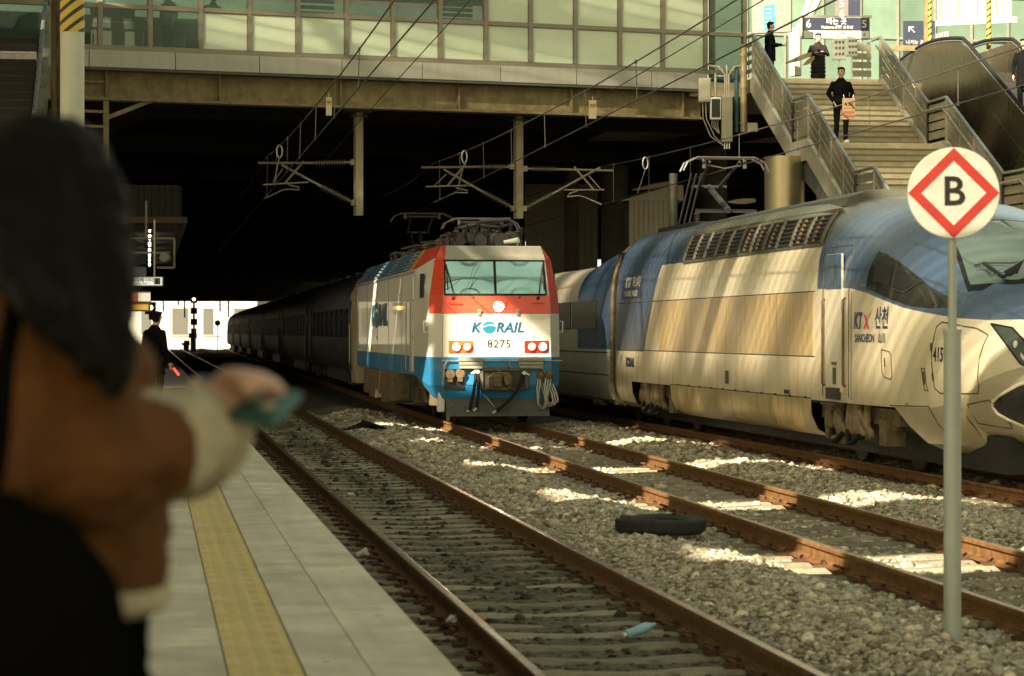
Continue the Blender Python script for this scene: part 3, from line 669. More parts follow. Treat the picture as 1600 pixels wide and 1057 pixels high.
def kring(y):
    W, T, B = lerp_tab(KW, y), lerp_tab(KT, y), lerp_tab(KB, y)
    e = max(0, min(1, (5.5 - y) / 5.2)); e = e * e * (3 - 2 * e) * .8
    out = []
    for i, (fx, z) in enumerate(TPL):
        zz = z if z < 1.5 else 1.5 + (z - 1.5) * (T - 1.5) / (3.95 - 1.5)
        if T < 2.6: zz = B + (z - .33) * (T - B) / (3.95 - .33) * (1 - min(1, (y - 0) / 2.2)) + zz * min(1, y / 2.2)
        zz = max(zz, B)
        t = math.pi * (zz - B) / (T - B); ex = max(0.0, math.sin(max(0, min(math.pi, t)))) ** .52
        x = W * (fx * (1 - e) + ex * e) if 0 < i < NT - 1 else 0
        out.append((x, zz))
    return out
ysec = sorted(set([0, .05, .12, .22, .35, .5, .65, .8, 1, 1.2, 1.4, 1.6, 1.8, 2.0, 2.2, 2.45, 2.7, 2.95, 3.2, 3.5, 3.8, 4.05, 4.4, 4.8, 5.2, 5.6, 6, 6.5, 7, 7.4, 7.75, 8.5, 10, 12, 14, 16, 17.3, 18, 19, 20, 20.9, 21.8, 22.5]))
def shear_y(y, z):
    w = max(0, 1 - abs(y - 4.05) / 2.6); return y - max(0, .9 - z) * 2.0 * w
km = MB(); rings = []
for y in ysec:
    r = kring(y)
    rings.append([(x, shear_y(y, z), z) for x, z in r] + [(-x, shear_y(y, z), z) for x, z in r[-2:0:-1]])
km.loft(rings, caps=True)
n2 = len(rings[0]); keep = []
for fi, f in enumerate(km.f):
    if len(f) == 4:
        j = f[0] // n2; y = (ysec[j] + ysec[min(j + 1, len(ysec) - 1)]) / 2; z = sum(km.v[i][2] for i in f) / 4
        if z < .87 and (4.05 < y < 7.75 or 17.3 < y < 20.9): continue
    keep.append(f)
km.f = keep; km.m = [0] * len(keep)

def ktx_paint():
    m = bpy.data.materials.new('train_paint'); m.use_nodes = True; t = m.node_tree; N = t.nodes; L = t.links; p = N['Principled BSDF']
    tc = N.new('ShaderNodeTexCoord'); sx = N.new('ShaderNodeSeparateXYZ'); L.new(tc.outputs['Object'], sx.inputs[0])
    Y, Z = sx.outputs[1], sx.outputs[2]
    def mth(op, a, b_=None, c=None):
        n = N.new('ShaderNodeMath'); n.operation = op
        for i, v in enumerate((a, b_, c)):
            if v is None: continue
            if isinstance(v, (int, float)): n.inputs[i].default_value = v
            else: L.new(v, n.inputs[i])
        return n.outputs[0]
    def curve(tab, y1, zmax):
        cr = N.new('ShaderNodeValToRGB'); e = cr.color_ramp.elements
        for i, (a, v) in enumerate(tab):
            el = e[i] if i < 2 else e.new(a / y1)
            el.position = a / y1; el.color = (v / zmax,) * 3 + (1,)
        L.new(mth('DIVIDE', Y, y1), cr.inputs[0]); return mth('MULTIPLY', cr.outputs[0], zmax)
    def gt(a, b_): return mth('GREATER_THAN', a, b_)
    def mix(f, a, b_):
        n = N.new('ShaderNodeMix'); n.data_type = 'RGBA'
        L.new(f, n.inputs[0])
        for i, v in ((6, a), (7, b_)):
            if isinstance(v, tuple): n.inputs[i].default_value = (*v, 1)
            else: L.new(v, n.inputs[i])
        return n.outputs[2]
    cream, blue, grey, roof = (.64, .575, .43), (.046, .088, .165), (.38, .345, .255), (.085, .085, .066)
    zc = curve([(0, 2.02), (8.0, 2.47), (1.6, 2.0), (2.2, 2.03), (3.6, 2.17), (5.0, 2.38), (5.8, 2.46), (7.0, 2.47)], 8.0, 4.0)
    nose = mth('MULTIPLY', gt(Z, zc), gt(mth('SUBTRACT', 7.42, mth('MULTIPLY', mth('MAXIMUM', mth('SUBTRACT', Z, 3.1), 0), 1.3)), Y))
    rear = mth('MULTIPLY', mth('MULTIPLY', gt(Z, 1.48), gt(Y, mth('SUBTRACT', 19.7, mth('MULTIPLY', mth('SUBTRACT', Z, 1.48), .85)))), gt(Y, 8))
    rearroof = mth('MULTIPLY', gt(Z, 3.12), gt(Y, 16.6))
    zg = curve([(0, 1.25), (8, .2), (.6, 1.45), (1.2, 1.30), (2.0, 1.02), (2.9, .90), (4.0, .89), (4.2, .2)], 8.0, 4.0)
    lower = gt(zg, Z)
    col = mix(gt(Z, mth('ADD', 3.13, 0)), cream, roof)
    col = mix(lower, col, grey); col = mix(nose, col, blue); col = mix(rear, col, blue); col = mix(rearroof, col, blue)
    # brake dust: rising from the sill, streaked
    mp = N.new('ShaderNodeMapping'); mp.inputs['Scale'].default_value = (4, 4, .45); L.new(tc.outputs['Object'], mp.inputs[0])
    nz = N.new('ShaderNodeTexNoise'); nz.inputs['Scale'].default_value = 1.0; nz.inputs['Detail'].default_value = 7; nz.inputs['Roughness'].default_value = .6; L.new(mp.outputs[0], nz.inputs[0])
    n3 = N.new('ShaderNodeTexNoise'); n3.inputs['Scale'].default_value = .7; n3.inputs['Detail'].default_value = 6; L.new(tc.outputs['Object'], n3.inputs[0])
    gr = N.new('ShaderNodeMapRange'); gr.inputs[1].default_value = 2.6; gr.inputs[2].default_value = .5; gr.inputs[3].default_value = .08; gr.inputs[4].default_value = .85; L.new(Z, gr.inputs[0])
    yr = N.new('ShaderNodeMapRange'); yr.inputs[1].default_value = 1.0; yr.inputs[2].default_value = 7.0; yr.inputs[3].default_value = .25; yr.inputs[4].default_value = 1.0; L.new(Y, yr.inputs[0])
    dn = N.new('ShaderNodeMapRange'); dn.inputs[1].default_value = .36; dn.inputs[2].default_value = .68; L.new(nz.outputs[0], dn.inputs[0])
    d2 = N.new('ShaderNodeMapRange'); d2.inputs[1].default_value = .3; d2.inputs[2].default_value = .7; d2.inputs[3].default_value = .75; L.new(n3.outputs[0], d2.inputs[0])
    df = mth('MULTIPLY', mth('MULTIPLY', mth('MULTIPLY', gr.outputs[0], yr.outputs[0]), mth('ADD', mth('MULTIPLY', dn.outputs[0], .75), .25)), d2.outputs[0])
    col = mix(df, col, (.36, .24, .09))
    L.new(col, p.inputs['Base Color'])
    rr = N.new('ShaderNodeMapRange'); rr.inputs[3].default_value = .26; rr.inputs[4].default_value = .6; L.new(df, rr.inputs[0]); L.new(rr.outputs[0], p.inputs['Roughness'])
    p.inputs['Coat Weight'].default_value = .04
    return m
KPAINT = ktx_paint()
kbody = km.build('body', KPAINT, ktx, smooth=30)
KSEAM = mat('train_seam', (.10, .085, .06), .7); KPANEL = mat('train_dusty_panel', (.44, .335, .165), .4, var=.15, scale=1.5, streak=.75, dirt=(.27, .165, .055), rand=.05)
KSKIRT = mat('train_skirt', (.43, .34, .19), .42, var=.2, scale=1.5, streak=.7, dirt=(.22, .135, .05), rand=.05)
KBLUE = mat('train_blue', (.046, .088, .165), .36, var=.06, scale=2); KNAVY = mat('letter_navy', (.02, .04, .10), .4); KRED = mat('letter_red', (.55, .04, .03), .4)
KGLASS = mat('train_window', (.035, .037, .03), .1, .2); KCREAM = mat('train_cream', (.62, .56, .44), .4, var=.08, streak=.3, dirt=(.34, .25, .13))
KSCR = mat('train_windscreen', (.20, .28, .26), .05, .6, var=.05, scale=1)
KROOF = mat('train_roof', (.075, .075, .058), .55, var=.2, scale=2, streak=.3, dirt=(.08, .07, .05))

kbm = bmesh.new(); kbm.from_mesh(kbody.data); KBV = BVHTree.FromBMesh(kbm); kbm.free()
def khalf(y, z, off=.006):
    h = KBV.ray_cast(Vector((-4, y, z)), Vector((1, 0, 0)))
    return (h[0].x - off) if h[0] is not None else -1.435 - off
def kray(u, v, off=.006):
    o = Vector((-T3X, -KY0, EYE)); d = (P(u, v, 30) - Vector((0, 0, EYE))).normalized()
    h = KBV.ray_cast(o, d)
    if h[0] is None: return None
    n = h[1] if h[1].dot(d) < 0 else -h[1]
    return h[0] + n * off
def conform(o, off=.006):
    for v in o.data.vertices: v.co.x = khalf(v.co.y, v.co.z, off + v.co.x * 0)
def patch_yz(poly, off=.006, cuts=3):
    """polygon given as (y,z) laid on the left flank"""
    bm = bmesh.new(); f = bm.faces.new([bm.verts.new((0, a, c)) for a, c in poly]); bmesh.ops.triangulate(bm, faces=[f])
    bmesh.ops.subdivide_edges(bm, edges=bm.edges, cuts=cuts, use_grid_fill=True)
    for v in bm.verts: v.co.x = khalf(v.co.y, v.co.z, off)
    m = MB(); bm.verts.index_update(); m.add([v.co[:] for v in bm.verts], [tuple(v.index for v in f.verts) for f in bm.faces]); bm.free(); return m
def line_yz(pts, r=.008, off=.001, dens=.12):
    o = []
    for (a, b_), (c, d) in zip(pts, pts[1:]):
        k = max(1, int(math.hypot(c - a, d - b_) / dens))
        for i in range(k): t = i / k; y, z = a + (c - a) * t, b_ + (d - b_) * t; o.append((khalf(y, z, off), y, z))
    y, z = pts[-1]; o.append((khalf(y, z, off), y, z))
    m = MB(); m.tube(o, r, 5); return m
def both(m, name, mt, parent=ktx, smooth=60):
    """build on the left flank and mirrored on the right"""
    o = m.build(name, mt, parent, smooth=smooth)
    f = MB(); f.add([(-x, y, z) for x, y, z in m.v], [tuple(reversed(q)) for q in m.f]); f.m = list(m.m); f.build(name, mt, parent, smooth=smooth); return o
# dusty side panels
np_ = 8
for i in range(np_):
    y0 = 7.62 + i * (18.35 - 7.62) / np_; y1 = y0 + (18.35 - 7.62) / np_ - .012
    q = MB(); q.box(-1.441, -1.42, y0, y1, 1.52, 2.43); both(q, 'side_panel', KPANEL, smooth=None)
for z in (1.505, 2.445): both(line_yz([(7.55, z), (22.4, z)], .009, dens=2), 'side_moulding', KSEAM)
both(line_yz([(7.75, .9), (17.3, .9)], .01, dens=2), 'sill_joint', KSEAM)
# skirt panels with curved joints
for i in range(8):
    y0 = 7.8 + i * 1.185; q = MB(); rg = []
    for y in (y0, y0 + 1.17):
        rg.append([(-x * 1.435 - .008, y - (.88 - z) * .35, z) for x, z in ((.995, .885), (.985, .65), (.935, .45), (.80, .345), (.6, .32))])
    q.loft(rg, closed=False, caps=False); both(q, 'skirt_panel', KSKIRT)
for i in range(11):
    q = MB(); q.cbox((-1.445, 8.0 + i * .86, .905), (.02, .07, .03)); both(q, 'skirt_latch', BLACK, smooth=None)
# vent grille on the shoulder
def shoulder(y, k):  # k 0..1 from z 3.13 up
    zt = 3.13 + .44 * k; r = kring(y)
    for (x0, z0), (x1, z1) in zip(r, r[1:]):
        if z0 <= zt <= z1 and z1 > z0: t = (zt - z0) / (z1 - z0); return Vector((-(x0 + (x1 - x0) * t), y, zt))
    return Vector((-1.3, y, zt))
GN = 11; gy0, gy1 = 7.45, 16.4
for i in range(GN):
    a = gy0 + (gy1 - gy0) * i / GN; c = gy0 + (gy1 - gy0) * (i + 1) / GN
    q = MB(); q.loft([[tuple(shoulder(y, k / 6) + Vector((-.004, 0, .003))) for k in range(7)] for y in (a, c)], closed=False, caps=False); gb = both(q, 'vent_bay', BLACK)
    for k in range(7):
        q = MB(); off = Vector((-.018, 0, .012)); p0 = shoulder(a + .05, .06 + k * .145); p1 = shoulder(c - .05, .06 + k * .145)
        q.beam(p0 + off, p1 + off, .022, .018); both(q, 'louvre', DKMETAL, gb, smooth=None)
    if i in (0, 1, 3, 4, 5):
        q = MB()
        for k in range(6): q.cbox(tuple(shoulder(a + .42, .1 + k * .145) + Vector((-.03, 0, .02))), (.02, .10, .035))
        q.build('vent_flap', mat('copper_flap', (.42, .27, .15), .35, .6, var=.2), gb)
    for y in ((a,) if i else (a,)) + ((c,) if i == GN - 1 else ()):
        q = MB(); q.tube([tuple(shoulder(y, k / 6) + Vector((-.012, 0, .01))) for k in range(7)], .042, 6); both(q, 'vent_rib', KROOF)
for k, nm in ((-.02, 'vent_rail'), (1.06, 'vent_rail')):
    q = MB(); q.beam(shoulder(gy0 - .05, max(k, 0)) + Vector((-.012, 0, .02 if k > .5 else -.01)), shoulder(gy1 + .05, max(k, 0)) + Vector((-.012, 0, .02 if k > .5 else -.01)), .05, .05); both(q, nm, KROOF, smooth=None)
q = MB(); q.loft([[(x, y, 3.9 + z) for x, z in ((-.98, -.22), (-.9, -.08), (-.55, .03), (.55, .03), (.9, -.08), (.98, -.22))] for y in (7.6, 16.3)]); q.build('roof_fairing', KROOF, ktx, smooth=40)
# cab door, window over it
both(line_yz([(5.82, .95), (5.82, 2.98), (5.9, 3.06), (7.05, 3.06)], .010), 'door_joint', KSEAM)
both(line_yz([(7.1, .95), (7.1, 3.06)], .012), 'door_joint', KSEAM)
q = MB(); q.box(-1.452, -1.42, 6.12, 6.86, 1.02, 2.95); dr = both(q, 'cab_door', mat('door_cream', (.62, .57, .46), .4, var=.06, streak=.2, dirt=(.34, .25, .13)), smooth=None)
q = MB(); q.box(-1.46, -1.44, 6.125, 6.855, 2.46, 2.945); both(q, 'door_top', KBLUE, dr, smooth=None)
q = MB(); q.add([(-1.463, 6.3, 2.5), (-1.463, 6.72, 2.5), (-1.463, 6.62, 2.9), (-1.463, 6.36, 2.9)], [(0, 1, 2, 3)]); both(q, 'door_window', mat('door_glass', (.12, .16, .19), .08, .3), dr, smooth=None)
for y in (5.97, 7.0):
    q = MB(); q.tube([(-1.44, y, 1.1), (-1.475, y, 1.13), (-1.475, y, 2.3), (-1.44, y, 2.33)], .018, 6); both(q, 'handrail', GRIME)
q = MB(); q.box(-1.463, -1.44, 6.38, 6.52, 1.13, 1.36); q.box(-1.475, -1.45, 6.36, 6.54, 1.40, 1.44); both(q, 'door_handle', UNDER, dr, smooth=None)
q = MB(); q.box(-1.50, -1.42, 6.2, 6.75, .92, 1.08); q.box(-1.56, -1.40, 6.15, 6.8, .84, .875); both(q, 'door_step', DKMETAL, smooth=None)
# cab side window with its inner frames
wpoly = [(4.78, 2.93), (4.45, 2.88), (4.0, 2.77), (3.5, 2.61), (3.0, 2.44), (2.55, 2.30), (2.28, 2.21), (2.36, 2.165), (2.8, 2.155), (3.4, 2.19), (4.2, 2.31), (5.05, 2.45), (5.0, 2.62), (4.9, 2.8)]
win = both(patch_yz(wpoly, .006), 'cab_side_window', KGLASS)
PANE = mat('window_pane', (.085, .08, .06), .08, .3)
both(patch_yz([(4.72, 2.82), (4.12, 2.72), (4.12, 2.47), (4.78, 2.54)], .014, 2), 'pane', BLACK, win); both(patch_yz([(3.95, 2.67), (3.35, 2.50), (3.62, 2.40), (3.98, 2.44)], .014, 2), 'pane', BLACK, win)
for pts in ([(4.03, 2.78), (4.02, 2.30)], [(4.02, 2.42), (3.6, 2.36), (3.2, 2.50)]): both(line_yz(pts, .012, .012), 'window_bar', DKMETAL, win)
# lettering
def ltext(body, size, mt, y, z, **k):
    o = text('lettering', body, size, mt, None, (0, 0, 0), (0, 0, 0), ext=0, **k)
    bm = bmesh.new(); bm.from_mesh(o.data); bmesh.ops.subdivide_edges(bm, edges=[e for e in bm.edges if e.calc_length() > .08], cuts=1); bm.to_mesh(o.data); bm.free()
    for v in o.data.vertices:
        a, c = v.co.x, v.co.y; yy, zz = y - a, z + c; v.co = (khalf(yy, zz, .008), yy, zz)
    o.parent = ktx; return o
ltext('KT', .30, KNAVY, 5.38, 2.0, bold=.012, shear=.12, sx=.95)
both(patch_yz([(5.10, 2.09), (5.03, 2.09), (4.86, 1.90), (4.93, 1.90)], .010, 1), 'lettering', KRED)
both(patch_yz([(5.12, 1.90), (5.05, 1.90), (4.84, 2.10), (4.70, 2.18), (4.80, 2.10)], .011, 2), 'lettering', KRED)
ltext('산천', .31, KNAVY, 4.35, 2.02, bold=.006, shear=.1, sx=.95)
ltext('SANCHEON', .155, KNAVY, 5.08, 1.77, bold=.004, sx=1.05, shear=.1); ltext('山川', .15, KNAVY, 4.34, 1.77, bold=.003)
ltext('415', .25, BLACK, 2.42, 1.57, bold=.004, sx=.8)
ltext('14102', .06, KSEAM, 3.6, .93)
WH = mat('decal_white', (.62, .60, .52), .5)
both(patch_yz([(22.0, 2.52), (22.0, 3.02), (19.9, 3.02), (19.9, 2.52)], .004, 1), 'decal_field', mat('decal_navy', (.03, .055, .11), .5))
ltext('KTX', .26, WH, 21.35, 2.84, bold=.014, shear=.25); ltext('개통 20주년', .22, WH, 20.5, 2.84, bold=.004, sx=.75); ltext('KTX 고속열차, 코레일 함께', .13, WH, 20.98, 2.62, bold=.003, sx=.85)
ltext('KORAIL', .24, KNAVY, 21.05, 1.25, bold=.012, shear=.2); ltext('ㄹ', .22, KNAVY, 21.95, 1.3)
# hatches and seams on the nose
def hatch(poly, r=.008): 
    return line_yz(poly + [poly[0]], r, .002)
both(hatch([(4.36, 1.63), (4.06, 1.60), (4.0, 1.56), (4.0, 1.28), (4.06, 1.24), (4.3, 1.27), (4.36, 1.33)]), 'hatch_joint', KSEAM)
both(patch_yz([(4.26, 1.40), (4.22, 1.40), (4.22, 1.52), (4.26, 1.52)], .008, 1), 'hatch_latch', KSEAM)
both(hatch([(2.95, 1.40), (2.86, 1.40), (2.86, 1.12), (2.95, 1.12)]), 'hatch_joint', KSEAM); both(patch_yz([(2.93, 1.36), (2.88, 1.36), (2.88, 1.2), (2.93, 1.2)], .008, 1), 'hatch_latch', KSEAM)
both(hatch([(2.55, 1.92), (2.45, 1.98), (1.7, 1.9), (1.42, 1.82), (1.38, 1.2), (1.44, 1.12), (2.5, 1.10), (2.62, 1.15), (2.62, 1.6)], .009), 'hatch_joint', KSEAM)
for z in (1.25, 1.62):
    both(patch_yz([(2.65, z), (2.6, z), (2.6, z + .1), (2.65, z + .1)], .012, 1), 'hinge', KSEAM)
both(line_yz([(2.1, 1.1), (2.0, .8), (1.95, .6)], .009), 'panel_joint', KSEAM); both(line_yz([(5.7, .93), (5.7, 2.4)], .007), 'panel_joint', KSEAM)
both(hatch([(1.8, .98), (1.2, 1.05), (.95, .78), (1.0, .72), (1.8, .75)], .009), 'hatch_joint', KSEAM)
both(line_yz([(4.15, .90), (2.95, .92), (2.8, .7), (2.5, .5)], .008), 'panel_joint', KSEAM)
both(patch_yz([(13.0, 1.0), (12.75, 1.0), (12.75, 1.22), (13.0, 1.22)], .006, 1), 'data_plate', DKMETAL)
both(patch_yz([(9.2, .93), (8.9, .93), (8.9, .99), (9.2, .99)], .012, 1), 'vent_slot', BLACK)
# windscreen on the nose
def surf(y, t):
    r = kring(y); L_ = [0]
    for (a, c), (d, e) in zip(r, r[1:]): L_.append(L_[-1] + math.hypot(d - a, e - c))
    s = t * L_[-1]
    for i in range(len(r) - 1):
        if s <= L_[i + 1]:
            k = (s - L_[i]) / max(1e-6, L_[i + 1] - L_[i]); return r[i][0] + (r[i + 1][0] - r[i][0]) * k, r[i][1] + (r[i + 1][1] - r[i][1]) * k
    return r[-1]
def ktop(x, y, off):
    h = KBV.ray_cast(Vector((x, y, 6)), Vector((0, 0, -1))); return Vector((x, y, (h[0].z if h[0] is not None else 2.3))) + Vector((0, -off * .6, off))
def screen_patch(g, off):
    rg = []
    for i in range(17):
        r = i / 16; rg.append([tuple(ktop(s * ((.97 - g) * (1 - r) + (.84 - g) * r), (1.66 + g + .62 * s * s) * (1 - r) + (3.78 - g - .38 * s * s) * r, off)) for s in [k / 12 for k in range(-12, 13)]])
    m = MB(); m.loft(rg, closed=False, caps=False); return m
screen_patch(0, .006).build('windscreen_surround', RUBBER, ktx, smooth=80)
screen_patch(.05, .014).build('windscreen', KSCR, ktx, smooth=80)
for s in (-1, 1):
    q = MB(); a, b_, c = ktop(s * .62, 2.02, .05), ktop(s * .70, 2.5, .06), ktop(s * .15, 2.35, .06); q.tube([a, b_], .022, 6); q.tube([a, ktop(s * .35, 2.2, .08), c], .014, 5); q.tube([ktop(s * .80, 2.55, .05), b_, ktop(s * .4, 2.3, .07), ktop(s * .05, 2.1, .06)], .012, 5); q.build('wiper', BLACK, ktx)
# headlight and open coupler hatch
def pix_patch(pts, off, sub=5):
    o = []
    for (a, b_), (c, d) in zip(pts, pts[1:] + pts[:1]):
        for i in range(sub): o.append(kray(a + (c - a) * i / sub, b_ + (d - b_) * i / sub, off))
    o = [p for p in o if p is not None]; cx_, cy_ = sum(p[0] for p in pts) / len(pts), sum(p[1] for p in pts) / len(pts)
    c = kray(cx_, cy_, off); n = len(o); mid = [c.lerp(p, .5) for p in o]
    m = MB(); m.add([c] + mid + o, [(0, 1 + i, 1 + (i + 1) % n) for i in range(n)] + [(1 + i, 1 + n + i, 1 + n + (i + 1) % n, 1 + (i + 1) % n) for i in range(n)]); return m, o
m_, o_ = pix_patch([(1549, 507), (1582, 513), (1612, 545), (1612, 578), (1594, 568)], .008); hlm = both(m_, 'headlight', mat('headlight_glass', (.05, .07, .06), .08, .3))
q = MB(); q.tube([tuple(p) for p in o_] + [tuple(o_[0])], .012, 5); both(q, 'headlight_rim', RUBBER, hlm)
pt = kray(1588, 540, .015); q = MB(); q.ball(tuple(pt), (.03, .03, .05), 8); both(q, 'lamp', LAMPW, hlm)
def kfront(x, z, off):
    h = KBV.ray_cast(Vector((x, -3, z)), Vector((0, 1, 0)))
    if h[0] is None: return Vector((x, 1.0, z))
    n = h[1] if h[1].y < 0 else -h[1]; return h[0] + n * off
n = 40; rings_ = [[tuple(kfront(1.05 * k * math.cos(2 * math.pi * i / n), 1.04 + .43 * k * math.sin(2 * math.pi * i / n), .035)) for i in range(n)] for k in (.08, .3, .5, .7, .85, .95, 1.0)]
m_ = MB(); m_.loft(rings_, caps=True); hat = m_.build('coupler_opening', BLACK, ktx, smooth=60)  # black patch laid on the nose stands in for the dark hole
q = MB(); q.tube(rings_[-1] + [rings_[-1][0]], .022, 6); q.build('opening_rim', KCREAM, hat, smooth=60)
for s in (-1, 1):                                   # folded hatch leaf inside the opening
    q = MB(); rg = []
    for t in range(13):
        a = R(-62 + 124 * t / 12); w_ = .16 * math.cos(R(-75 + 150 * t / 12)) + .02
        rg.append([tuple(kfront(s * 1.05 * k * math.cos(a), 1.02 + .43 * k * math.sin(a), .075)) for k in (.80, .80 - w_ * .5, .80 - w_)])
    q.loft(rg, closed=False, caps=False); q.build('coupler_flap', KCREAM, hat, smooth=60)
q = MB(); q.lathe([(.16, 0), (.18, -.10), (.12, -.16), (.05, -.16)], (0, .06, 1.0), (0, 1, 0), 16); q.box(-.22, .22, -.06, .02, .86, .92); q.build('coupler_head', DKMETAL, hat, smooth=40)
# running gear
q = MB(); q.box(-1.15, 1.15, 3.0, 7.9, .55, .98); q.box(-1.15, 1.15, 17.2, 21, .55, .98); q.box(-.85, .85, 1.2, 22.3, .16, .6); q.build('underframe', BLACK, ktx)  # black boxes fill in the shade beneath the car
KBOG = mat('bogie_dust', (.15, .115, .07), .8, .2, var=.45, scale=10, bump=.3, bscale=50)
bogie(ktx, 5.95, 2.6, .46, 1.18, KBOG); bogie(ktx, 19.1, 2.6, .46, 1.18, KBOG)
for yc in (5.95, 19.1):
    for dy, r_ in ((-.75, .06), (-.35, .09), (.1, .05), (.55, .1), (1.0, .06)):
        q = MB(); q.tube([(-1.33, yc + dy, .95), (-1.36, yc + dy + .03, .6), (-1.3, yc + dy - .05, .42)], r_, 8); q.build('damper', KBOG, ktx, smooth=50)
    for dy in (-.5, .3):
        q = MB(); q.tube([(-1.4, yc + dy, .45), (-1.44, yc + dy + .2, .34), (-1.42, yc + dy + .45, .33), (-1.38, yc + dy + .6, .5)], .035, 7); q.build('brake_hose', RUBBER, ktx, smooth=60)
    q = MB(); q.box(-1.38, -1.1, yc - .25, yc + .15, .45, .92); q.build('gear_case', KBOG, ktx, bevel=.03); q = MB(); q.box(-1.42, -1.2, yc + .85, yc + 1.15, .5, .75); q.build('gear_case', KBOG, ktx, bevel=.03)
# pantograph on the rear roof
q = MB()
zt = 5.2
for sx in (-.5, .5): q = MB(); insul(q, (sx, 19.2, 3.86), .3); q.build('pantograph_insulator', PORC, ktx)
q = MB(); q.beam((-.6, 18.9, 4.18), (.6, 18.9, 4.18), .07, .07); q.tube([(0, 18.7, 4.18), (0, 20.3, 4.72)], .06, 8); q.tube([(-.2, 20.3, 4.72), (-.3, 19.0, 5.12)], .035, 7); q.tube([(.2, 20.3, 4.72), (.3, 19.0, 5.12)], .035, 7); q.tube([(-.35, 20.3, 4.72), (.35, 20.3, 4.72)], .04, 7)
q.box(-.75, .75, 18.3, 21.6, 3.83, 3.95); q.build('pantograph_frame', BLACK, ktx)
for k in range(3):
    q = MB(); q.tube([(-.55 + k * .1, 20.6, 3.95), (-.45 + k * .1, 19.9, 4.95)], .02, 6); q.build('conductor_bar', BLACK, ktx)
q = MB()
for dy in (-.15, .15): q.tube([(-.84, 19 + dy, zt - .26), (-.76, 19 + dy, zt - .1), (-.56, 19 + dy, zt), (.56, 19 + dy, zt), (.76, 19 + dy, zt - .1), (.84, 19 + dy, zt - .26)], .022, 6)
for sx in (-.4, .4): q.tube([(sx, 18.85, zt - .02), (sx, 19.15, zt - .02)], .02, 6); q.tube([(sx, 19, zt), (sx, 19, zt - .2)], .04, 7)
q.tube([(-.4, 19, zt - .12), (0, 19, zt - .2), (.4, 19, zt - .12)], .015, 5); q.build('collector_head', mat('sooty_steel', (.06, .058, .048), .5, .4), ktx)

# ------------------------------------------------------------------ trailer coach behind it
kc = empty('high_speed_coach', (T3X, KY0 + 22.95, 0), 0, 'cream and blue high speed coach coupled behind the silver power car', 'train coach')
def cring(y):
    T = 3.82 - .42 * max(0, min(1, (y - .2) / 4.2)); return [(1.435 * fx, z if z < 2.4 else 2.4 + (z - 2.4) * (T - 2.4) / 1.55) for fx, z in TPL]
q = MB(); ysc = [0, .35, 1.2, 2.2, 3.2, 4.1, 4.6, 8, 12, 18.5]; rg = []
for y in ysc: rr_ = cring(y); rg.append([(x, y, z) for x, z in rr_] + [(-x, y, z) for x, z in rr_[-2:0:-1]])
q.loft(rg); nn = len(rg[0])
for i, f in enumerate(q.f):
    if len(f) == 4:
        j = f[0] // nn; z = sum(q.v[k][2] for k in f) / 4
        q.m[i] = 1 if (j < 5 and z > 1.45) else (2 if z > 3.3 else 0)
q.build('body', [KCREAM, KBLUE, KROOF], kc, smooth=35)
for i in range(5):
    y = 1.75 + i * 3.2; w = MB(); w.box(-1.45, -1.42, y, y + 3.0, 1.93, 2.54); w.build('window', KGLASS, kc, bevel=.006)
w = MB(); w.box(-1.25, 1.25, -.5, .2, .6, 3.5); w.build('gangway', RUBBER, kc)
w = MB()
for y in (-.08,): 
    rr_ = cring(0); w.tube([(-x * 1.005, y, z + .01) for x, z in rr_[2:]], .05, 6)
w.build('gap_seal', GRIME, kc)
w = MB(); w.box(-1.1, 1.1, .4, 3.0, .3, .9); w.build('underframe', BLACK, kc); bogie(kc, 1.6, 2.4, .46, 1.15, KBOG)
for z in (1.42, .95): w = MB(); w.box(-1.442, -1.43, .4, 18.4, z, z + .02); w.build('side_moulding', KSEAM, kc)
# ================================================================== CONCOURSE BRIDGE
BO = Vector((-1.0, 57.7, 0)); BA = math.atan(.2)
def tb(u):
    k = (u - 800) / FPX; dx, dy = SN + k * CS, CS - k * SN; ex, ey = math.cos(BA), math.sin(BA)
    return (BO.y * dx - BO.x * dy) / (ex * dy - ey * dx)
br = empty('concourse_bridge', BO, BA, 'station concourse bridge with green glass panes and grey fascia over the tracks', 'bridge')
GIRD = mat('girder_olive', (.235, .19, .105), .7, .1, var=.35, scale=5, bump=.25, bscale=120, streak=.35, dirt=(.11, .085, .045))
FASC = mat('fascia_grey', (.36, .35, .305), .45, .15, var=.06, scale=2, streak=.25, dirt=(.24, .21, .15), rand=.05)
FRAME = mat('window_frame_bronze', (.21, .19, .145), .45, .3, var=.12, scale=4)
FROST = mat('frosted_glass', (.48, .545, .415), .18, 0, var=.16, scale=.45, rand=.12, spec=.7)
CLEAR = glass_mat('clear_glass', (.07, .13, .10), .30)
SLAB = mat('underside_black', (.02, .019, .017), .9, var=.3)  # near-black colour stands in for the deep shade under the deck
T0, T1 = -13.0, tb(1097)
q = MB(); q.box(T0, T1, .10, .14, 7.38, 8.06); q.build('girder_web', GIRD, br)
q = MB(); q.box(T0, T1, -.10, .34, 7.32, 7.38); q.build('girder_flange', GIRD, br)
for u in (166, 343, 532, 716, 892, 1066):
    q = MB(); t = tb(u); q.box(t - .02, t + .02, -.08, .10, 7.38, 8.05); q.build('stiffener', GIRD, br)
t = tb(135); k = 0
ts = [tb(u) for u in (135, 269, 400, 528, 653, 774.5, 893, 1010, 1097)]
ts = [ts[0] - 2.07 * i for i in range(6, 0, -1)] + ts
for a, c in zip(ts, ts[1:]):
    q = MB(); q.box(a + .008, c - .008, -.36, .2, 8.06, 8.46); q.build('fascia_panel', FASC, br, bevel=.008)
q = MB(); q.box(T0, T1, -.34, .1, 8.0, 8.06); q.build('fascia_soffit', DKCONC, br)
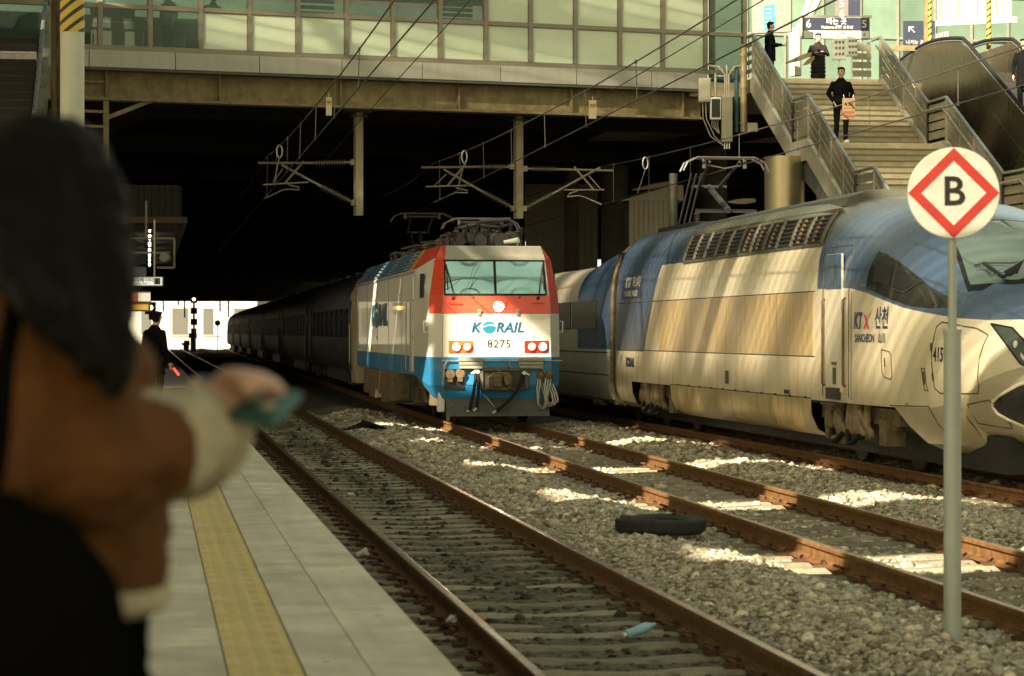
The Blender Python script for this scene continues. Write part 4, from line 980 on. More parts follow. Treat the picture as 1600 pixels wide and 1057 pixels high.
mu = [tb(u) for u in (153, 231, 310, 386, 461, 537, 609, 682.5, 753.5, 823, 893, 962, 1029, 1095.5)]
mu = [mu[0] - 1.2 * i for i in range(9, 0, -1)] + mu
for z0, z1 in ((8.462, 8.575), (9.46, 9.55), (10.95, 11.1)):
    q = MB(); q.box(T0, T1 + .06, -.30, -.16, z0, z1); q.build('transom', FRAME, br)
for x in mu:
    q = MB(); q.box(x - .05, x + .05, -.315, -.15, 8.577, 10.94); q.build('mullion', FRAME, br)
for i, (a, c) in enumerate(zip(mu, mu[1:])):
    j = i - 9
    for row, (z0, z1) in enumerate(((8.575, 9.46), (9.55, 10.95))):
        fro = (j >= 2) if row == 0 else (j >= 8)
        q = MB(); q.box(a + .052, c - .052, -.255, -.24, z0 + .002, z1 - .002); q.build('window_pane', FROST if fro else CLEAR, br)
        q = MB(); w = .018
        q.box(a + .052, c - .052, -.27, -.235, z0 + .001, z0 + w); q.box(a + .052, c - .052, -.27, -.235, z1 - w, z1 - .001); q.box(a + .051, a + .051 + w, -.271, -.234, z0 + w, z1 - w); q.box(c - .051 - w, c - .051, -.271, -.234, z0 + w, z1 - w)
        q.build('glazing_bead', FRAME, br)
q = MB(); q.box(T0, T1 + .06, -.5, 8, 11.1, 11.5); q.build('roof_edge', FASC, br)
# deck, underside beams and far body of the concourse
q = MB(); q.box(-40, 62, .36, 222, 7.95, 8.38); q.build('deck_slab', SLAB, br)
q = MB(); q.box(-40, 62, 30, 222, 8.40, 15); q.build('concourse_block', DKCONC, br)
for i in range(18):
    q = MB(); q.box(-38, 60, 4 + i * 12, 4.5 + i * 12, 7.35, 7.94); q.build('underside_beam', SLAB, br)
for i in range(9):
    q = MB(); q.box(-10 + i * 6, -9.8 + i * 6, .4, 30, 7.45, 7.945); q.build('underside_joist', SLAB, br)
q = MB(); q.box(T0, T1, 9, 9.2, 8.4, 11.1); q.build('back_wall', mat('green_hall_glass', (.12, .19, .15), .2, .1, var=.35, scale=.6), br)
FLOORM = mat('hall_floor', (.28, .26, .22), .5)
q = MB(); q.box(T0, T1, -.14, 9, 8.385, 8.40); q.build('hall_floor', FLOORM, br)
q = MB(); q.box(14.2, 15.75, 8.9, 9, 8.4, 11); q.build('hall_panel', WHITE, br)
# left end frame with brace under the deck
q = MB(); t = tb(166)
q.box(t - .06, t + .06, -.02, .1, 5.6, 7.38); q.beam((t, .05, 6.9), (t + 1.1, .05, 7.36), .10, .10)
for z in (7.75, 7.4, 7.05, 6.7): q.box(t - 1.3, t, 0, .08, z - .03, z + .03)
q.build('end_frame', GIRD, br)
# side walls added to block stray light from the undercroft
for nm, x0, x1 in (('light_block_wall', -15.0, -14.5), ('light_block_wall', 44, 44.5)):
    q = MB(); q.box(x0, x1, 62 if x0 < 0 else 70, 285, -.6, 8.2); tag(q.build(nm, DKCONC), 'dark concrete wall added to block light from the undercroft, %s' % ('on the platform side' if x0 < 0 else 'beyond the stairs'), 'wall')
# things seen in the glazed hall: cabinet, bench rail, white beams
CAB = mat('cabinet_green', (.34, .38, .30), .5)
cb = empty('hall_cabinet', tuple(br.matrix_basis @ Vector((tb(190), 1.2, 8.4))), BA, 'pale green cabinet behind the clear panes at the left end of the bridge', 'cabinet')
q = MB(); q.box(-.45, .55, 0, .5, 0, 1.35); q.build('carcass', CAB, cb, bevel=.02); q = MB(); q.box(-.4, .5, -.02, 0, .72, 1.25); q.build('door', CAB, cb, bevel=.01); q = MB(); q.box(-.42, .52, -.03, 0, .9, .94); q.build('shelf_edge', WHITE, cb)
hr = empty('hall_railing', tuple(br.matrix_basis @ Vector((tb(231), .55, 8.4))), BA, 'dark handrail inside the clear panes at the left of the bridge', 'railing')
q = MB(); q.beam((-2.0, 0, .68), (1.3, 0, .64), .05, .06); q.build('top_rail', DKMETAL, hr)
for x in (-1.2, 0, 1.0): q = MB(); q.tube([(x, 0, 0), (x, 0, .66)], .02, 6); q.build('post', STAIN, hr)
bh = empty('hall_blind', tuple(br.matrix_basis @ Vector((tb(730), .8, 8.4))), BA, 'pale slatted blind behind the dark upper pane near the bridge middle', 'blind')
for i in range(9): q = MB(); q.box(-.42, .42, 0, .05, 1.12 + i * .13, 1.21 + i * .13); q.build('slat', WHITE, bh)
bh2 = empty('hall_blind', tuple(br.matrix_basis @ Vector((tb(512), .9, 8.4))), BA, 'pale slatted grille in the dark upper pane left of the bridge middle', 'blind')
for i in range(8): q = MB(); q.box(-.42, .42, 0, .05, 1.12 + i * .15, 1.21 + i * .15); q.build('slat', WHITE, bh2)

# ------------------------------------------------------------------ hanging masts with cantilevers
MASTM = mat('mast_olive', (.27, .235, .145), .5, .35, var=.25, scale=6, streak=.4, dirt=(.12, .10, .06))
INS = mat('insulator_grey', (.20, .175, .125), .4, var=.2)
WIRE = mat('wire_dark', (.03, .028, .024), .5, .5); WIREL = mat('wire_copper', (.10, .09, .075), .4, .7)
def ins_rod(p, q_, n=12, r=.075):
    p = Vector(p); q_ = Vector(q_); m = MB(); L_ = (q_ - p).length; pr = [(.022, 0)]
    for i in range(n): a = L_ * (i + .25) / n; e = L_ * .30 / n; pr += [(.022, a), (r, a + e * .3), (r * .9, a + e), (.022, a + e * 1.3)]
    m.lathe(pr + [(.022, L_)], p, q_ - p, 10); return m
def mast(u, vtop, vbot, Z, label, arms):
    base = P(u, vtop, Z); root = empty('catenary_mast', (base.x, base.y, 0), BA, label, 'catenary mast', 'masts hung under the bridge girder')
    zt, zb = base.z, P(u, vbot, Z).z
    sec = [(-.095, -.10), (.095, -.10), (.095, -.08), (.015, -.07), (.015, .07), (.095, .08), (.095, .10), (-.095, .10), (-.095, .08), (-.015, .07), (-.015, -.07), (-.095, -.08)]
    q = MB(); q.prism(sec, 'z', zb, zt); q.build('post', MASTM, root)
    q = MB(); q.box(-.33, .33, -.2, .2, zt, zt + .05); q.box(-.16, -.13, -.12, .12, zt - .1, zt); q.box(.13, .16, -.12, .12, zt - .1, zt); q.box(-.22, .22, -.14, .14, zt - .12, zt - .09); q.build('top_plate', DKMETAL, root)
    inv = root.matrix_basis.inverted()
    for a in arms:
        def L(uv): return inv @ P(uv[0], uv[1], Z)
        c = {}
        q = MB(); q.tube([L(a['top'][0]), L(a['top'][1])], .032, 8); q.build('top_tube', MASTM, root)
        ins_rod(L(a['ti'][0]), L(a['ti'][1])).build('insulator', INS, root, smooth=40)
        q = MB(); q.tube([L(a['ti'][1]), L(a['mt'])], .03, 7); q.cbox(L(a['mt']), (.14, .12, .14)); q.build('clevis', MASTM, root)
        q = MB(); q.tube([L(a['dg'][0]), L(a['dg'][1])], .032, 8); q.build('bracket_tube', MASTM, root)
        ins_rod(L(a['dg'][1]), L(a['di'])).build('insulator', INS, root, smooth=40)
        q = MB(); q.tube([L(a['di']), L(a['mb'])], .03, 7); q.cbox(L(a['mb']), (.14, .12, .14)); q.build('clevis', MASTM, root)
        q = MB(); q.tube([L(a['x'][0]), L(a['x'][1])], .03, 7); q.build('strut', MASTM, root)
        q = MB(); q.tube([L(a['reg'][0]), L(a['reg'][1])], .022, 7); q.build('registration_tube', MASTM, root)
        q = MB(); q.tube([L(a['tie'][0]), L(a['tie'][1])], .013, 5); q.build('tie_rod', STEEL, root)
        q = MB(); q.tube([L(p) for p in a['arm']], .018, 6); q.build('steady_arm', STEEL, root)
mast(560, 176, 337, 60, 'left hanging catenary mast, one cantilever reaching over the near track', [dict(top=((403, 255), (493, 255)), ti=((493, 255), (541, 254)), mt=(552, 254), dg=((440, 258), (501, 291)), di=(546, 314), mb=(553, 317), x=((475, 252), (445, 287)), reg=((411, 289), (482, 285)), tie=((442, 264), (427, 285)), arm=[(412, 311), (440, 298), (450, 296), (468, 297), (467, 293), (450, 289)])])
mast(810, 182, 342, 61.5, 'right hanging catenary mast with cantilevers on both sides above the locomotive', [
    dict(top=((658, 262), (748, 261)), ti=((748, 261), (790, 261)), mt=(800, 261), dg=((693, 265), (756, 301)), di=(796, 322), mb=(803, 326), x=((728, 256), (699, 291)), reg=((665, 292), (737, 290)), tie=((698, 272), (678, 291)), arm=[(677, 317), (700, 306), (712, 301), (731, 302), (730, 298), (712, 294)]),
    dict(top=((870, 265), (958, 267)), ti=((870, 265), (830, 264)), mt=(819, 264), dg=((938, 262), (864, 303)), di=(824, 324), mb=(818, 326), x=((897, 261), (927, 296)), reg=((881, 297), (944, 297)), tie=((920, 275), (938, 295)), arm=[(940, 320), (915, 309), (905, 306), (886, 308), (890, 303), (904, 298)])])
# ------------------------------------------------------------------ overhead wires
def wire(name, label, pts, r, m, sag=()):
    o = []
    for k, (a, b_) in enumerate(zip(pts, pts[1:])):
        a, b_ = Vector(a), Vector(b_); sg_ = sag[k] if k < len(sag) else 0
        for i in range(14): t = i / 14; o.append(a.lerp(b_, t) - Vector((0, 0, 4 * sg_ * t * (1 - t))))
    o.append(Vector(pts[-1])); q = MB(); q.tube(o, r, 5); return tag(q.build(name, m), label, 'wire', 'overhead line wires')
ORD = ['nearest to the mast', 'second from the mast', 'third from the mast', 'fourth from the mast', 'fifth from the mast', 'sixth from the mast', 'seventh from the mast']
def line_pair(pm, pc, slope, nm, ym0=8, drop=4.3, first=1.6, light=True, sag=.45):
    """messenger + contact wire from a support back over the camera along its track, and on into the dark"""
    def at(p, y): return Vector((p.x + slope * (y - p.y), y, p.z))
    def ms(y): t = (y - ym0) / (pm.y - ym0); v = at(pm, y); v.z -= 4 * sag * t * (1 - t); return v
    wire('messenger_wire', 'upper wire of the pair over the %s' % nm, [at(pm, ym0), pm, at(pm, 76)], .012, WIREL if light else WIRE, (sag, .1))
    wire('contact_wire', 'lower wire of the pair over the %s' % nm, [at(pc, ym0), pc, at(pc, 100)], .011, WIRE)
    y = pm.y - first; k = 0
    while y > 24 and k < 7:
        a, c = ms(y), at(pc, y); q = MB(); q.tube([a, c], .0075, 4); q.cbox(a, (.03, .05, .05)); q.cbox(c, (.03, .05, .05))
        tag(q.build('dropper', WIREL), 'thin vertical dropper over the %s, %s' % (nm, ORD[k]), 'wire', 'droppers over the ' + nm); y -= drop; k += 1
    return ms
pairs = ((P(413, 249, 60), P(412, 311, 60), 0.0, 'near track', 53.2, False), (P(676, 256, 61.5), P(677, 317, 61.5), .0107, 'locomotive track', 54.3, True), (P(940, 261, 61.5), P(940, 320, 61.5), 0.0, 'high speed train track', 55.0, True))
for a, c, sl_, nm, yr, lt in pairs:
    ms = line_pair(a, c, sl_, nm, light=lt)
    p = ms(yr); q = MB(); ring = [(p.x + .06 * math.cos(t), p.y, p.z - .12 + .14 * math.sin(t)) for t in [2 * math.pi * i / 14 for i in range(15)]]
    q.tube(ring, .018, 6); q.tube([(p.x, p.y, p.z - .26), (p.x - .1, p.y + .4, c.z)], .012, 5); tag(q.build('wire_clamp', STEEL), 'looped wire clamp on the upper wire of the %s' % nm, 'clamp', 'wire clamps')
    if nm == 'high speed train track': MS3 = ms
a = P(735, 0, 40); wire('feeder_wire', 'single wire crossing the left of the bridge face', [(a.x, a.y, a.z), tuple(P(560, 192, 57)), tuple(P(500, 262, 75))], .010, WIRE)
wire('feeder_wire', 'upper of two close wires rising to the right across the bridge panes', [tuple(P(1420, -120, 30)), tuple(P(1190, 2, 38)), tuple(P(926, 160, 56))], .011, WIRE)
SIGNY = mat('wire_tag', (.48, .42, .28), .6)
for (u, v, Z, w, lb) in ((514, 165, 38.4, .045, 'small hanging tag on the wire at the left of the girder'), (926, 170, 38, .06, 'small hanging tag with yellow field on the wire at the right of the girder')):
    p = P(u, v, Z); t_ = empty('wire_tag', p, -YAW, lb, 'tag'); q = MB(); q.box(-w, w, -.008, .008, -.16, .13); q.build('plate', SIGNY, t_); q = MB(); q.box(-w + .012, w - .012, -.013, -.008, .0, .09); q.build('field', mat('tag_yellow', (.55, .40, .08), .6), t_)
    text('lettering', '위험', w * .85, BLACK, t_, (0, -.016, .045)); q = MB(); q.tube([(0, 0, .13), (0, 0, .2)], .008, 5); q.build('hook', STEEL, t_)

# ================================================================== STAIRS TO THE OTHER PLATFORM
pl2 = MB(); pl2.box(12.62, 34, -6, 285, -.6, PLAT - .035); p2_ = tag(pl2.build('far_platform', mat('shade_dark_concrete', (.05, .045, .038), .9)), kind='structure')  # concrete darkened to give the black shade seen under the train
STEPM = mat('stair_stone', (.42, .365, .245), .75, var=.18, scale=3, bump=.2, bscale=90, rand=.06, streak=.3, dirt=(.2, .16, .09), sdir='y')
NOSE = mat('nosing_shade', (.20, .17, .11), .6, var=.2, scale=8)  # darker than the step, to draw the shadow line below each edge
STRM = mat('stringer_steel', (.44, .415, .34), .42, .35, var=.1, scale=2, streak=.3, dirt=(.24, .2, .12))
SATIN = mat('satin_slat', (.30, .275, .21), .38, .65, var=.12, scale=3)
HANDR = mat('handrail_blue_grey', (.30, .33, .34), .3, .7, var=.08)
stair = empty('staircase', (15.0, 59.1, 0), 0, 'wide stone staircase with steel balustrades descending from the concourse behind the high speed train', 'staircase')
SW = 3.3; RIS = .155; TR = .292
path = []   # (y, z) nodes of the walking line, y negative towards camera
y, z = 0.0, 8.25; segs = []
for fl_ in range(4):
    n = 13 if fl_ < 3 else 11
    segs.append((y, z, y - n * TR, z - n * RIS))
    for i in range(n):
        z -= RIS
        q = MB(); q.box(.03, SW - .03, y - TR, y + .02, z - .14, z); q.build('step', STEPM, stair)
        q = MB(); q.box(.04, SW - .04, y - TR - .022, y - TR + .05, z - .026, z + .004); q.build('nosing', NOSE, stair)
        y -= TR
    if fl_ < 3:
        q = MB(); q.box(.03, SW - .03, y - 1.32, y, z - .2, z - .002); q.build('landing', STEPM, stair); segs.append((y, z, y - 1.32, z)); y -= 1.32
def balustrade(x, sgn, upper_rail):
    for (y0, z0, y1, z1) in segs:
        d = z1 - z0
        q = MB(); q.prism([(y0, z0 - .42), (y0, z0 + .08), (y1, z1 + .08), (y1, z1 - .42)], 'x', x - .05, x + .05); q.build('stringer', STRM, stair)
        n = max(1, round(abs(y1 - y0) / 1.02))
        for i in range(n + 1):
            if i == n and d == 0: continue
            t = i / n; yy = y0 + (y1 - y0) * t; zz = z0 + d * t
            q = MB(); q.box(x - .03, x + .03, yy - .045, yy + .045, zz + .05, zz + 1.02); q.build('post', SATIN, stair, bevel=.006)
        for i in range(n):
            a0, a1 = y0 + (y1 - y0) * i / n - .05, y0 + (y1 - y0) * (i + 1) / n + .05; c0, c1 = z0 + d * (i) / n, z0 + d * (i + 1) / n
            for k in range(4):
                h = .17 + k * .215; q = MB(); q.prism([(a0, c0 + h), (a0, c0 + h + .175), (a1, c1 + h + .175), (a1, c1 + h)], 'x', x - .008, x + .008); q.build('slat', SATIN, stair)
        q = MB(); q.beam((x, y0, z0 + 1.08), (x, y1, z1 + 1.08), .07, .06); q.build('handrail', HANDR, stair, bevel=.015)
        if upper_rail:
            q = MB(); q.tube([(x - .12, y0, z0 + .86), (x - .12, y1, z1 + .86)], .026, 8); q.build('lower_handrail', STAIN, stair, smooth=60)
            for i in range(3):
                t = (i + .5) / 3; yy = y0 + (y1 - y0) * t; zz = z0 + d * t
                q = MB(); q.tube([(x, yy, zz + .84), (x - .12, yy, zz + .84)], .018, 6); q.ball((x - .12, yy, zz + .85), .04, 6); q.build('rail_bracket', STAIN, stair)
balustrade(0, -1, False); balustrade(SW, 1, True)
q = MB(); q.beam((0, 0, 9.33), (0, .65, 9.33), .07, .06); q.beam((SW, 0, 9.33), (SW, .8, 9.33), .07, .06); q.beam((SW, .8, 9.33), (SW - .55, .85, 9.2), .07, .06); q.build('handrail', HANDR, stair)
for k in range(4):
    q = MB(); q.box(-.02, .02, .0, .6, 8.4 + k * .22, 8.5 + k * .22); q.build('slat', SATIN, stair); q = MB(); q.box(SW - .5, SW, .78, .8, 8.4 + k * .22, 8.56 + k * .22); q.build('slat', SATIN, stair)
q = MB(); q.box(0, SW, 0, 16, 7.9, 8.25); q.box(-1.3, 0, 1.4, 16, 7.9, 8.25); q.box(SW, 14, .8, 16, 7.9, 8.25); q.build('top_landing', STEPM, stair)
q = MB(); q.box(-.01, SW, -.01, .02, 7.9, 8.249); q.build('top_riser', STEPM, stair)
q = MB(); q.prism([(0, 7.8), (segs[0][2], segs[0][3] - .44), (segs[1][2], segs[1][3] - .44), (segs[2][2], segs[2][3] - .44), (segs[3][2], segs[3][3] - .44), (segs[4][2], segs[4][3] - .44), (segs[4][2], segs[4][3] - .5), (segs[0][2], segs[0][3] - .55), (0, 7.6)], 'x', .05, SW - .05); q.build('soffit', DKCONC, stair)
COLM = mat('column_steel', (.42, .36, .235), .34, .7, var=.15, scale=1.2, streak=.35, dirt=(.25, .19, .09))
for (u, Z, r, zt, lb) in ((1226, 56.4, .47, 5.95, 'thick brushed steel column under the stair landing behind the high speed train'), (1288, 57.5, .20, 5.9, 'slim steel column right of the thick one under the stairs'), (1300, 66, .1, 7.9, 'thin pale pipe behind the slim steel column')):
    p = P(u, 520, Z); c = empty('column', (p.x, p.y, 0), 0, lb, 'column'); q = MB(); q.lathe([(r, PLAT), (r, 2.9)], n=32); q.build('lower_drum', COLM, c, smooth=40); q = MB(); q.lathe([(r * .998, 2.91), (r * .998, zt)], n=32); q.build('upper_drum', COLM, c, smooth=40)
    q = MB(); q.lathe([(r + .03, PLAT), (r + .03, PLAT + .12)], n=32); q.build('base_ring', COLM, c, smooth=40)

# ================================================================== RIGHT ESCALATOR
ESCP = mat('escalator_cladding', (.11, .093, .055), .28, .75, var=.12, scale=1.5, rand=.05)
esc = empty('escalator', (19.5, 0, 0), 0, 'bronze clad escalator descending beside the stone stairs at the right edge', 'escalator')
def esz(yw): return 8.98 if yw > 56.3 else 8.98 - (56.3 - yw) * .52
def estop(yw): return 8.98 + (.22 * math.sin((yw - 56.3) / 5.2 * math.pi) if 56.3 < yw < 61.5 else 0) if yw > 56.3 else esz(yw)
yy = 61.6
while yy > 44:
    y1 = yy - 1.2; q = MB(); q.prism([(yy - .008, max(.5, esz(yy) - 3.2)), (yy - .008, esz(yy) - .95 if yy < 60 else 8.1), (y1 + .008, esz(y1) - .95), (y1 + .008, max(.5, esz(y1) - 3.2))], 'x', 0, .06); q.build('cladding_panel', ESCP, esc)
    q = MB(); q.prism([(yy - .006, esz(yy) - .95), (yy - .006, estop(yy) - .06), (y1 + .006, estop(y1) - .06), (y1 + .006, esz(y1) - .95)], 'x', .02, .05); q.build('balustrade_panel', ESCP, esc); 
    yy = y1
for x in (.03, 1.3):
    q = MB(); pts = [(x, 61.75, 8.15), (x, 61.8, 8.5), (x, 61.6, 8.9)] + [(x, y_, estop(y_)) for y_ in np.arange(61.2, 44, -.4)]
    q.tube(pts, .045, 8); q.build('handrail', RUBBER, esc, smooth=60)
    q = MB(); q.tube([(p[0], p[1], p[2] - .07) for p in pts[2:]], .03, 6); q.build('rail_guide', HANDR, esc, smooth=60)
q = MB(); q.prism([(61.6, 8.1), (61.6, 8.9), (56.3, 8.93), (44, esz(44) - .05), (44, esz(44) - 1)], 'x', 1.28, 1.32); q.build('far_balustrade', ESCP, esc)
for i in range(40):
    y_ = 56.6 - i * .38; q = MB(); q.box(.12, 1.2, y_ - .38, y_, esz(y_) - 1.35, esz(y_ - .38) - .98 + .2); q.build('step', DKMETAL, esc)
# barrier at the escalator head
bar = empty('barrier', tuple(P(1467, 118, 62)), -.3, 'white barred barrier at the head of the right escalator', 'barrier')
q = MB(); q.tube([(-.2, 0, .0), (-.2, 0, 1.0), (.22, 0, 1.12), (.22, 0, .1), (.1, 0, -.1), (-.2, 0, -.15)], .022, 6); q.build('frame', WHITE, bar)
for i in range(5): q = MB(); q.tube([(-.12 + i * .07, 0, -.05), (-.12 + i * .07, 0, 1.03 + i * .02)], .014, 5); q.build('bar', WHITE, bar)

# ================================================================== GLASS HALL BEHIND THE STAIRS
hall = empty('glass_hall', (13.2, 72, 8.25), .10, 'pale green glazed hall front behind the stair head', 'building')
HG = mat('hall_glass', (.15, .225, .18), .10, .1, var=.30, scale=.5, rand=.18, spec=.8); HW = mat('hall_white', (.52, .52, .45), .45, var=.06)
HFR = mat('hall_frame', (.33, .33, .28), .4, .4)
for i in range(13):
    for j in range(3):
        q = MB(); q.box(i * 1.25 + .04, i * 1.25 + 1.21, 0, .03, j * 1.4 + .04, j * 1.4 + 1.36); q.build('pane', HG, hall)
    q = MB(); q.box(i * 1.25 - .035, i * 1.25 + .035, -.06, .02, 0, 4.2); q.build('mullion', HFR, hall)
for j in range(4): q = MB(); q.box(0, 16.3, -.05, .015, j * 1.4 - .035, j * 1.4 + .035); q.build('transom', HFR, hall)
q = MB(); q.box(0, 16.3, .3, .5, -.1, 4.3); q.build('back_wall', mat('hall_inner', (.25, .30, .25), .6), hall)
wh = empty('upper_gallery', tuple(P(1520, 40, 66)), .12, 'bright white glazed gallery above the right escalator', 'gallery')
q = MB(); q.beam((-1.1, 0, .02), (1.3, 0, .2), .10, .16); q.build('sill', HW, wh); 
for i in range(4): q = MB(); q.box(-1.0 + i * .56, -.50 + i * .56, .02, .05, .15, 1.9); q.build('pane', mat('gallery_glass', (.42, .50, .42), .12, var=.25, scale=1.2, rand=.1), wh); q = MB(); q.box(-1.05 + i * .56, -1.0 + i * .56, -.02, .04, .1, 1.9); q.build('mullion', HW, wh)
for (u, v0, v1, Z, r, lb) in ((1243, -30, 119, 69, .17, 'white steel trunk of the branching column behind the stair head'),):
    p0, p1 = P(u, v1, Z), P(u, v0, Z); c = empty('branching_column', p0, 0, lb, 'column'); q = MB(); q.tube([(0, 0, 0), (0, 0, 1.35)], r, 14); q.build('trunk', HW, c, smooth=50)
    for dx, dz in ((-.75, 2.4), (.8, 2.4), (.45, 2.2)): q = MB(); q.tube([(0, 0, 1.0), (dx * .4, 0, 1.5), (dx, .1, dz)], [.13, .11, .09], 10); q.build('branch', HW, c, smooth=50)
HAZ = bpy.data.materials.new('hazard_stripes'); HAZ.use_nodes = True
def hazard(m):
    t = m.node_tree; N = t.nodes; L = t.links; tc = N.new('ShaderNodeTexCoord'); sx = N.new('ShaderNodeSeparateXYZ'); L.new(tc.outputs['Object'], sx.inputs[0])
    ad = N.new('ShaderNodeMath'); ad.operation = 'MULTIPLY_ADD'; L.new(sx.outputs[0], ad.inputs[0]); ad.inputs[1].default_value = -.8; L.new(sx.outputs[2], ad.inputs[2])
    md = N.new('ShaderNodeMath'); md.operation = 'FRACT'; sc = N.new('ShaderNodeMath'); sc.operation = 'MULTIPLY'; sc.inputs[1].default_value = 6.2; L.new(ad.outputs[0], sc.inputs[0]); L.new(sc.outputs[0], md.inputs[0])
    gt = N.new('ShaderNodeMath'); gt.operation = 'GREATER_THAN'; gt.inputs[1].default_value = .62; L.new(md.outputs[0], gt.inputs[0])
    mx = N.new('ShaderNodeMix'); mx.data_type = 'RGBA'; L.new(gt.outputs[0], mx.inputs[0]); mx.inputs[6].default_value = (.62, .43, .06, 1); mx.inputs[7].default_value = (.02, .02, .02, 1)
    L.new(mx.outputs[2], N['Principled BSDF'].inputs['Base Color']); N['Principled BSDF'].inputs['Roughness'].default_value = .5
hazard(HAZ)
for (u, v, Z, r, lb) in ((1453, 62, 61.8, .045, 'thin yellow and black striped pole beside the white barrier'), (1545, 52, 61, .06, 'yellow and black striped pole above the right escalator')):
    p = P(u, v, Z); o = empty('striped_pole', p, 0, lb, 'pole'); q = MB(); q.tube([(0, 0, -.9), (0, 0, 3)], r, 10); q.build('shaft', HAZ, o, smooth=50); q = MB(); q.lathe([(r + .05, -.95), (r + .05, -.9)], n=12); q.build('foot', STEEL, o)
q = MB(); p = P(1447, 118, 62.3)
fr_ = empty('portal_frame', p, -.05, 'brown steel portal frame beside the stair head', 'frame'); q.box(-.05, .05, -.05, .05, -.1, 3); q.build('post', GIRD, fr_); q = MB(); q.box(-1.05, -.05, -.04, .04, .62, .76); q.build('beam', GIRD, fr_)

# signs
NAVY = mat('sign_navy', (.028, .035, .065), .35, var=.03); SWH = mat('sign_white', (.72, .72, .68), .4, var=.03); SGREY = mat('sign_grey', (.16, .15, .13), .5)
sg = empty('platform_sign', tuple(P(1306, 45, 67.5)), -YAW + .05, 'navy hanging sign with white 6 and 5 above the stair head', 'sign')
sg.scale = (1.12,) * 3; q = MB(); q.box(-.84, .84, -.07, .07, -.26, .27); q.build('case', SGREY, sg, bevel=.01); q = MB(); q.box(-.82, .82, -.078, -.07, -.06, .255); q.build('navy_face', NAVY, sg); q = MB(); q.box(-.82, .82, -.078, -.07, -.25, -.065); q.build('white_face', SWH, sg)
for b_, s_, x, z in (('6', .27, -.70, .10), ('5', .27, .70, .10), ('타는 곳', .17, 0, .16), ('Platforms 线路 のりば', .085, .02, .02)): text('lettering', b_, s_, SWH, sg, (x, -.08, z), bold=.003)
for b_, s_, x, z in (('↑', .12, -.58, -.155), ('4', .08, -.44, -.155), ('8', .08, -.26, -.155), ('KTX', .06, -.12, -.155), ('도시전철', .07, .08, -.13), ('Station Line', .04, .08, -.2), ('7', .08, .34, -.155), ('←', .08, .45, -.155), ('18', .08, .52, -.155), ('↓', .1, .70, -.155)): text('lettering', b_, s_, NAVY, sg, (x, -.08, z), bold=.002)
for x in (-.44, -.26, .34, .52):
    q = MB(); n = 16; q.tube([(x + .06 * math.cos(2 * math.pi * i / n), -.08, -.155 + .06 * math.sin(2 * math.pi * i / n)) for i in range(n + 1)], .008, 5); q.build('line_badge', NAVY, sg)
q = MB(); q.box(.78, .86, -.04, .04, -1.25, -.27); q.box(-.9, .9, -.05, .05, .27, .33); q.build('support', STAIN, sg)
s2 = empty('screen_sign', tuple(P(1200, 28, 66.5)), -YAW - .35, 'tilted dark sign with a blue screen and white arrow left of the stair head', 'sign')
s2.scale = (1.08,) * 3; q = MB(); q.box(-.42, .62, -.05, .05, -.40, .45); q.build('case', SGREY, s2, bevel=.02); q = MB(); q.add([(-.08, -.056, -.33), (.22, -.056, -.36), (.18, -.056, .34), (-.10, -.056, .30)], [(0, 1, 2, 3)]); q.build('screen', mat('screen_blue', (.02, .22, .40), .3, emit=(.02, .25, .45), es=.35), s2)
for b_, s_, x, z in (('↙', .2, -.26, .20), ('5', .26, -.22, -.22), ('=', .14, -.24, 0)): text('lettering', b_, s_, SWH, s2, (x, -.058, z), bold=.003)
for i in range(5): q = MB(); q.box(-.04, .10 - .02 * (i % 2), -.062, -.057, .2 - i * .11, .225 - i * .11); q.build('text_bar', SWH, s2)
q = MB(); q.tube([(-.1, 0, .45), (-.1, 0, 1.6)], .03, 6); q.tube([(.4, 0, .45), (.4, 0, 1.6)], .03, 6); q.build('hanger', STEEL, s2)
s3 = empty('platform_sign', tuple(P(1324, 2, 66)), -YAW, 'dark vertical sign with white 5 and arrow at the top edge behind the stairs', 'sign')
q = MB(); q.box(-.34, .38, -.04, .04, -.42, 1.0); q.build('case', SGREY, s3); q = MB(); q.box(.02, .34, -.048, -.04, -.40, .98); q.build('navy_face', NAVY, s3)
for b_, s_, x, z in (('5', .3, -.16, -.08), ('6', .3, -.16, -.36), ('↑', .3, .2, .1)): text('lettering', b_, s_, SWH, s3, (x, -.05, z))
s4 = empty('direction_sign', tuple(P(1436, 58, 64)), -YAW, 'navy panel sign with a white arrow behind the portal frame', 'sign')
q = MB(); q.box(-.42, .42, -.03, .03, -.5, .42); q.build('panel', NAVY, s4); text('lettering', '↖', .3, SWH, s4, (-.2, -.04, .2)); text('lettering', '나가는 곳', .12, SWH, s4, (-.12, -.04, -.15)); text('lettering', 'Exit', .1, SWH, s4, (-.2, -.04, -.3))
for (u, v, w, h, lb) in ((1311, 76, .30, .52, 'white notice board left of a pair behind the man on the stairs'), (1331, 72, .26, .46, 'brighter white notice board right of a pair behind the man on the stairs')):
    b_ = empty('notice_board', tuple(P(u, v, 61.5)), -YAW - .2, lb, 'notice board'); q = MB(); q.box(-w / 2, w / 2, -.02, .02, -h / 2, h / 2); q.build('board', SWH, b_)
    for i in range(3):
        for j in range(3): q = MB(); q.box(-w / 2 + .05 + j * w / 3.4, -w / 2 + .11 + j * w / 3.4, -.024, -.02, h / 2 - .14 - i * .15, h / 2 - .07 - i * .15); q.build('print', SGREY, b_)
    q = MB(); q.box(-w / 2 - .02, w / 2 + .02, -.03, .03, -h / 2 - .04, -h / 2); q.box(-.02, .02, 0, .03, -.95, -h / 2); q.build('stand', STEEL, b_)
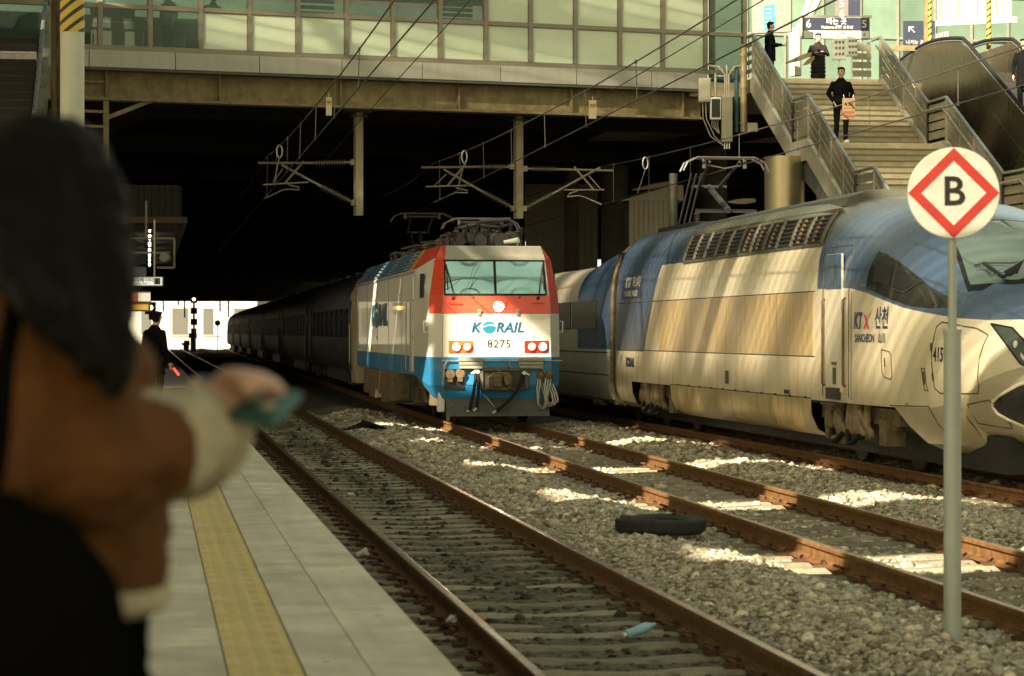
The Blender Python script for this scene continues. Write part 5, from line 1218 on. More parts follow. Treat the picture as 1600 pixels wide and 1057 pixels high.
# leaf shaped sun blades in front of the hall
BLADE = mat('blade_brown', (.20, .14, .075), .5, var=.15)
for i, (a, c, Z, lb) in enumerate((((1228, 99), (1268, 84), 64, 'upper brown leaf shaped blade beside the woman in the long padded coat'), ((1255, 102), (1272, 90), 64, 'lower dark leaf shaped blade beside the woman in the long padded coat'), ((988, 297), (1049, 285), 66, 'long brown leaf shaped blade under the bridge above the white shed'), ((1137, 316), (1180, 313), 60, 'small tan leaf shaped blade left of the thick steel column'))):
    p, q_ = P(*a, Z), P(*c, Z); d = q_ - p; n = 8; q = MB(); rg = []
    for k in range(n + 1):
        t = k / n; w = .02 + .11 * math.sin(math.pi * min(1, t * .8 + .02)); cpt = p + d * t; rg.append([(cpt.x, cpt.y - .05, cpt.z - w * .6), (cpt.x, cpt.y + .05, cpt.z - w * .3), (cpt.x, cpt.y + .05, cpt.z + w * .5), (cpt.x, cpt.y - .05, cpt.z + w * .3)])
    q.loft(rg); tag(q.build('leaf_blade', BLADE, smooth=50), lb, 'fixture')

# ------------------------------------------------------------------ boxes and pipes at the bridge's right end
CREAMB = mat('box_cream', (.36, .335, .25), .5, var=.06); PIPET = mat('pipe_tan', (.36, .29, .17), .5, .2, var=.2); TEAL = mat('pipe_teal', (.03, .09, .11), .5)
ZE = 60.6
def bx(u0, u1, v0, v1, d=.25, Z=ZE): a, c = P(u0, v1, Z), P(u1, v0, Z); return a, c
def wallbox(name, u0, u1, v0, v1, m, lb, d=.22):
    a, c = bx(u0, u1, v0, v1); r = empty(name, ((a.x + c.x) / 2, (a.y + c.y) / 2, a.z), -YAW, lb, 'equipment box'); w = (c - a).length if False else (u1 - u0) / FPX * ZE; h = c.z - a.z
    q = MB(); q.box(-w / 2, w / 2, 0, d, 0, h); q.build('case', m, r, bevel=.02); return r, w, h
r_, w, h = wallbox('junction_box', 1092, 1111, 122, 160, CREAMB, 'pale grey junction box at the right end of the bridge girder'); q = MB(); q.box(-w / 2 + .02, w / 2 - .02, -.012, 0, .03, h - .03); q.build('lid', CREAMB, r_, bevel=.006)
for i in range(2): q = MB(); q.tube([(-.05 + .08 * i, .1, 0), (-.04 + .08 * i, .1, -.4), (.15 + .1 * i, .1, -.85), (.5, .12, -1.1)], .014, 5); q.build('cable', CREAMB, r_)
r_, w, h = wallbox('monitor_box', 1110, 1127, 152, 187, WHITE, 'white framed dark monitor box hanging at the right end of the bridge'); q = MB(); q.box(-w / 2 + .03, w / 2 - .03, -.012, 0, .05, h - .05); q.build('dark_face', BLACK, r_, bevel=.006); q = MB(); q.tube([(0, .1, h), (0, .1, h + .6)], .03, 7); q.build('hanger', STEEL, r_)
for i in range(4): q = MB(); q.tube([(-.09 + .05 * i, .1, 0), (-.09 + .05 * i, .1, -.16), (.1, .1, -.35)], .01, 5); q.build('cable', CREAMB, r_)
r_, w, h = wallbox('cable_cabinet', 1128, 1145, 150, 222, CREAMB, 'tall narrow beige cable cabinet right of the monitor box', .3); q = MB(); q.box(-w / 2 + .02, w / 2 - .02, -.01, 0, .05, h - .03); q.build('door', CREAMB, r_, bevel=.005)
for i in range(3): q = MB(); q.tube([(-.06 + .06 * i, .1, 0), (-.06 + .06 * i, .1, -.17)], .016, 6); q.build('gland', WHITE, r_)
for i in range(3): q = MB(); q.tube([(-.05 + .05 * i, .12, h), (-.05 + .05 * i, .12, h + .55), (-.2 + .2 * i, .2, h + .75), (-.5 + .5 * i, .3, h + .8)], .022, 6); q.build('conduit', CREAMB, r_)
for (u, v0, v1, r, m, lb) in ((1162, 70, 207, .09, PIPET, 'tan vertical pipe beside the left stair balustrade'), (1151, 105, 207, .055, TEAL, 'dark teal vertical pipe left of the tan pipe')):
    p = P(u, v1, ZE + .3); o = empty('pipe', p, 0, lb, 'pipe'); H = P(u, v0, ZE + .3).z - p.z; q = MB(); q.tube([(0, 0, 0), (0, 0, H)], r, 12); q.build('tube', m, o, smooth=50)
    for z in (.2, H * .5, H - .3): q = MB(); q.tube([(0, 0, z), (0, 0, z + .07)], r + .018, 12); q.build('collar', m, o, smooth=50)
q = MB(); a = P(1176, 205, 60); q.box(a.x - .12, a.x + .12, a.y - .05, a.y + .1, a.z - .02, a.z + .2); tag(q.build('terminal_box', CREAMB, bevel=.01), 'small square terminal box under the left stair stringer', 'equipment box')
# glazed end bay between bridge and stairs
eb = empty('end_bay', tuple(br.matrix_basis @ Vector((T1 + .06, 0, 0))), BA, 'glazed end bay between bridge panes and stair balustrade', 'glazed bay')
for z0, z1 in ((8.46, 8.57), (9.46, 9.55)): q = MB(); q.box(0, 1.02, -.3, -.16, z0, z1); q.build('transom', FRAME, eb)
for x in (.97,): q = MB(); q.box(x, x + .1, -.31, -.15, 7.5, 11); q.build('mullion', FRAME, eb)
for z0, z1 in ((8.575, 9.455), (9.555, 10.95)): q = MB(); q.box(.02, .965, -.25, -.235, z0, z1); q.build('pane', CLEAR, eb)
q = MB(); q.tube([(.45, .5, 8.4), (.45, .5, 11)], .09, 10); q.build('white_post', HW, eb, smooth=50)
q = MB(); q.tube([(.05, -.2, 8.42), (.3, -.3, 8.36), (.6, -.28, 8.40), (1.0, -.2, 8.36)], .05, 7); q.tube([(.05, -.24, 8.36), (.5, -.34, 8.32), (1.0, -.24, 8.44)], .04, 7); q.build('cable_bundle', TEAL, eb, smooth=60)
q = MB(); q.box(0, 1.1, -.2, .2, 8.06, 8.3); q.build('fascia_end', FASC, eb)

# ------------------------------------------------------------------ sheds, columns in the undercroft on the right
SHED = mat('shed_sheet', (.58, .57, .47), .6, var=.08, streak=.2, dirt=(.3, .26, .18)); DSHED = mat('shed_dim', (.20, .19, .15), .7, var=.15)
def shed(u0, u1, v0, v1, Z, m, lb, nribs, roof=True):
    a = P(u0, v1, Z); r = empty('panel_shed', (a.x, a.y, 0), -YAW, lb, 'shed'); w = (u1 - u0) / FPX * Z; z0, z1 = PLAT, P(u0, v0, Z).z
    for i in range(nribs): q = MB(); q.box(w * i / nribs + .006, w * (i + 1) / nribs - .006, 0, .04, z0, z1); q.build('wall_panel', m, r, bevel=.008)
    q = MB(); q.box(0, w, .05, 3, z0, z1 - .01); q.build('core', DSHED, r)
    if roof: q = MB(); q.prism([(-.2, z1), (w * 1.0, z1 + .45), (w + .3, z1 + .45), (w + .3, z1 - .02), (-.2, z1 - .02)], 'y', -.15, 3.1); q.build('roof', m, r)
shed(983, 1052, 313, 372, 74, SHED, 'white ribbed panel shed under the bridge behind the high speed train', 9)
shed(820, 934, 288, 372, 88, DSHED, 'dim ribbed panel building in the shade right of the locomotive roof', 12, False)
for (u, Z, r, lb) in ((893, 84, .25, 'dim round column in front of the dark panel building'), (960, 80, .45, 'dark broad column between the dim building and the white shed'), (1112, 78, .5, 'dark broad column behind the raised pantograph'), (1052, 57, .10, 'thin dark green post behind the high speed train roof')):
    p = P(u, 520, Z); q = MB(); q.lathe([(r, PLAT), (r, 7.9 if r > .15 else 5.6)], (p.x, p.y, 0), n=20); tag(q.build('column', DKCONC if r > .15 else mat('post_green', (.06, .065, .045), .5), smooth=40), lb, 'column')
# ================================================================== LEFT SIDE: pole, escalator, platform fittings, far end
POLEM = mat('pole_white', (.52, .52, .45), .45, .1, var=.10, scale=3, streak=.3, dirt=(.32, .29, .2))
p = P(113, 520, 32.4); pole = empty('canopy_pole', (p.x, p.y, PLAT), 0, 'pale round steel pole with a yellow and black hazard sleeve behind the woman', 'pole')
q = MB(); q.lathe([(.160, 0), (.160, 10.0)], n=28); q.build('shaft', POLEM, pole, smooth=40); q = MB(); q.lathe([(.163, 5.38), (.163, 6.6)], n=28); hz = q.build('hazard_sleeve', HAZ, pole, smooth=40)
q = MB(); q.lathe([(.2, 0), (.2, .08)], n=28); q.build('base_ring', STEEL, pole, smooth=40)
le = empty('escalator', (-4.2, 41, 0), 0, 'dark escalator rising to the concourse at the far left edge', 'escalator')
ESTEP = mat('escalator_step', (.035, .03, .024), .5, .4, var=.25, scale=12, streak=.4, dirt=(.04, .035, .03)); EGL = glass_mat('escalator_glass', (.35, .42, .40), .45)
for i in range(38):
    y = i * .38; z = PLAT + i * .21
    q = MB(); q.box(.25, 1.75, y, y + .38, z - .3, z + .2); q.build('step', ESTEP, le)
    q = MB(); q.box(.26, 1.74, y - .008, y + .02, z + .165, z + .204); q.build('step_edge', DKMETAL, le)
for x in (.1, 1.92):
    q = MB(); q.tube([(x, -.6, 1.0), (x, -.8, 1.3), (x, -.5, 1.48), (x, 0, 1.55), (x, 14.2, 9.4), (x, 15.4, 9.4)], .05, 8); q.build('handrail', HANDR, le, smooth=60)
    q = MB(); q.prism([(0, .7), (0, 1.5), (14.2, 9.35), (15.4, 9.35), (15.4, 8.5), (14.2, 8.5)], 'x', x - .012, x + .012); q.build('glass_side', EGL, le)
    q = MB(); q.prism([(0, .2), (0, .72), (14.2, 8.55), (15.4, 8.55), (15.4, 7.8), (14.2, 7.6)], 'x', x - .1, x + .1); q.build('skirt', STAIN, le)
SHUT = mat('rolled_curtain', (.12, .09, .05), .7, var=.25, scale=6, streak=.5, dirt=(.03, .025, .02))
a = P(84, 520, 50)
for i, (dx, r) in enumerate(((0, .07), (.13, .06), (.22, .035))):
    q = MB(); q.tube([(a.x + dx, a.y, 4.5), (a.x + dx + .01, a.y, 6.5), (a.x + dx, a.y, 9.8)], r, 10); tag(q.build('drain_pipe', SHUT, smooth=50), ['broad brown drain pipe between the left escalator and the pale pole', 'second brown drain pipe left of the pale pole', 'thinnest brown drain pipe, directly left of the pale pole'][i], 'pipe')
# low ceiling with fluorescent tubes above the platform in the shade
lc = empty('platform_ceiling', (-6, 58, 0), 0, 'dark low ceiling over the platform in the shade under the bridge', 'ceiling')
for i in range(8): q = MB(); q.box(0, 6.9, i * 5, i * 5 + 4.96, 4.45, 4.6); q.build('ceiling_panel', mat('ceiling_brown', (.06, .042, .026), .7), lc)
TUBE = mat('tube_lit', (1, 1, .95), .4, emit=(1, .97, .85), es=6)
for i in range(7):
    o = empty('ceiling_lamp', (.02, 58.5 + i * 5.2, 4.40), 0, ['nearest', 'second', 'third', 'fourth', 'fifth', 'sixth', 'farthest'][i] + ' lit fluorescent tube in the row over the dark platform', 'lamp', 'fluorescent tubes over the dark platform')
    q = MB(); q.box(-.06, .06, 0, 2.6, 0, .04); q.build('housing', SGREY, o); q = MB(); q.tube([(0, .05, -.02), (0, 2.55, -.02)], .022, 7); q.build('tube', TUBE, o)
es_ = empty('hanging_sign', tuple(P(214, 440, 55)), -YAW, 'pale hanging sign reading elevator in Korean over the dark platform', 'sign')
q = MB(); q.box(-.62, .60, -.05, .05, -.11, .11); q.build('case', SGREY, es_); q = MB(); q.box(-.60, .58, -.056, -.05, -.09, .09); q.build('face', mat('sign_face_lit', (.62, .62, .54), .4, emit=(.8, .8, .66), es=.22), es_)
text('lettering', '엘리베이터', .12, BLACK, es_, (.12, -.06, .03), bold=.002); text('lettering', 'Elevator 电梯', .05, SGREY, es_, (.10, -.06, -.055)); q = MB(); q.box(.40, .54, -.062, -.056, -.07, .075); q.build('pictogram', BLACK, es_); text('lettering', '▯▯', .1, SWH, es_, (.47, -.066, 0))
for x in (-.4, .4): q = MB(); q.tube([(x, 0, .11), (x, 0, 1.4)], .02, 6); q.build('hanger', STEEL, es_)
s5 = empty('hanging_sign', tuple(P(196, 426, 58)), -YAW, 'bluish dark display board above the elevator sign', 'sign'); q = MB(); q.box(-.5, .5, -.05, .05, -.13, .13); q.build('case', mat('board_blue', (.06, .08, .11), .3, .2), s5); q = MB(); q.box(-.48, .48, -.056, -.05, -.11, .11); q.build('face', mat('board_face', (.09, .13, .19), .2), s5)
s6 = empty('advert_panel', tuple(P(205, 470, 62)), -YAW, 'orange and red lit advertising strip below the elevator sign', 'sign'); q = MB(); q.box(-.55, .5, -.05, .05, -.28, .24); q.build('case', SGREY, s6)
for i, c in enumerate(((.55, .25, .05), (.40, .10, .05), (.62, .5, .36))): q = MB(); q.box(-.5 + i * .34, -.18 + i * .34, -.056, -.05, -.02, .2); q.build('field', mat('advert_%d' % i, c, .4, emit=c, es=.35), s6)
q = MB(); q.box(-.5, .45, -.056, -.05, -.24, -.1); q.build('field', mat('advert_gold', (.5, .26, .04), .4, emit=(.5, .24, .03), es=.35), s6)
gf = empty('gantry_frame', tuple(P(205, 395, 56)), -YAW, 'dim steel frame of tubes with a camera above the dark platform', 'frame')
for (x0, z0, x1, z1) in ((-.5, .33, 1.0, .33), (1.0, .33, 1.0, -.35), (1.0, -.35, .6, -.35), (-.5, .0, .9, .0), (-.4, .33, -.4, -.6), (.35, .33, .35, 1.2)):
    q = MB(); q.beam((x0, 0, z0), (x1, 0, z1), .05, .05); q.build('bar', mat('dim_steel', (.14, .13, .10), .5, .5), gf)
q = MB(); q.lathe([(.10, 0), (.12, .1), (.12, .3), (.06, .34)], (.8, -.3, -.12), (0, 1, 0), 12); q.build('camera_housing', SGREY, gf, smooth=40)
gb_ = empty('ceiling_duct', tuple(P(232, 322, 57.5)), -YAW, 'dim ribbed box hanging under the bridge over the platform', 'duct'); 
for i in range(9): q = MB(); q.box(-.72 + i * .16, -.57 + i * .16, 0, .6, -.55, .5); q.build('panel', mat('duct_dim', (.018, .017, .014), .8), gb_)
# far end of the undercroft: header beam, and the bright yard beyond
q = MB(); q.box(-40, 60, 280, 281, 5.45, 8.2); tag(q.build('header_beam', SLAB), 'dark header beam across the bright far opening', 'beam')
for i, u in enumerate((255, 278, 288, 343, 356)):
    p = P(u, 474, 278); q = MB(); q.box(p.x - .08, p.x + .08, 277.5, 278, 5.0 - random.uniform(0, 1.6), 5.45); tag(q.build('hanger_post', SLAB), ['first', 'second', 'third', 'fourth', 'fifth'][i] + ' short dark hanger from the left in the bright far opening', 'post', 'hangers in the far opening')
YARD = mat('yard_wall', (.42, .41, .37), .8, var=.08, scale=.3); YG = mat('yard_glass', (.10, .10, .09), .4)
for i, (x0, x1, y0, h, lb) in enumerate(((-30, 14, 318, 14, 'pale sunlit building with tall windows beyond the far opening'), (15, 70, 330, 19, 'larger pale sunlit building beyond the far opening on the right'))):
    yb = empty('far_building', (x0, y0, -.6), 0, lb, 'building'); W_ = x1 - x0; q = MB(); q.box(0, W_, 0, 12, 0, h); q.build('wall', YARD, yb); q = MB(); q.box(-.3, W_ + .3, -.3, 12.3, h, h + .5); q.build('roof', YARD, yb)
    for k in range(int(W_ / 4)):
        q = MB(); q.box(1 + k * 4, 3 + k * 4 - (k % 2) * .7, -.06, .1, 2.2, 5.6); w_ = q.build('window', YG, yb); q = MB(); q.box(.9 + k * 4, 3.1 + k * 4, -.15, -.02, 2.0, 2.15); q.build('sill', YARD, w_)
q = MB(); q.box(-60, 90, 286, 318, -.6, -.3); tag(q.build('yard_apron', mat('yard_concrete', (.35, .34, .30), .9, var=.1)), kind='structure')
def signal(u, vtop, vbot, Z, lamp, lb, heads=2):
    p = P(u, 520, Z); o = empty('railway_signal', (p.x, p.y, 0), 0, lb, 'signal'); zt = P(u, vtop, Z).z; zb = max(-.2, P(u, vbot, Z).z); s = Z / 250
    q = MB(); q.tube([(0, 0, zb), (0, 0, zt)], .06 + .05 * s, 8); q.build('post', BLACK, o)
    for k in range(heads):
        z = zt - k * (.9 * s + .25); q = MB(); q.box(-.2 - .15 * s, .2 + .15 * s, -.12, .12, z - .28 - .1 * s, z + .28); hd = q.build('signal_head', BLACK, o)
        if k == 0: q = MB(); q.lathe([(.09 + .06 * s, -.15), (.0, -.17)], (0, 0, z), (0, 1, 0), 12); q.build('lamp', lamp, hd)
RED = mat('signal_red', (1, .1, .05), .4, emit=(1, .25, .12), es=12); AMB = mat('signal_amber', (1, .45, .1), .4, emit=(1, .5, .12), es=8)
signal(303, 468, 545, 255, RED, 'black signal post with a small red light in the far opening', 3); signal(235, 481, 500, 120, AMB, 'black signal head with an amber light left of the far opening', 1)
for i, (u, v, h, lb) in enumerate(((291, 545, 1.3, 'small dark stub left of the signal post in the far opening'), (302, 545, 2.6, 'dark ground signal at the foot of the far signal post'))):
    p = P(u, v, 262); q = MB(); q.box(p.x - .3, p.x + .3, p.y, p.y + .4, -.3, -.3 + h * .6); q.box(p.x - .5, p.x + .4, p.y, p.y + .4, -.3 + h * .6, -.3 + h * .8); q.box(p.x - .25, p.x + .35, p.y, p.y + .4, -.3 + h * .8, -.3 + h); tag(q.build('ground_signal', BLACK), lb, 'signal')
p = P(340, 505, 225); rd = empty('round_board', (p.x, p.y, 0), 0, 'round dark board on a thin post beside the last coach', 'sign'); q = MB(); q.lathe([(.27, 0), (.27, .04)], (0, 0, p.z), (0, 1, 0), 20); q.build('disc', BLACK, rd); q = MB(); q.tube([(0, .02, -.2), (0, .02, p.z)], .04, 6); q.build('post', BLACK, rd)
q = MB(); q.box(-4.6, -4.2, 62, 70, PLAT, PLAT + 1.2); tag(q.build('platform_bench', DKMETAL, bevel=.05), 'dark bench block against the shade on the platform', 'bench')

# ================================================================== B SIGN, TYRE, LITTER
SIGNW = mat('sign_cream_white', (.84, .83, .76), .4, var=.05, scale=4, streak=.1, dirt=(.5, .46, .36)); SIGNR = mat('sign_red', (.62, .04, .03), .45, var=.08, scale=10)
POST = mat('post_grey', (.38, .40, .37), .45, .25, var=.12, scale=5, streak=.25, dirt=(.2, .2, .16))
b0 = P(1490, 1006, 15.35); bs = empty('stop_sign', (b0.x, b0.y, -.16), -YAW - R(3), 'round white sign with red diamond and black B on a grey post', 'sign')
zc = P(1489, 302, 15.35).z + .16
q = MB(); q.tube([(0, .06, -.3), (0, .06, 2.02)], .056, 20); q.build('lower_post', POST, bs, smooth=40)
q = MB(); q.tube([(0, .06, 2.0), (0, .06, zc + .2)], .027, 14); q.build('upper_post', POST, bs, smooth=40)
q = MB(); q.tube([(0, .06, 2.0), (0, .06, 2.03)], .060, 20); q.build('collar', POST, bs, smooth=40)
q = MB(); q.lathe([(.282, .02), (.29, .012), (.29, 0), (.284, -.005)], (0, 0, zc), (0, 1, 0), 56); disc = q.build('disc', SIGNW, bs, smooth=30)
a, c = .288, .205; q = MB()
o_ = [(-a, 0), (0, -a), (a, 0), (0, a)]; i_ = [(-c, 0), (0, -c), (c, 0), (0, c)]
for k in range(4): q.add([(o_[k][0], -.008, zc + o_[k][1]), (o_[(k + 1) % 4][0], -.008, zc + o_[(k + 1) % 4][1]), (i_[(k + 1) % 4][0], -.008, zc + i_[(k + 1) % 4][1]), (i_[k][0], -.008, zc + i_[k][1])], [(0, 1, 2, 3)])
q.build('red_diamond', SIGNR, disc); text('lettering', 'B', .26, BLACK, disc, (0, -.008, zc + .003), bold=.004, ext=.002)
q = MB(); q.box(-.05, .05, .02, .06, zc - .1, zc - .06); q.box(-.05, .05, .02, .06, zc + .06, zc + .1); q.build('bracket', STEEL, bs)
tp = P(1032, 828, 23.6); ty = empty('discarded_tyre', (tp.x, tp.y, bed_z(tp.x, tp.y) + .02), .2, 'old black tyre lying flat on the ballast between the tracks', 'tyre')
q = MB(); prof_t = [(.25, .015), (.30, .0), (.40, .0), (.425, .02), (.435, .05), (.435, .11), (.425, .135), (.40, .15), (.30, .145), (.25, .13), (.235, .11), (.27, .10), (.27, .05), (.235, .035)]
n = 40; rg = [[(r * math.cos(2 * math.pi * i / n), r * math.sin(2 * math.pi * i / n), z + .008 * math.sin(2 * math.pi * i / n * 2)) for r, z in prof_t] for i in range(n + 1)]
TYR = mat('tyre_rubber', (.038, .037, .033), .8, var=.3, scale=12); q.loft(rg, caps=False); q.build('carcass', TYR, ty, smooth=40)
for k in range(3):
    q = MB()
    for i in range(48):
        a0 = 2 * math.pi * i / 48; z = .035 + k * .034; q.beam((.437 * math.cos(a0), .437 * math.sin(a0), z), (.437 * math.cos(a0 + .1), .437 * math.sin(a0 + .1), z + .022), .014, .012)
    o = q.build('tread_row', TYR, ty); o['kind'] = 'stuff'
TYT = mat('tyre_patch', (.05, .045, .035), .9)
for (ang, w) in ((2.4, .5), (.6, .4)): 
    q = MB(); q.loft([[(r * math.cos(ang + w * k / 6), r * math.sin(ang + w * k / 6), .152 + .012 * math.sin(k)) for r in (.29, .4)] for k in range(7)], closed=False, caps=False); q.build('torn_rubber', TYT, ty)
def crumple(u, v, Z, size, m, name, lb, cat, dz=.0, flat=.5):
    p = P(u, v, Z); o = MB(); n = 9; rg = []
    for i in range(1, n):
        t = math.pi * i / n; rg.append([((size[0] * math.sin(t) * math.cos(a_) * random.uniform(.6, 1.2)), (size[1] * math.sin(t) * math.sin(a_) * random.uniform(.6, 1.2)), size[2] * (-math.cos(t)) * random.uniform(.7, 1.2)) for a_ in [2 * math.pi * j / 12 for j in range(12)]])
    o.loft(rg); ob = o.build(name, m, loc=(p.x, p.y, p.z + dz)); ob.rotation_euler.z = random.uniform(0, 3); return tag(ob, lb, cat)
PLAST = mat('plastic_white', (.72, .72, .68), .35, var=.08); PLBLUE = mat('plastic_blue', (.28, .48, .55), .25, var=.25, scale=14); PAPER = mat('paper_tan', (.45, .33, .2), .8)
q = MB(); c0 = P(566, 868, 22.0); q.lathe([(.028, -.05), (.038, .04), (.041, .045), (.041, .05)], (0, 0, 0), (.7, -.5, .35), 16); cup = empty('paper_cup', (c0.x, c0.y, -.16), 0, 'white paper cup lying beside the near rail', 'cup'); q.build('wall', PLAST, cup, smooth=40); q = MB(); q.lathe([(.04, .05), (.035, .052)], (0, 0, 0), (.7, -.5, .35), 16); q.build('rim', WHITE, cup)
crumple(710, 972, 16.6, (.05, .06, .05), PLAST, 'plastic_scrap', 'white crumpled scrap leaning on the near rail in the foreground', 'litter')
q = MB(); bb = P(1000, 980, 16.2); bo = empty('plastic_bottle', (bb.x, bb.y, -.14), R(20), 'pale blue crushed plastic bottle lying between the near rails', 'bottle'); q.lathe([(.028, -.11), (.034, -.10), (.03, -.04), (.036, .01), (.033, .06), (.014, .10), (.013, .12)], (0, 0, 0), (1, 0, .25), 12); q.build('body', PLBLUE, bo, smooth=50); q = MB(); q.lathe([(.016, -.135), (.016, -.11)], (0, 0, 0), (1, 0, .25), 10); q.build('base', PLAST, bo)
for (u, v, Z, m, lb) in ((635, 925, 18.7, PAPER, 'brown dry leaf beside the near rail clips'), (1152, 975, 16.6, PAPER, 'tan paper scrap at the outer edge of the near right rail'), (925, 822, 25.2, PLBLUE, 'bluish scrap left of the tyre'), (1085, 879, 21, PLBLUE, 'pale blue scrap on the ballast below the tyre'), (1180, 727, 36.5, PLAST, 'white scrap on the ballast beyond the middle track'), (548, 772, 30, PLAST, 'white scrap outside the near rail by the platform edge')):
    crumple(u, v, Z, (.05, .035, .012), m, 'litter_scrap', lb, 'litter', .0)
q = MB(); s0 = P(575, 650, 48)
for k in range(5): q.tube([(s0.x - .5 + .1 * k, s0.y + .1 * k, -.08 + .03 * k), (s0.x - .1, s0.y + .05, -.02 + .03 * k), (s0.x + .45 - .05 * k, s0.y - .1 * k, -.09 + .02 * k)], .022, 6)
tag(q.build('cable_coil', RUBBER, smooth=60), 'loose black cable heap on the ballast left of the locomotive', 'cable')
# ================================================================== PEOPLE
SKIN = mat('skin', (.56, .34, .23), .5, var=.06, scale=20); HAIRB = mat('hair_black', (.0055, .0042, .0033), .6, var=.4, scale=30, spec=.07)
CBLK = mat('cloth_black', (.008, .008, .009), .8, spec=.04, var=.3, scale=12, bump=.3, bscale=30); CDK = mat('cloth_charcoal', (.022, .021, .021), .85, var=.25, scale=9, bump=.3, bscale=30)
CNAVY = mat('cloth_navy', (.016, .018, .026), .8, var=.2, bump=.3, bscale=30); SHOEW = mat('shoe_white', (.68, .64, .52), .6); SHOEB = mat('shoe_black', (.012, .011, .01), .4); CBEI = mat('cloth_beige', (.34, .30, .20), .85, var=.15); MASKW = mat('face_mask', (.75, .75, .72), .8)

class Fig:
    def __init__(s): s.mb = MB(); s.pr = []; s.mats = []
    def mi(s, m):
        if m not in s.mats: s.mats.append(m)
        return s.mats.index(m)
    def cap(s, p, q, r1, r2, m):
        p, q = Vector(p), Vector(q); d = q - p
        if d.length < 1e-4: d = Vector((0, 0, .001)); q = p + d
        dn = d.normalized(); pts = []; rs = []
        for a in (-85, -60, -30, 0): pts.append(p + dn * r1 * math.sin(R(a))); rs.append(r1 * math.cos(R(a)))
        for a in (0, 30, 60, 85): pts.append(q + dn * r2 * math.sin(R(a))); rs.append(r2 * math.cos(R(a)))
        s.mb.tube(pts, rs, 14); s.pr.append(('c', p, q, r1, r2, s.mi(m)))
    def sec(s, rings, m):
        """rings: (cx, cy, z, rx, ry) from low to high"""
        n = 24; s.mb.loft([[(c[0] + c[3] * math.cos(2 * math.pi * j / n), c[1] + c[4] * math.sin(2 * math.pi * j / n), c[2]) for j in range(n)] for c in rings]); s.pr.append(('s', rings, None, 0, 0, s.mi(m)))
    def ell(s, c, r, m):
        rings = [(c[0], c[1], c[2] - r[2] * math.cos(math.pi * i / 12), r[0] * math.sin(math.pi * i / 12), r[1] * math.sin(math.pi * i / 12)) for i in range(1, 12)]; s.sec(rings, m); s.pr[-1] = ('e', Vector(c), Vector(r), 0, 0, s.mi(m))
    def dist(s, pr, P_):
        if pr[0] == 'c':
            p, q, r1, r2 = np.array(pr[1]), np.array(pr[2]), pr[3], pr[4]; d = q - p; t = np.clip(((P_ - p) @ d) / (d @ d), 0, 1); return np.linalg.norm(P_ - (p + t[:, None] * d), axis=1) - (r1 + (r2 - r1) * t)
        if pr[0] == 'e':
            c, r = np.array(pr[1]), np.array(pr[2]); k = np.linalg.norm((P_ - c) / r, axis=1); return (k - 1) * r.min()
        rg = np.array(pr[1]); z = np.clip(P_[:, 2], rg[0, 2], rg[-1, 2]); f = [np.interp(z, rg[:, 2], rg[:, i]) for i in (0, 1, 3, 4)]
        k = np.sqrt(((P_[:, 0] - f[0]) / f[2]) ** 2 + ((P_[:, 1] - f[1]) / f[3]) ** 2); return np.maximum((k - 1) * np.minimum(f[2], f[3]), np.abs(P_[:, 2] - z))
    def build(s, name, parent, voxel=.011, smooth=5, folds=None):
        me = s.mb.mesh(name, s.mats[0]); o = bpy.data.objects.new('tmp', me)
        rm = o.modifiers.new('r', 'REMESH'); rm.mode = 'VOXEL'; rm.voxel_size = voxel; rm.use_smooth_shade = True
        sm_ = o.modifiers.new('s', 'SMOOTH'); sm_.iterations = smooth; sm_.factor = .5
        m2 = bake(o); m2.name = name
        if folds:                                   # cloth creases or locks: push the surface in and out along its normals
            from mathutils import noise
            amp, sc = folds; nv = [v.normal.copy() for v in m2.vertices]
            for v, nn_ in zip(m2.vertices, nv):
                p_ = Vector((v.co.x * sc[0], v.co.y * sc[1], v.co.z * sc[2])); v.co += nn_ * amp * (noise.noise(p_) + .5 * noise.noise(p_ * 2.3))
        m2.materials.clear(); [m2.materials.append(m) for m in s.mats]
        n = len(m2.polygons); C_ = np.zeros(n * 3); m2.polygons.foreach_get('center', C_); C_ = C_.reshape(-1, 3)
        D = np.stack([s.dist(p, C_) for p in s.pr], 1); best = D.argmin(1); m2.polygons.foreach_set('material_index', np.array([s.pr[i][5] for i in range(len(s.pr))])[best].astype(np.int32)); m2.polygons.foreach_set('use_smooth', [True] * n)
        m2.update(); return link(name, m2, parent)

def hand(f, w, d, m=None, curl=.35, s=1.0, side=1):
    """palm and five fingers from wrist w along direction d"""
    m = m or SKIN; w = Vector(w); d = Vector(d).normalized(); x, y, _ = frame_to(d)
    f.cap(w, w + d * .07 * s, .026 * s, .032 * s, m)
    for i, L_ in enumerate((.062, .072, .068, .052)):
        b = w + d * .085 * s + x * (-.027 + .018 * i) * s; k = b + d * L_ * .55 * s - y * curl * .02; f.cap(b, k, .0095 * s, .0085 * s, m); f.cap(k, k + d * L_ * .35 * s - y * curl * .05, .0085 * s, .0075 * s, m)
    b = w + d * .03 * s + x * .03 * side * s; f.cap(b, b + (d * .03 + x * .03 * side) * s, .012 * s, .010 * s, m); f.cap(b + (d * .03 + x * .03 * side) * s, b + (d * .065 + x * .035 * side) * s, .010 * s, .008 * s, m)

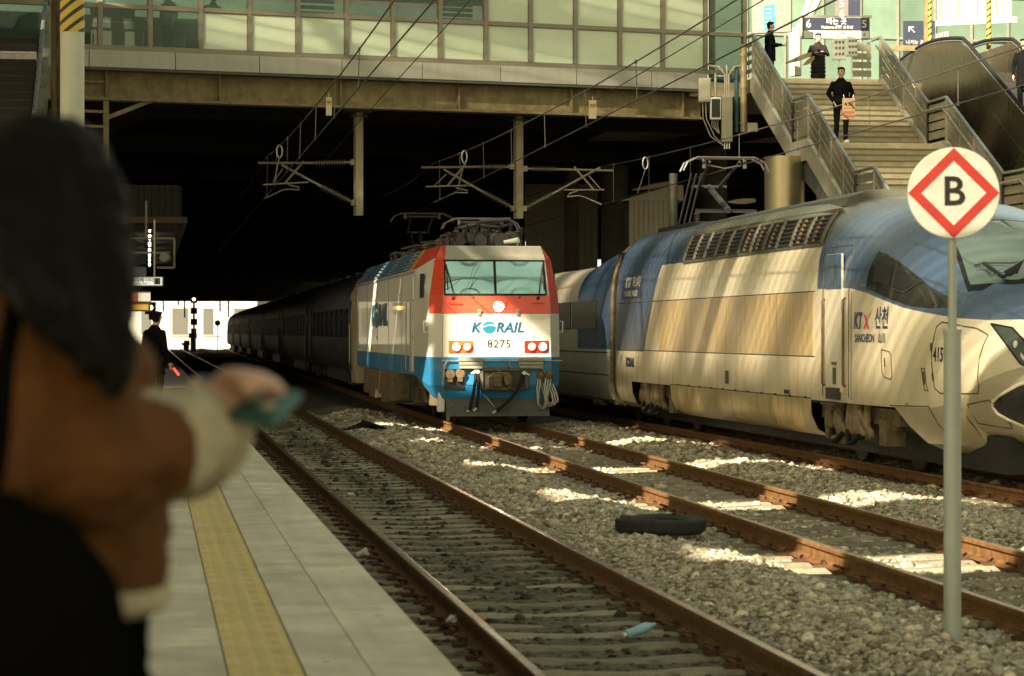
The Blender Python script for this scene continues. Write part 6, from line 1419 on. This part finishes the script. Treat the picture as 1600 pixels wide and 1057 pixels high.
def person(label, loc, rz, H=1.75, top=CBLK, legs=CBLK, shoes=SHOEB, coat=.80, arms=None, hair='short', turn=0.0, tilt=0.0, mask=False, stance=(0, 0), seated=False, belly=0.0, glasses=False, bald=False):
    root = empty('person', loc, rz, label, 'person'); k = H / 1.75; root.scale = (k, k, k); f = Fig()
    dz = -.42 if seated else 0
    for s, fy in ((-1, stance[0]), (1, stance[1])):
        hip = Vector((s * .095, 0, .92 + dz)); kn = Vector((s * .10, fy * .5 + .025, .49)); an = Vector((s * .095, fy, .09))
        if seated: kn = Vector((s * .11, .40, .50)); an = Vector((s * .11, .38, .09))
        f.cap(hip, kn, .098, .068, legs); f.cap(kn, an, .066, .05, legs); f.cap(an + Vector((0, -.04, -.045)), an + Vector((s * .015, .15, -.05)), .043, .036, shoes)
    f.sec([(0, 0, .84 + dz, .14, .11), (0, 0, .92 + dz, .165, .125), (0, 0, 1.02 + dz, .155, .118)], legs)
    f.sec([(0, 0, coat + dz if not seated else .9 + dz, .20, .15), (0, 0, .98 + dz, .19, .145 + belly), (0, 0, 1.10 + dz, .18, .135 + belly), (0, 0, 1.25 + dz, .20, .14), (0, -.01, 1.35 + dz, .205, .125), (0, -.01, 1.41 + dz, .155, .095), (0, -.005, 1.47 + dz, .085, .075), (0, 0, 1.50 + dz, .062, .066)], top)
    arms = arms or [((-.26, -.03, 1.12), (-.25, .06, .90)), ((.26, -.03, 1.12), (.25, .06, .90))]
    for s, (e, h) in zip((-1, 1), arms):
        sh = Vector((s * .182, -.01, 1.352 + dz)); e = Vector(e) + Vector((0, 0, dz)); h = Vector(h) + Vector((0, 0, dz)); f.cap(sh, e, .068, .052, top); f.cap(e, h, .052, .040, top); hand(f, h + (h - e).normalized() * .015, h - e, side=-s)
    c = Vector((0, .02 + tilt * .03, 1.612 + dz)); fw = Vector((math.sin(turn), math.cos(turn), 0)); rt = Vector((fw.y, -fw.x, 0))
    f.cap((0, -.005, 1.44 + dz), c + Vector((0, -.02, -.05)), .056, .055, SKIN)
    f.ell(c + Vector((0, -.005, .03)), (.081, .094, .10), SKIN); f.cap(c + fw * .03 + Vector((0, 0, -.03)), c + fw * .045 + Vector((0, 0, -.082)), .058, .038, SKIN)
    f.cap(c + fw * .088 + Vector((0, 0, .02)), c + fw * .108 + Vector((0, 0, -.018)), .011, .015, SKIN)
    for s in (-1, 1):
        f.cap(c + rt * s * .078 + Vector((0, 0, .015)) - fw * .01, c + rt * s * .082 + Vector((0, 0, -.02)) - fw * .005, .016, .011, SKIN)
        f.cap(c + rt * s * .033 + fw * .081 + Vector((0, 0, .024)), c + rt * s * .045 + fw * .078 + Vector((0, 0, .024)), .008, .007, HAIRB); f.cap(c + rt * s * .022 + fw * .086 + Vector((0, 0, .046)), c + rt * s * .05 + fw * .08 + Vector((0, 0, .048)), .006, .005, HAIRB)
    f.cap(c + rt * -.02 + fw * .086 + Vector((0, 0, -.056)), c + rt * .02 + fw * .086 + Vector((0, 0, -.056)), .006, .006, mat('lips', (.33, .13, .10), .5))
    if mask: f.ell(c + fw * .055 + Vector((0, 0, -.04)), (.062, .062, .05), MASKW)
    if hair == 'short':
        f.ell(c + Vector((0, 0, .062)) - fw * .018, (.084, .094, .082), HAIRB); f.ell(c + Vector((0, 0, .02)) - fw * .045, (.078, .062, .09), HAIRB); f.cap(c + rt * -.05 + fw * .055 + Vector((0, 0, .098)), c + rt * .05 + fw * .055 + Vector((0, 0, .098)), .03, .03, HAIRB)
        for s in (-1, 1): f.cap(c + rt * s * .074 + Vector((0, 0, .05)), c + rt * s * .074 + fw * .02 + Vector((0, 0, .02)), .015, .010, HAIRB)
    elif hair == 'long':
        f.ell(c + Vector((0, 0, .058)) - fw * .018, (.088, .098, .088), HAIRB); f.sec([(-fw.x * .05, -fw.y * .05 + .02, c.z - .22, .075, .05), (-fw.x * .05, -fw.y * .05 + .02, c.z - .08, .088, .06), (-fw.x * .03, -fw.y * .03 + .02, c.z + .06, .09, .08)], HAIRB); f.cap(c + rt * -.06 + fw * .05 + Vector((0, 0, .09)), c + rt * .06 + fw * .05 + Vector((0, 0, .09)), .03, .03, HAIRB)
    f.build('body', root, .0105, folds=(.007, (10, 10, 14)))
    if glasses:
        q = MB()
        for s in (-1, 1): q.tube([tuple(c + rt * (s * .035 + .024 * math.cos(a)) + fw * .098 + Vector((0, 0, .022 + .02 * math.sin(a)))) for a in [2 * math.pi * i / 12 for i in range(13)]], .003, 4); q.tube([tuple(c + rt * s * .06 + fw * .098 + Vector((0, 0, .025))), tuple(c + rt * s * .082 + Vector((0, 0, .02)))], .003, 4)
        q.build('glasses', BLACK, root)
    return root

zL = 8.25 - 13 * RIS
pm = P(1322, 213, 55.7)
person('man in black jacket and trousers with white shoes standing on the stair landing', (pm.x, 54.35, zL), R(180), 1.78, coat=.92, shoes=SHOEW, arms=[((-.29, -.05, 1.14), (-.19, .02, .97)), ((.29, -.05, 1.14), (.19, .02, .97))], turn=.55, stance=(.04, -.06))
q = MB(); 
pw = P(1278, 118, 65.2); wr = person('woman in a long black padded coat and white mask looking at her phone', (pw.x, pw.y, 8.25), R(165), 1.67, top=CDK, coat=.42, hair='short', mask=True, turn=-.3, tilt=1, arms=[((-.28, .02, 1.14), (-.16, .22, 1.18)), ((.28, .0, 1.12), (.10, .24, 1.16))])
for i in range(7):
    q = MB(); z = .55 + i * .11; rr_ = .205 - (.012 if 2 < i < 6 else 0); q.tube([(rr_ * math.cos(a), (rr_ - .052) * math.sin(a), z) for a in [2 * math.pi * j / 20 for j in range(21)]], .022, 6); q.build('quilted_roll', CDK, wr, smooth=60)
def phone(loc, rz, lb, tiltx=-.6):
    o = empty('phone', loc, rz, lb, 'phone'); o.rotation_euler.x = tiltx; q = MB(); q.box(-.037, .037, -.005, .005, -.075, .075); q.build('case', BLACK, o, bevel=.004); q = MB(); q.box(-.033, .033, -.0065, -.005, -.07, .07); q.build('screen', mat('phone_screen', (.03, .035, .04), .1), o); return o
phone(tuple(wr.matrix_basis @ Vector((-.02, .34, 1.20))), R(165), 'dark phone in the hands of the woman in the padded coat')
pn = P(1203, 100, 63.4); mr_ = person('man in black coat in profile at the stair head holding a phone', (pn.x, pn.y, 8.25), R(-95), 1.76, top=CBLK, coat=.72, arms=[((-.27, .0, 1.13), (-.18, .24, 1.14)), ((.27, .0, 1.13), (.16, .26, 1.12))])
phone(tuple(mr_.matrix_basis @ Vector((-.02, .40, 1.16))), R(-95), 'phone held by the man in profile at the stair head')
pk = P(1385, 118, 64.5); person('dark haired masked person sitting low at the stair head, only the head showing', (pk.x, pk.y, 8.25 - .62), R(200), 1.6, seated=True, mask=True, turn=-.6, hair='long')
pe = P(1597, 110, 56.4); person('person in a black coat riding the right escalator at the picture edge', (20.2, pe.y, esz(pe.y) - .80), R(150), 1.72, top=CBLK, coat=.6, turn=.3)
pb = br.matrix_basis @ Vector((tb(276), 1.0, 8.4)); person('standing person in a beige jacket and dark trousers inside the left clear panes', tuple(pb), BA + R(120), 1.75, top=CBEI, legs=CDK, coat=.86)
pb = br.matrix_basis @ Vector((tb(248), .85, 8.4 - .36)); sp = person('seated man in a dark cap and coat inside the left clear panes', tuple(pb), BA + R(70), 1.7, seated=True, top=CBLK, arms=[((-.26, .05, 1.13), (-.15, .25, 1.05)), ((.26, .05, 1.13), (.15, .25, 1.05))])
q = MB(); q.lathe([(.10, 1.26), (.105, 1.30), (.08, 1.36), (.02, 1.38)], (0, .015, 0), n=16); q.box(-.06, .06, .08, .17, 1.26, 1.275); q.build('cap', CDK, sp, smooth=50)
pb = br.matrix_basis @ Vector((tb(352), 1.3, 8.4)); person('dark figure behind the upper clear pane left of the bridge middle', tuple(pb), BA + R(200), 1.78, top=CDK, legs=CBLK, coat=.5)
# railway man with red baton
pg = P(242, 641, 42.6); gd = person('station man in a long black coat holding a red baton on the platform', (pg.x, pg.y, PLAT), R(-42), 1.74, top=CBLK, coat=.62, legs=CDK, arms=[((-.26, .0, 1.12), (-.22, .12, .92)), ((.27, -.04, 1.10), (.24, .10, .86))], turn=-.25, tilt=1, glasses=True, belly=.02)
bt = empty('signal_baton', tuple(gd.matrix_basis @ Vector((.245, .17, .78))), R(-42), 'short red signal baton in the hand of the station man', 'baton'); d_ = Vector((0, .5, -.45)).normalized()
q = MB(); q.tube([d_ * -.06, d_ * .06], .014, 8); q.build('grip', BLACK, bt, smooth=50); q = MB(); q.tube([d_ * .06, d_ * .24], .024, 10); q.build('red_tube', mat('baton_red', (.75, .06, .04), .35, emit=(1, .08, .05), es=.5), bt, smooth=50)
# ------------------------------------------------------------------ the woman in the foreground
JAK = mat('jacket_suede_brown', (.105, .041, .0130), .8, var=.35, scale=9, bump=.9, bscale=16); FLEECE = mat('fleece_cream', (.62, .53, .36), .95, var=.12, scale=40, bump=.9, bscale=160); SKIRT = mat('skirt_black', (.003, .003, .003), .9, spec=.02)
az = R(60); wy = Vector((-.135, 3.06, PLAT)); wm = empty('person', wy, -az, 'woman with long black hair in a brown shearling jacket holding a phone, out of focus', 'person')
WI = wm.matrix_basis.inverted() if False else (Matrix.Translation(wy) @ Matrix.Rotation(-az, 4, 'Z')).inverted()
def WL(u, v, Z): return WI @ P(u, v, Z)
f = Fig(); S_ = .94
for s in (-1, 1):
    f.cap((s * .09, 0, .86), (s * .09, .02, .46), .10, .07, SKIRT); f.cap((s * .09, .02, .46), (s * .09, 0, .09), .062, .045, SKIRT); f.cap((s * .09, -.04, .05), (s * .1, .14, .04), .042, .036, SHOEB)
f.sec([(0, 0, .50, .20, .16), (0, 0, .75, .19, .155), (0, 0, .95, .165, .13), (0, 0, 1.04, .15, .12)], SKIRT)
f.sec([(0, -.01, 1.05, .195, .155), (0, -.01, 1.10, .20, .16), (0, -.015, 1.22, .20, .16), (0, -.02, 1.33, .195, .145), (0, -.02, 1.39, .16, .115), (0, -.015, 1.43, .09, .085), (0, -.01, 1.46, .07, .075)], JAK)
f.sec([(0, -.01, 1.02, .198, .158), (0, -.01, 1.04, .205, .165), (0, -.01, 1.06, .198, .158)], FLEECE)
shR = Vector((.165, -.045, 1.335)); elR = WL(132, 728, 2.78); wrR = WL(288, 684, 2.93)
f.cap(shR, elR, .080, .080, JAK); f.cap(elR, elR.lerp(wrR, .78), .078, .062, JAK); f.cap(elR.lerp(wrR, .84), wrR, .066, .064, FLEECE)
shL = Vector((-.175, -.02, 1.345)); wrL = WL(326, 690, 3.06); elL = Vector((-.22, .06, 1.10)); f.cap(shL, elL, .07, .06, JAK); f.cap(elL, elL.lerp(wrL, .8), .058, .052, JAK); f.cap(elL.lerp(wrL, .8), wrL, .056, .054, FLEECE)
f.ell((0, .0, 1.44), (.105, .10, .05), FLEECE)
PH = WL(352, 636, 3.02); palm = WL(318, 652, 2.95)
hand(f, wrR + (palm - wrR).normalized() * .03, PH - wrR, s=.92, curl=.8, side=1); hand(f, wrL + (PH - wrL).normalized() * .03, PH - wrL, s=.92, curl=.8, side=-1)
hc = Vector((0, .02, 1.515)); hf = Vector((math.sin(-.75), math.cos(-.75), 0)); hr2 = Vector((hf.y, -hf.x, 0)); UP = Vector((0, 0, 1))
f.cap((0, -.005, 1.42), hc - Vector((0, .02, .04)), .05, .05, SKIN); f.ell(hc + UP * .02, (.070, .082, .094), SKIN); f.cap(hc + hf * .035 - UP * .03, hc + hf * .05 - UP * .075, .05, .034, SKIN); f.cap(hc + hf * .082 + UP * .01, hc + hf * .10 - UP * .02, .010, .013, SKIN)
for s in (-1, 1): f.cap(hc + hr2 * s * .03 + hf * .078 + UP * .02, hc + hr2 * s * .042 + hf * .074 + UP * .02, .007, .006, HAIRB)
f.cap(hc - hr2 * .018 + hf * .082 - UP * .05, hc + hr2 * .018 + hf * .082 - UP * .05, .006, .006, mat('lips', (.33, .13, .10), .5))
f.build('body', wm, .008, 4, folds=(.013, (9, 9, 16)))
h = Fig(); h.ell(hc + Vector((.004, -.014, .040)), (.084, .090, .078), HAIRB); h.ell(hc + hr2 * .03 - hf * .01 - UP * .01, (.062, .07, .10), HAIRB)
h.sec([(.0, -.05, 1.36, .088, .060), (.0, -.045, 1.44, .094, .072), (0, -.025, 1.53, .088, .088), (0, -.02, 1.57, .07, .075)], HAIRB)
for i in range(11):                                     # locks over the right side of the head, falling in front of the shoulder
    t = i / 10; a = WL(15 + 140 * t, 300 + 12 * math.sin(i * 1.7), 2.945 + .012 * math.sin(i * 2.9)); m_ = WL(30 + 148 * t, 430 + 10 * math.sin(i), 2.80 + .03 * t); e = WL(52 + 138 * t, 480 + 125 * t + 20 * math.sin(i * 2.3), 2.70 + .0 * t)
    h.cap(a, m_, .028, .029, HAIRB); h.cap(m_, e, .029, .014, HAIRB)
for i in range(8):
    a = 3.4 + i * .3; h.cap((.07 * math.cos(a), -.03 + .07 * math.sin(a), 1.45), (.10 * math.cos(a), -.06 + .12 * math.sin(a), 1.27), .03, .016, HAIRB)
h.build('hair', wm, .007, 2, folds=(.006, (34, 34, 3)))
SEAM = mat('jacket_seam', (.075, .035, .014), .8)
q = MB(); q.tube([tuple(shR.lerp(elR, .25) + Vector((.075 * math.cos(a), -.0 + .074 * math.sin(a), -.01))) for a in [2 * math.pi * i / 18 for i in range(19)]], .006, 5); q.tube([(.19 * math.cos(a), -.018 + .15 * math.sin(a), 1.335) for a in [math.pi + math.pi * i / 16 for i in range(17)]], .006, 5); q.build('jacket_piping', SEAM, wm, smooth=60)
bag = empty('shoulder_bag', wy, -az, 'black bag strap and bag hanging on the woman in the brown jacket', 'bag')
bf = Fig(); BAGM = mat('bag_black', (.004, .0038, .0035), .85, spec=.03, bump=.3, bscale=20)
for (u, v) in ((-60, 850), (5, 870), (75, 905), (118, 960), (138, 1040), (130, 1130), (40, 1010), (-50, 1000), (30, 1120), (-60, 1130), (60, 960), (0, 940)): bf.ell(WL(u, v, 2.665), (.062, .05, .075), BAGM)
bf.build('pouch', bag, .010, 6)
q = MB(); q.tube([WL(-20, 800, 2.66), WL(0, 690, 2.66), WL(8, 560, 2.69), WL(25, 470, 2.80), WL(60, 440, 2.95)], .013, 6); q.build('strap', BAGM, bag, smooth=60)
pc = empty('phone', tuple(P(368, 628, 3.0)), R(-35), 'phone in a green flower patterned case held by the foreground woman', 'phone'); pc.rotation_euler = (R(-62), R(8), R(-30))
CASE = mat('case_teal', (.035, .11, .10), .3, var=.3, scale=25); q = MB(); q.box(-.075, .075, -.006, .006, -.038, .038); q.build('case', CASE, pc, bevel=.005); q = MB(); q.box(-.07, .07, .006, .0075, -.033, .033); q.build('screen', mat('phone_screen', (.03, .035, .04), .1), pc)
for i, (x, z, r, c) in enumerate(((-.05, .01, .012, (.5, .07, .05)), (-.015, -.012, .011, (.45, .42, .34)), (.02, .016, .013, (.12, .3, .24)), (.05, -.008, .011, (.45, .42, .34)), (.045, .02, .010, (.6, .1, .07)), (-.035, -.022, .012, (.05, .12, .2)))):
    q = MB(); q.lathe([(r, -.0075), (r * .6, -.009)], (x, 0, z), (0, 1, 0), 10); q.build('flower_print', mat('flower_%d' % i, c, .5), pc)
gr_ = empty('phone_grip', tuple(P(398, 610, 3.0)), 0, 'small round grip charm behind the foreground phone', 'charm'); q = MB(); q.ball((0, 0, 0), (.018, .012, .018), 8); q.build('knob', mat('charm_cream', (.40, .39, .32), .5), gr_, smooth=60); q = MB(); q.lathe([(.024, .012), (.024, .018)], (0, 0, 0), (0, 1, 0), 14); q.build('disc', CASE, gr_, smooth=40)
tg = P(1326, 170, 39.8); t_ = empty('wire_tag', tg, -YAW, 'yellow and orange warning tag hanging from the wire before the man on the stairs', 'tag')
q = MB(); q.box(-.105, .105, -.01, .01, -.18, .17); q.build('plate', mat('tag_tan', (.14, .085, .045), .6), t_); q = MB(); q.box(-.08, .08, -.016, -.01, .0, .13); q.build('field', mat('tag_ochre', (.13, .085, .02), .6), t_); text('lettering', '특고압', .055, BLACK, t_, (0, -.02, .065)); text('lettering', '접근금지', .048, mat('tag_red', (.22, .03, .02), .6), t_, (0, -.02, -.06)); text('lettering', '감전위험', .048, mat('tag_red', (.22, .03, .02), .6), t_, (0, -.02, -.125))
for x in (-.07, .07): q = MB(); q.tube([(x, 0, .16), (x * 1.2, 0, .23)], .008, 5); q.build('hook', STEEL, t_)

# ================================================================== UNSEEN SHADE ROOFS AND BEAMS (out of view, shaped for sun patches and reflections)
cn = empty('shade_canopy', (0, 0, 0), 0, 'unseen slatted steel canopy with gaps placed to shape the sun stripes', 'canopy')
CANM = mat('canopy_steel', (.30, .29, .26), .6, .2); HC = 10.6
def panel(x0, x1, y0, y1, name='roof_panel', z=HC): q = MB(); q.box(x0, x1, y0, y1, z, z + .08); q.build(name, CANM, cn)
gaps = [7.2 + 7.3 * k for k in range(7)]
edges = [-26.0] + [e for k, g_ in enumerate(gaps) for e in ((g_ - (.75 if k < 5 else .45), g_ + (.75 if k < 5 else .45)))] + [56.0]
for a, c in ((-26, 8.70), (8.75, 8.95), (9.01, 9.2), (9.25, 9.45), (9.49, 56)): panel(-11.5, -7.3, a, c)
panel(-22, -11.51, -26, 56)
for a, c in zip(edges[0::2], edges[1::2]): panel(-7.29, -4.7, a, c)
eb_ = [-26.0, 4.5, 5.95] + edges[1:]  # extra gap cut to bring sun onto the B sign
for a, c in zip(eb_[0::2], eb_[1::2]): panel(-4.69, -4.0, a, c)
ed2 = [-26.0, 4.5, 5.95] + [e for k, g_ in enumerate(gaps) for e in ((g_ - (0 if k == 4 else .7 if k < 5 else .45), g_ + (1.75 if k == 4 else .7 if k < 5 else .45)))] + [56.0]
for a, c in zip(ed2[0::2], ed2[1::2]): panel(-3.99, -1.75, a, c)
for i in range(7): panel(-4.69, -1.75, 4.58 + i * .2, 4.65 + i * .2, 'sun_thinning_bar')  # bars added to weaken the sun falling on the sign
for y in (2, 16, 30, 44): q = MB(); q.box(-16, 4, y - .12, y + .12, HC - .45, HC - .01); q.build('rafter', CANM, cn)

hr_ = empty('sun_lattice', (0, 0, 0), 0, 'unseen high lattice of steel bars added to soften the sun', 'roof')  # unseen bars thin and soften the sun on train, bridge and stairs
def lattice(x0, x1, y0, y1, cover, per, amp, lng):
    y = y0
    while y < y1:
        w = per * (cover + amp * math.sin(2 * math.pi * y / lng) + .07 * math.sin(y * 1.9)); q = MB(); q.box(x0, x1, y, y + w, 24, 24.12); q.build('lattice_bar', CANM, hr_); y += per
lattice(-17.0, -12.2, -6, 24, .45, .42, .12, 3.3)
lattice(-16.8, 1.5, 24.3, 46, .60, .45, .09, 3.7)
for x, y in ((-17.6, -4), (-17.6, 22), (-17.6, 45)): q = MB(); q.tube([(x, y, -.5), (x, y, 24)], .3, 12); q.build('column', CANM, hr_, smooth=50)
for x in (-16.5, -12.6, -6, .8): q = MB(); q.box(x - .15, x + .15, -6 if x < -12 else 24, 46, 24.13, 24.5); q.build('purlin', CANM, hr_)
for i, y in enumerate((-12, 4, 18)):  # unseen portals added to put dark lines in the windscreen reflection
    po = empty('reflection_portal', (6.5, y, 0), 0, 'unseen portal added for windscreen reflections, %s behind the view' % ['far', 'just', 'not'][i] if i < 2 else 'unseen portal added for windscreen reflections above the camera view', 'portal')
    q = MB(); q.box(-5.0, 7.5, -.2, .2, 8.6, 9.0); q.build('beam', CANM, po)
    for x in (7.5,): q = MB(); q.box(x - .15, x + .15, -.15, .15, .4, 9.0); q.build('post', CANM, po)

gt = empty('reflection_gantry', (8, 38, 0), 0, 'unseen lattice gantry added for locomotive windscreen reflections', 'gantry')  # unseen; added so the locomotive windscreen mirrors dark lines
for y, z in ((-1.6, 8.9), (1.4, 8.9), (0, 10.2), (3.4, 9.6)): q = MB(); q.tube([(-7.5, y, z), (7, y, z + .05)], .09, 8); q.build('chord', CANM, gt)
for i in range(9): q = MB(); x = -7 + i * 1.7; q.tube([(x, -1.6, 8.9), (x + .85, 0, 10.2), (x + 1.7, 1.4, 8.9)], .045, 6); q.build('lacing', CANM, gt)

bpy.data.scenes.remove(TMP)
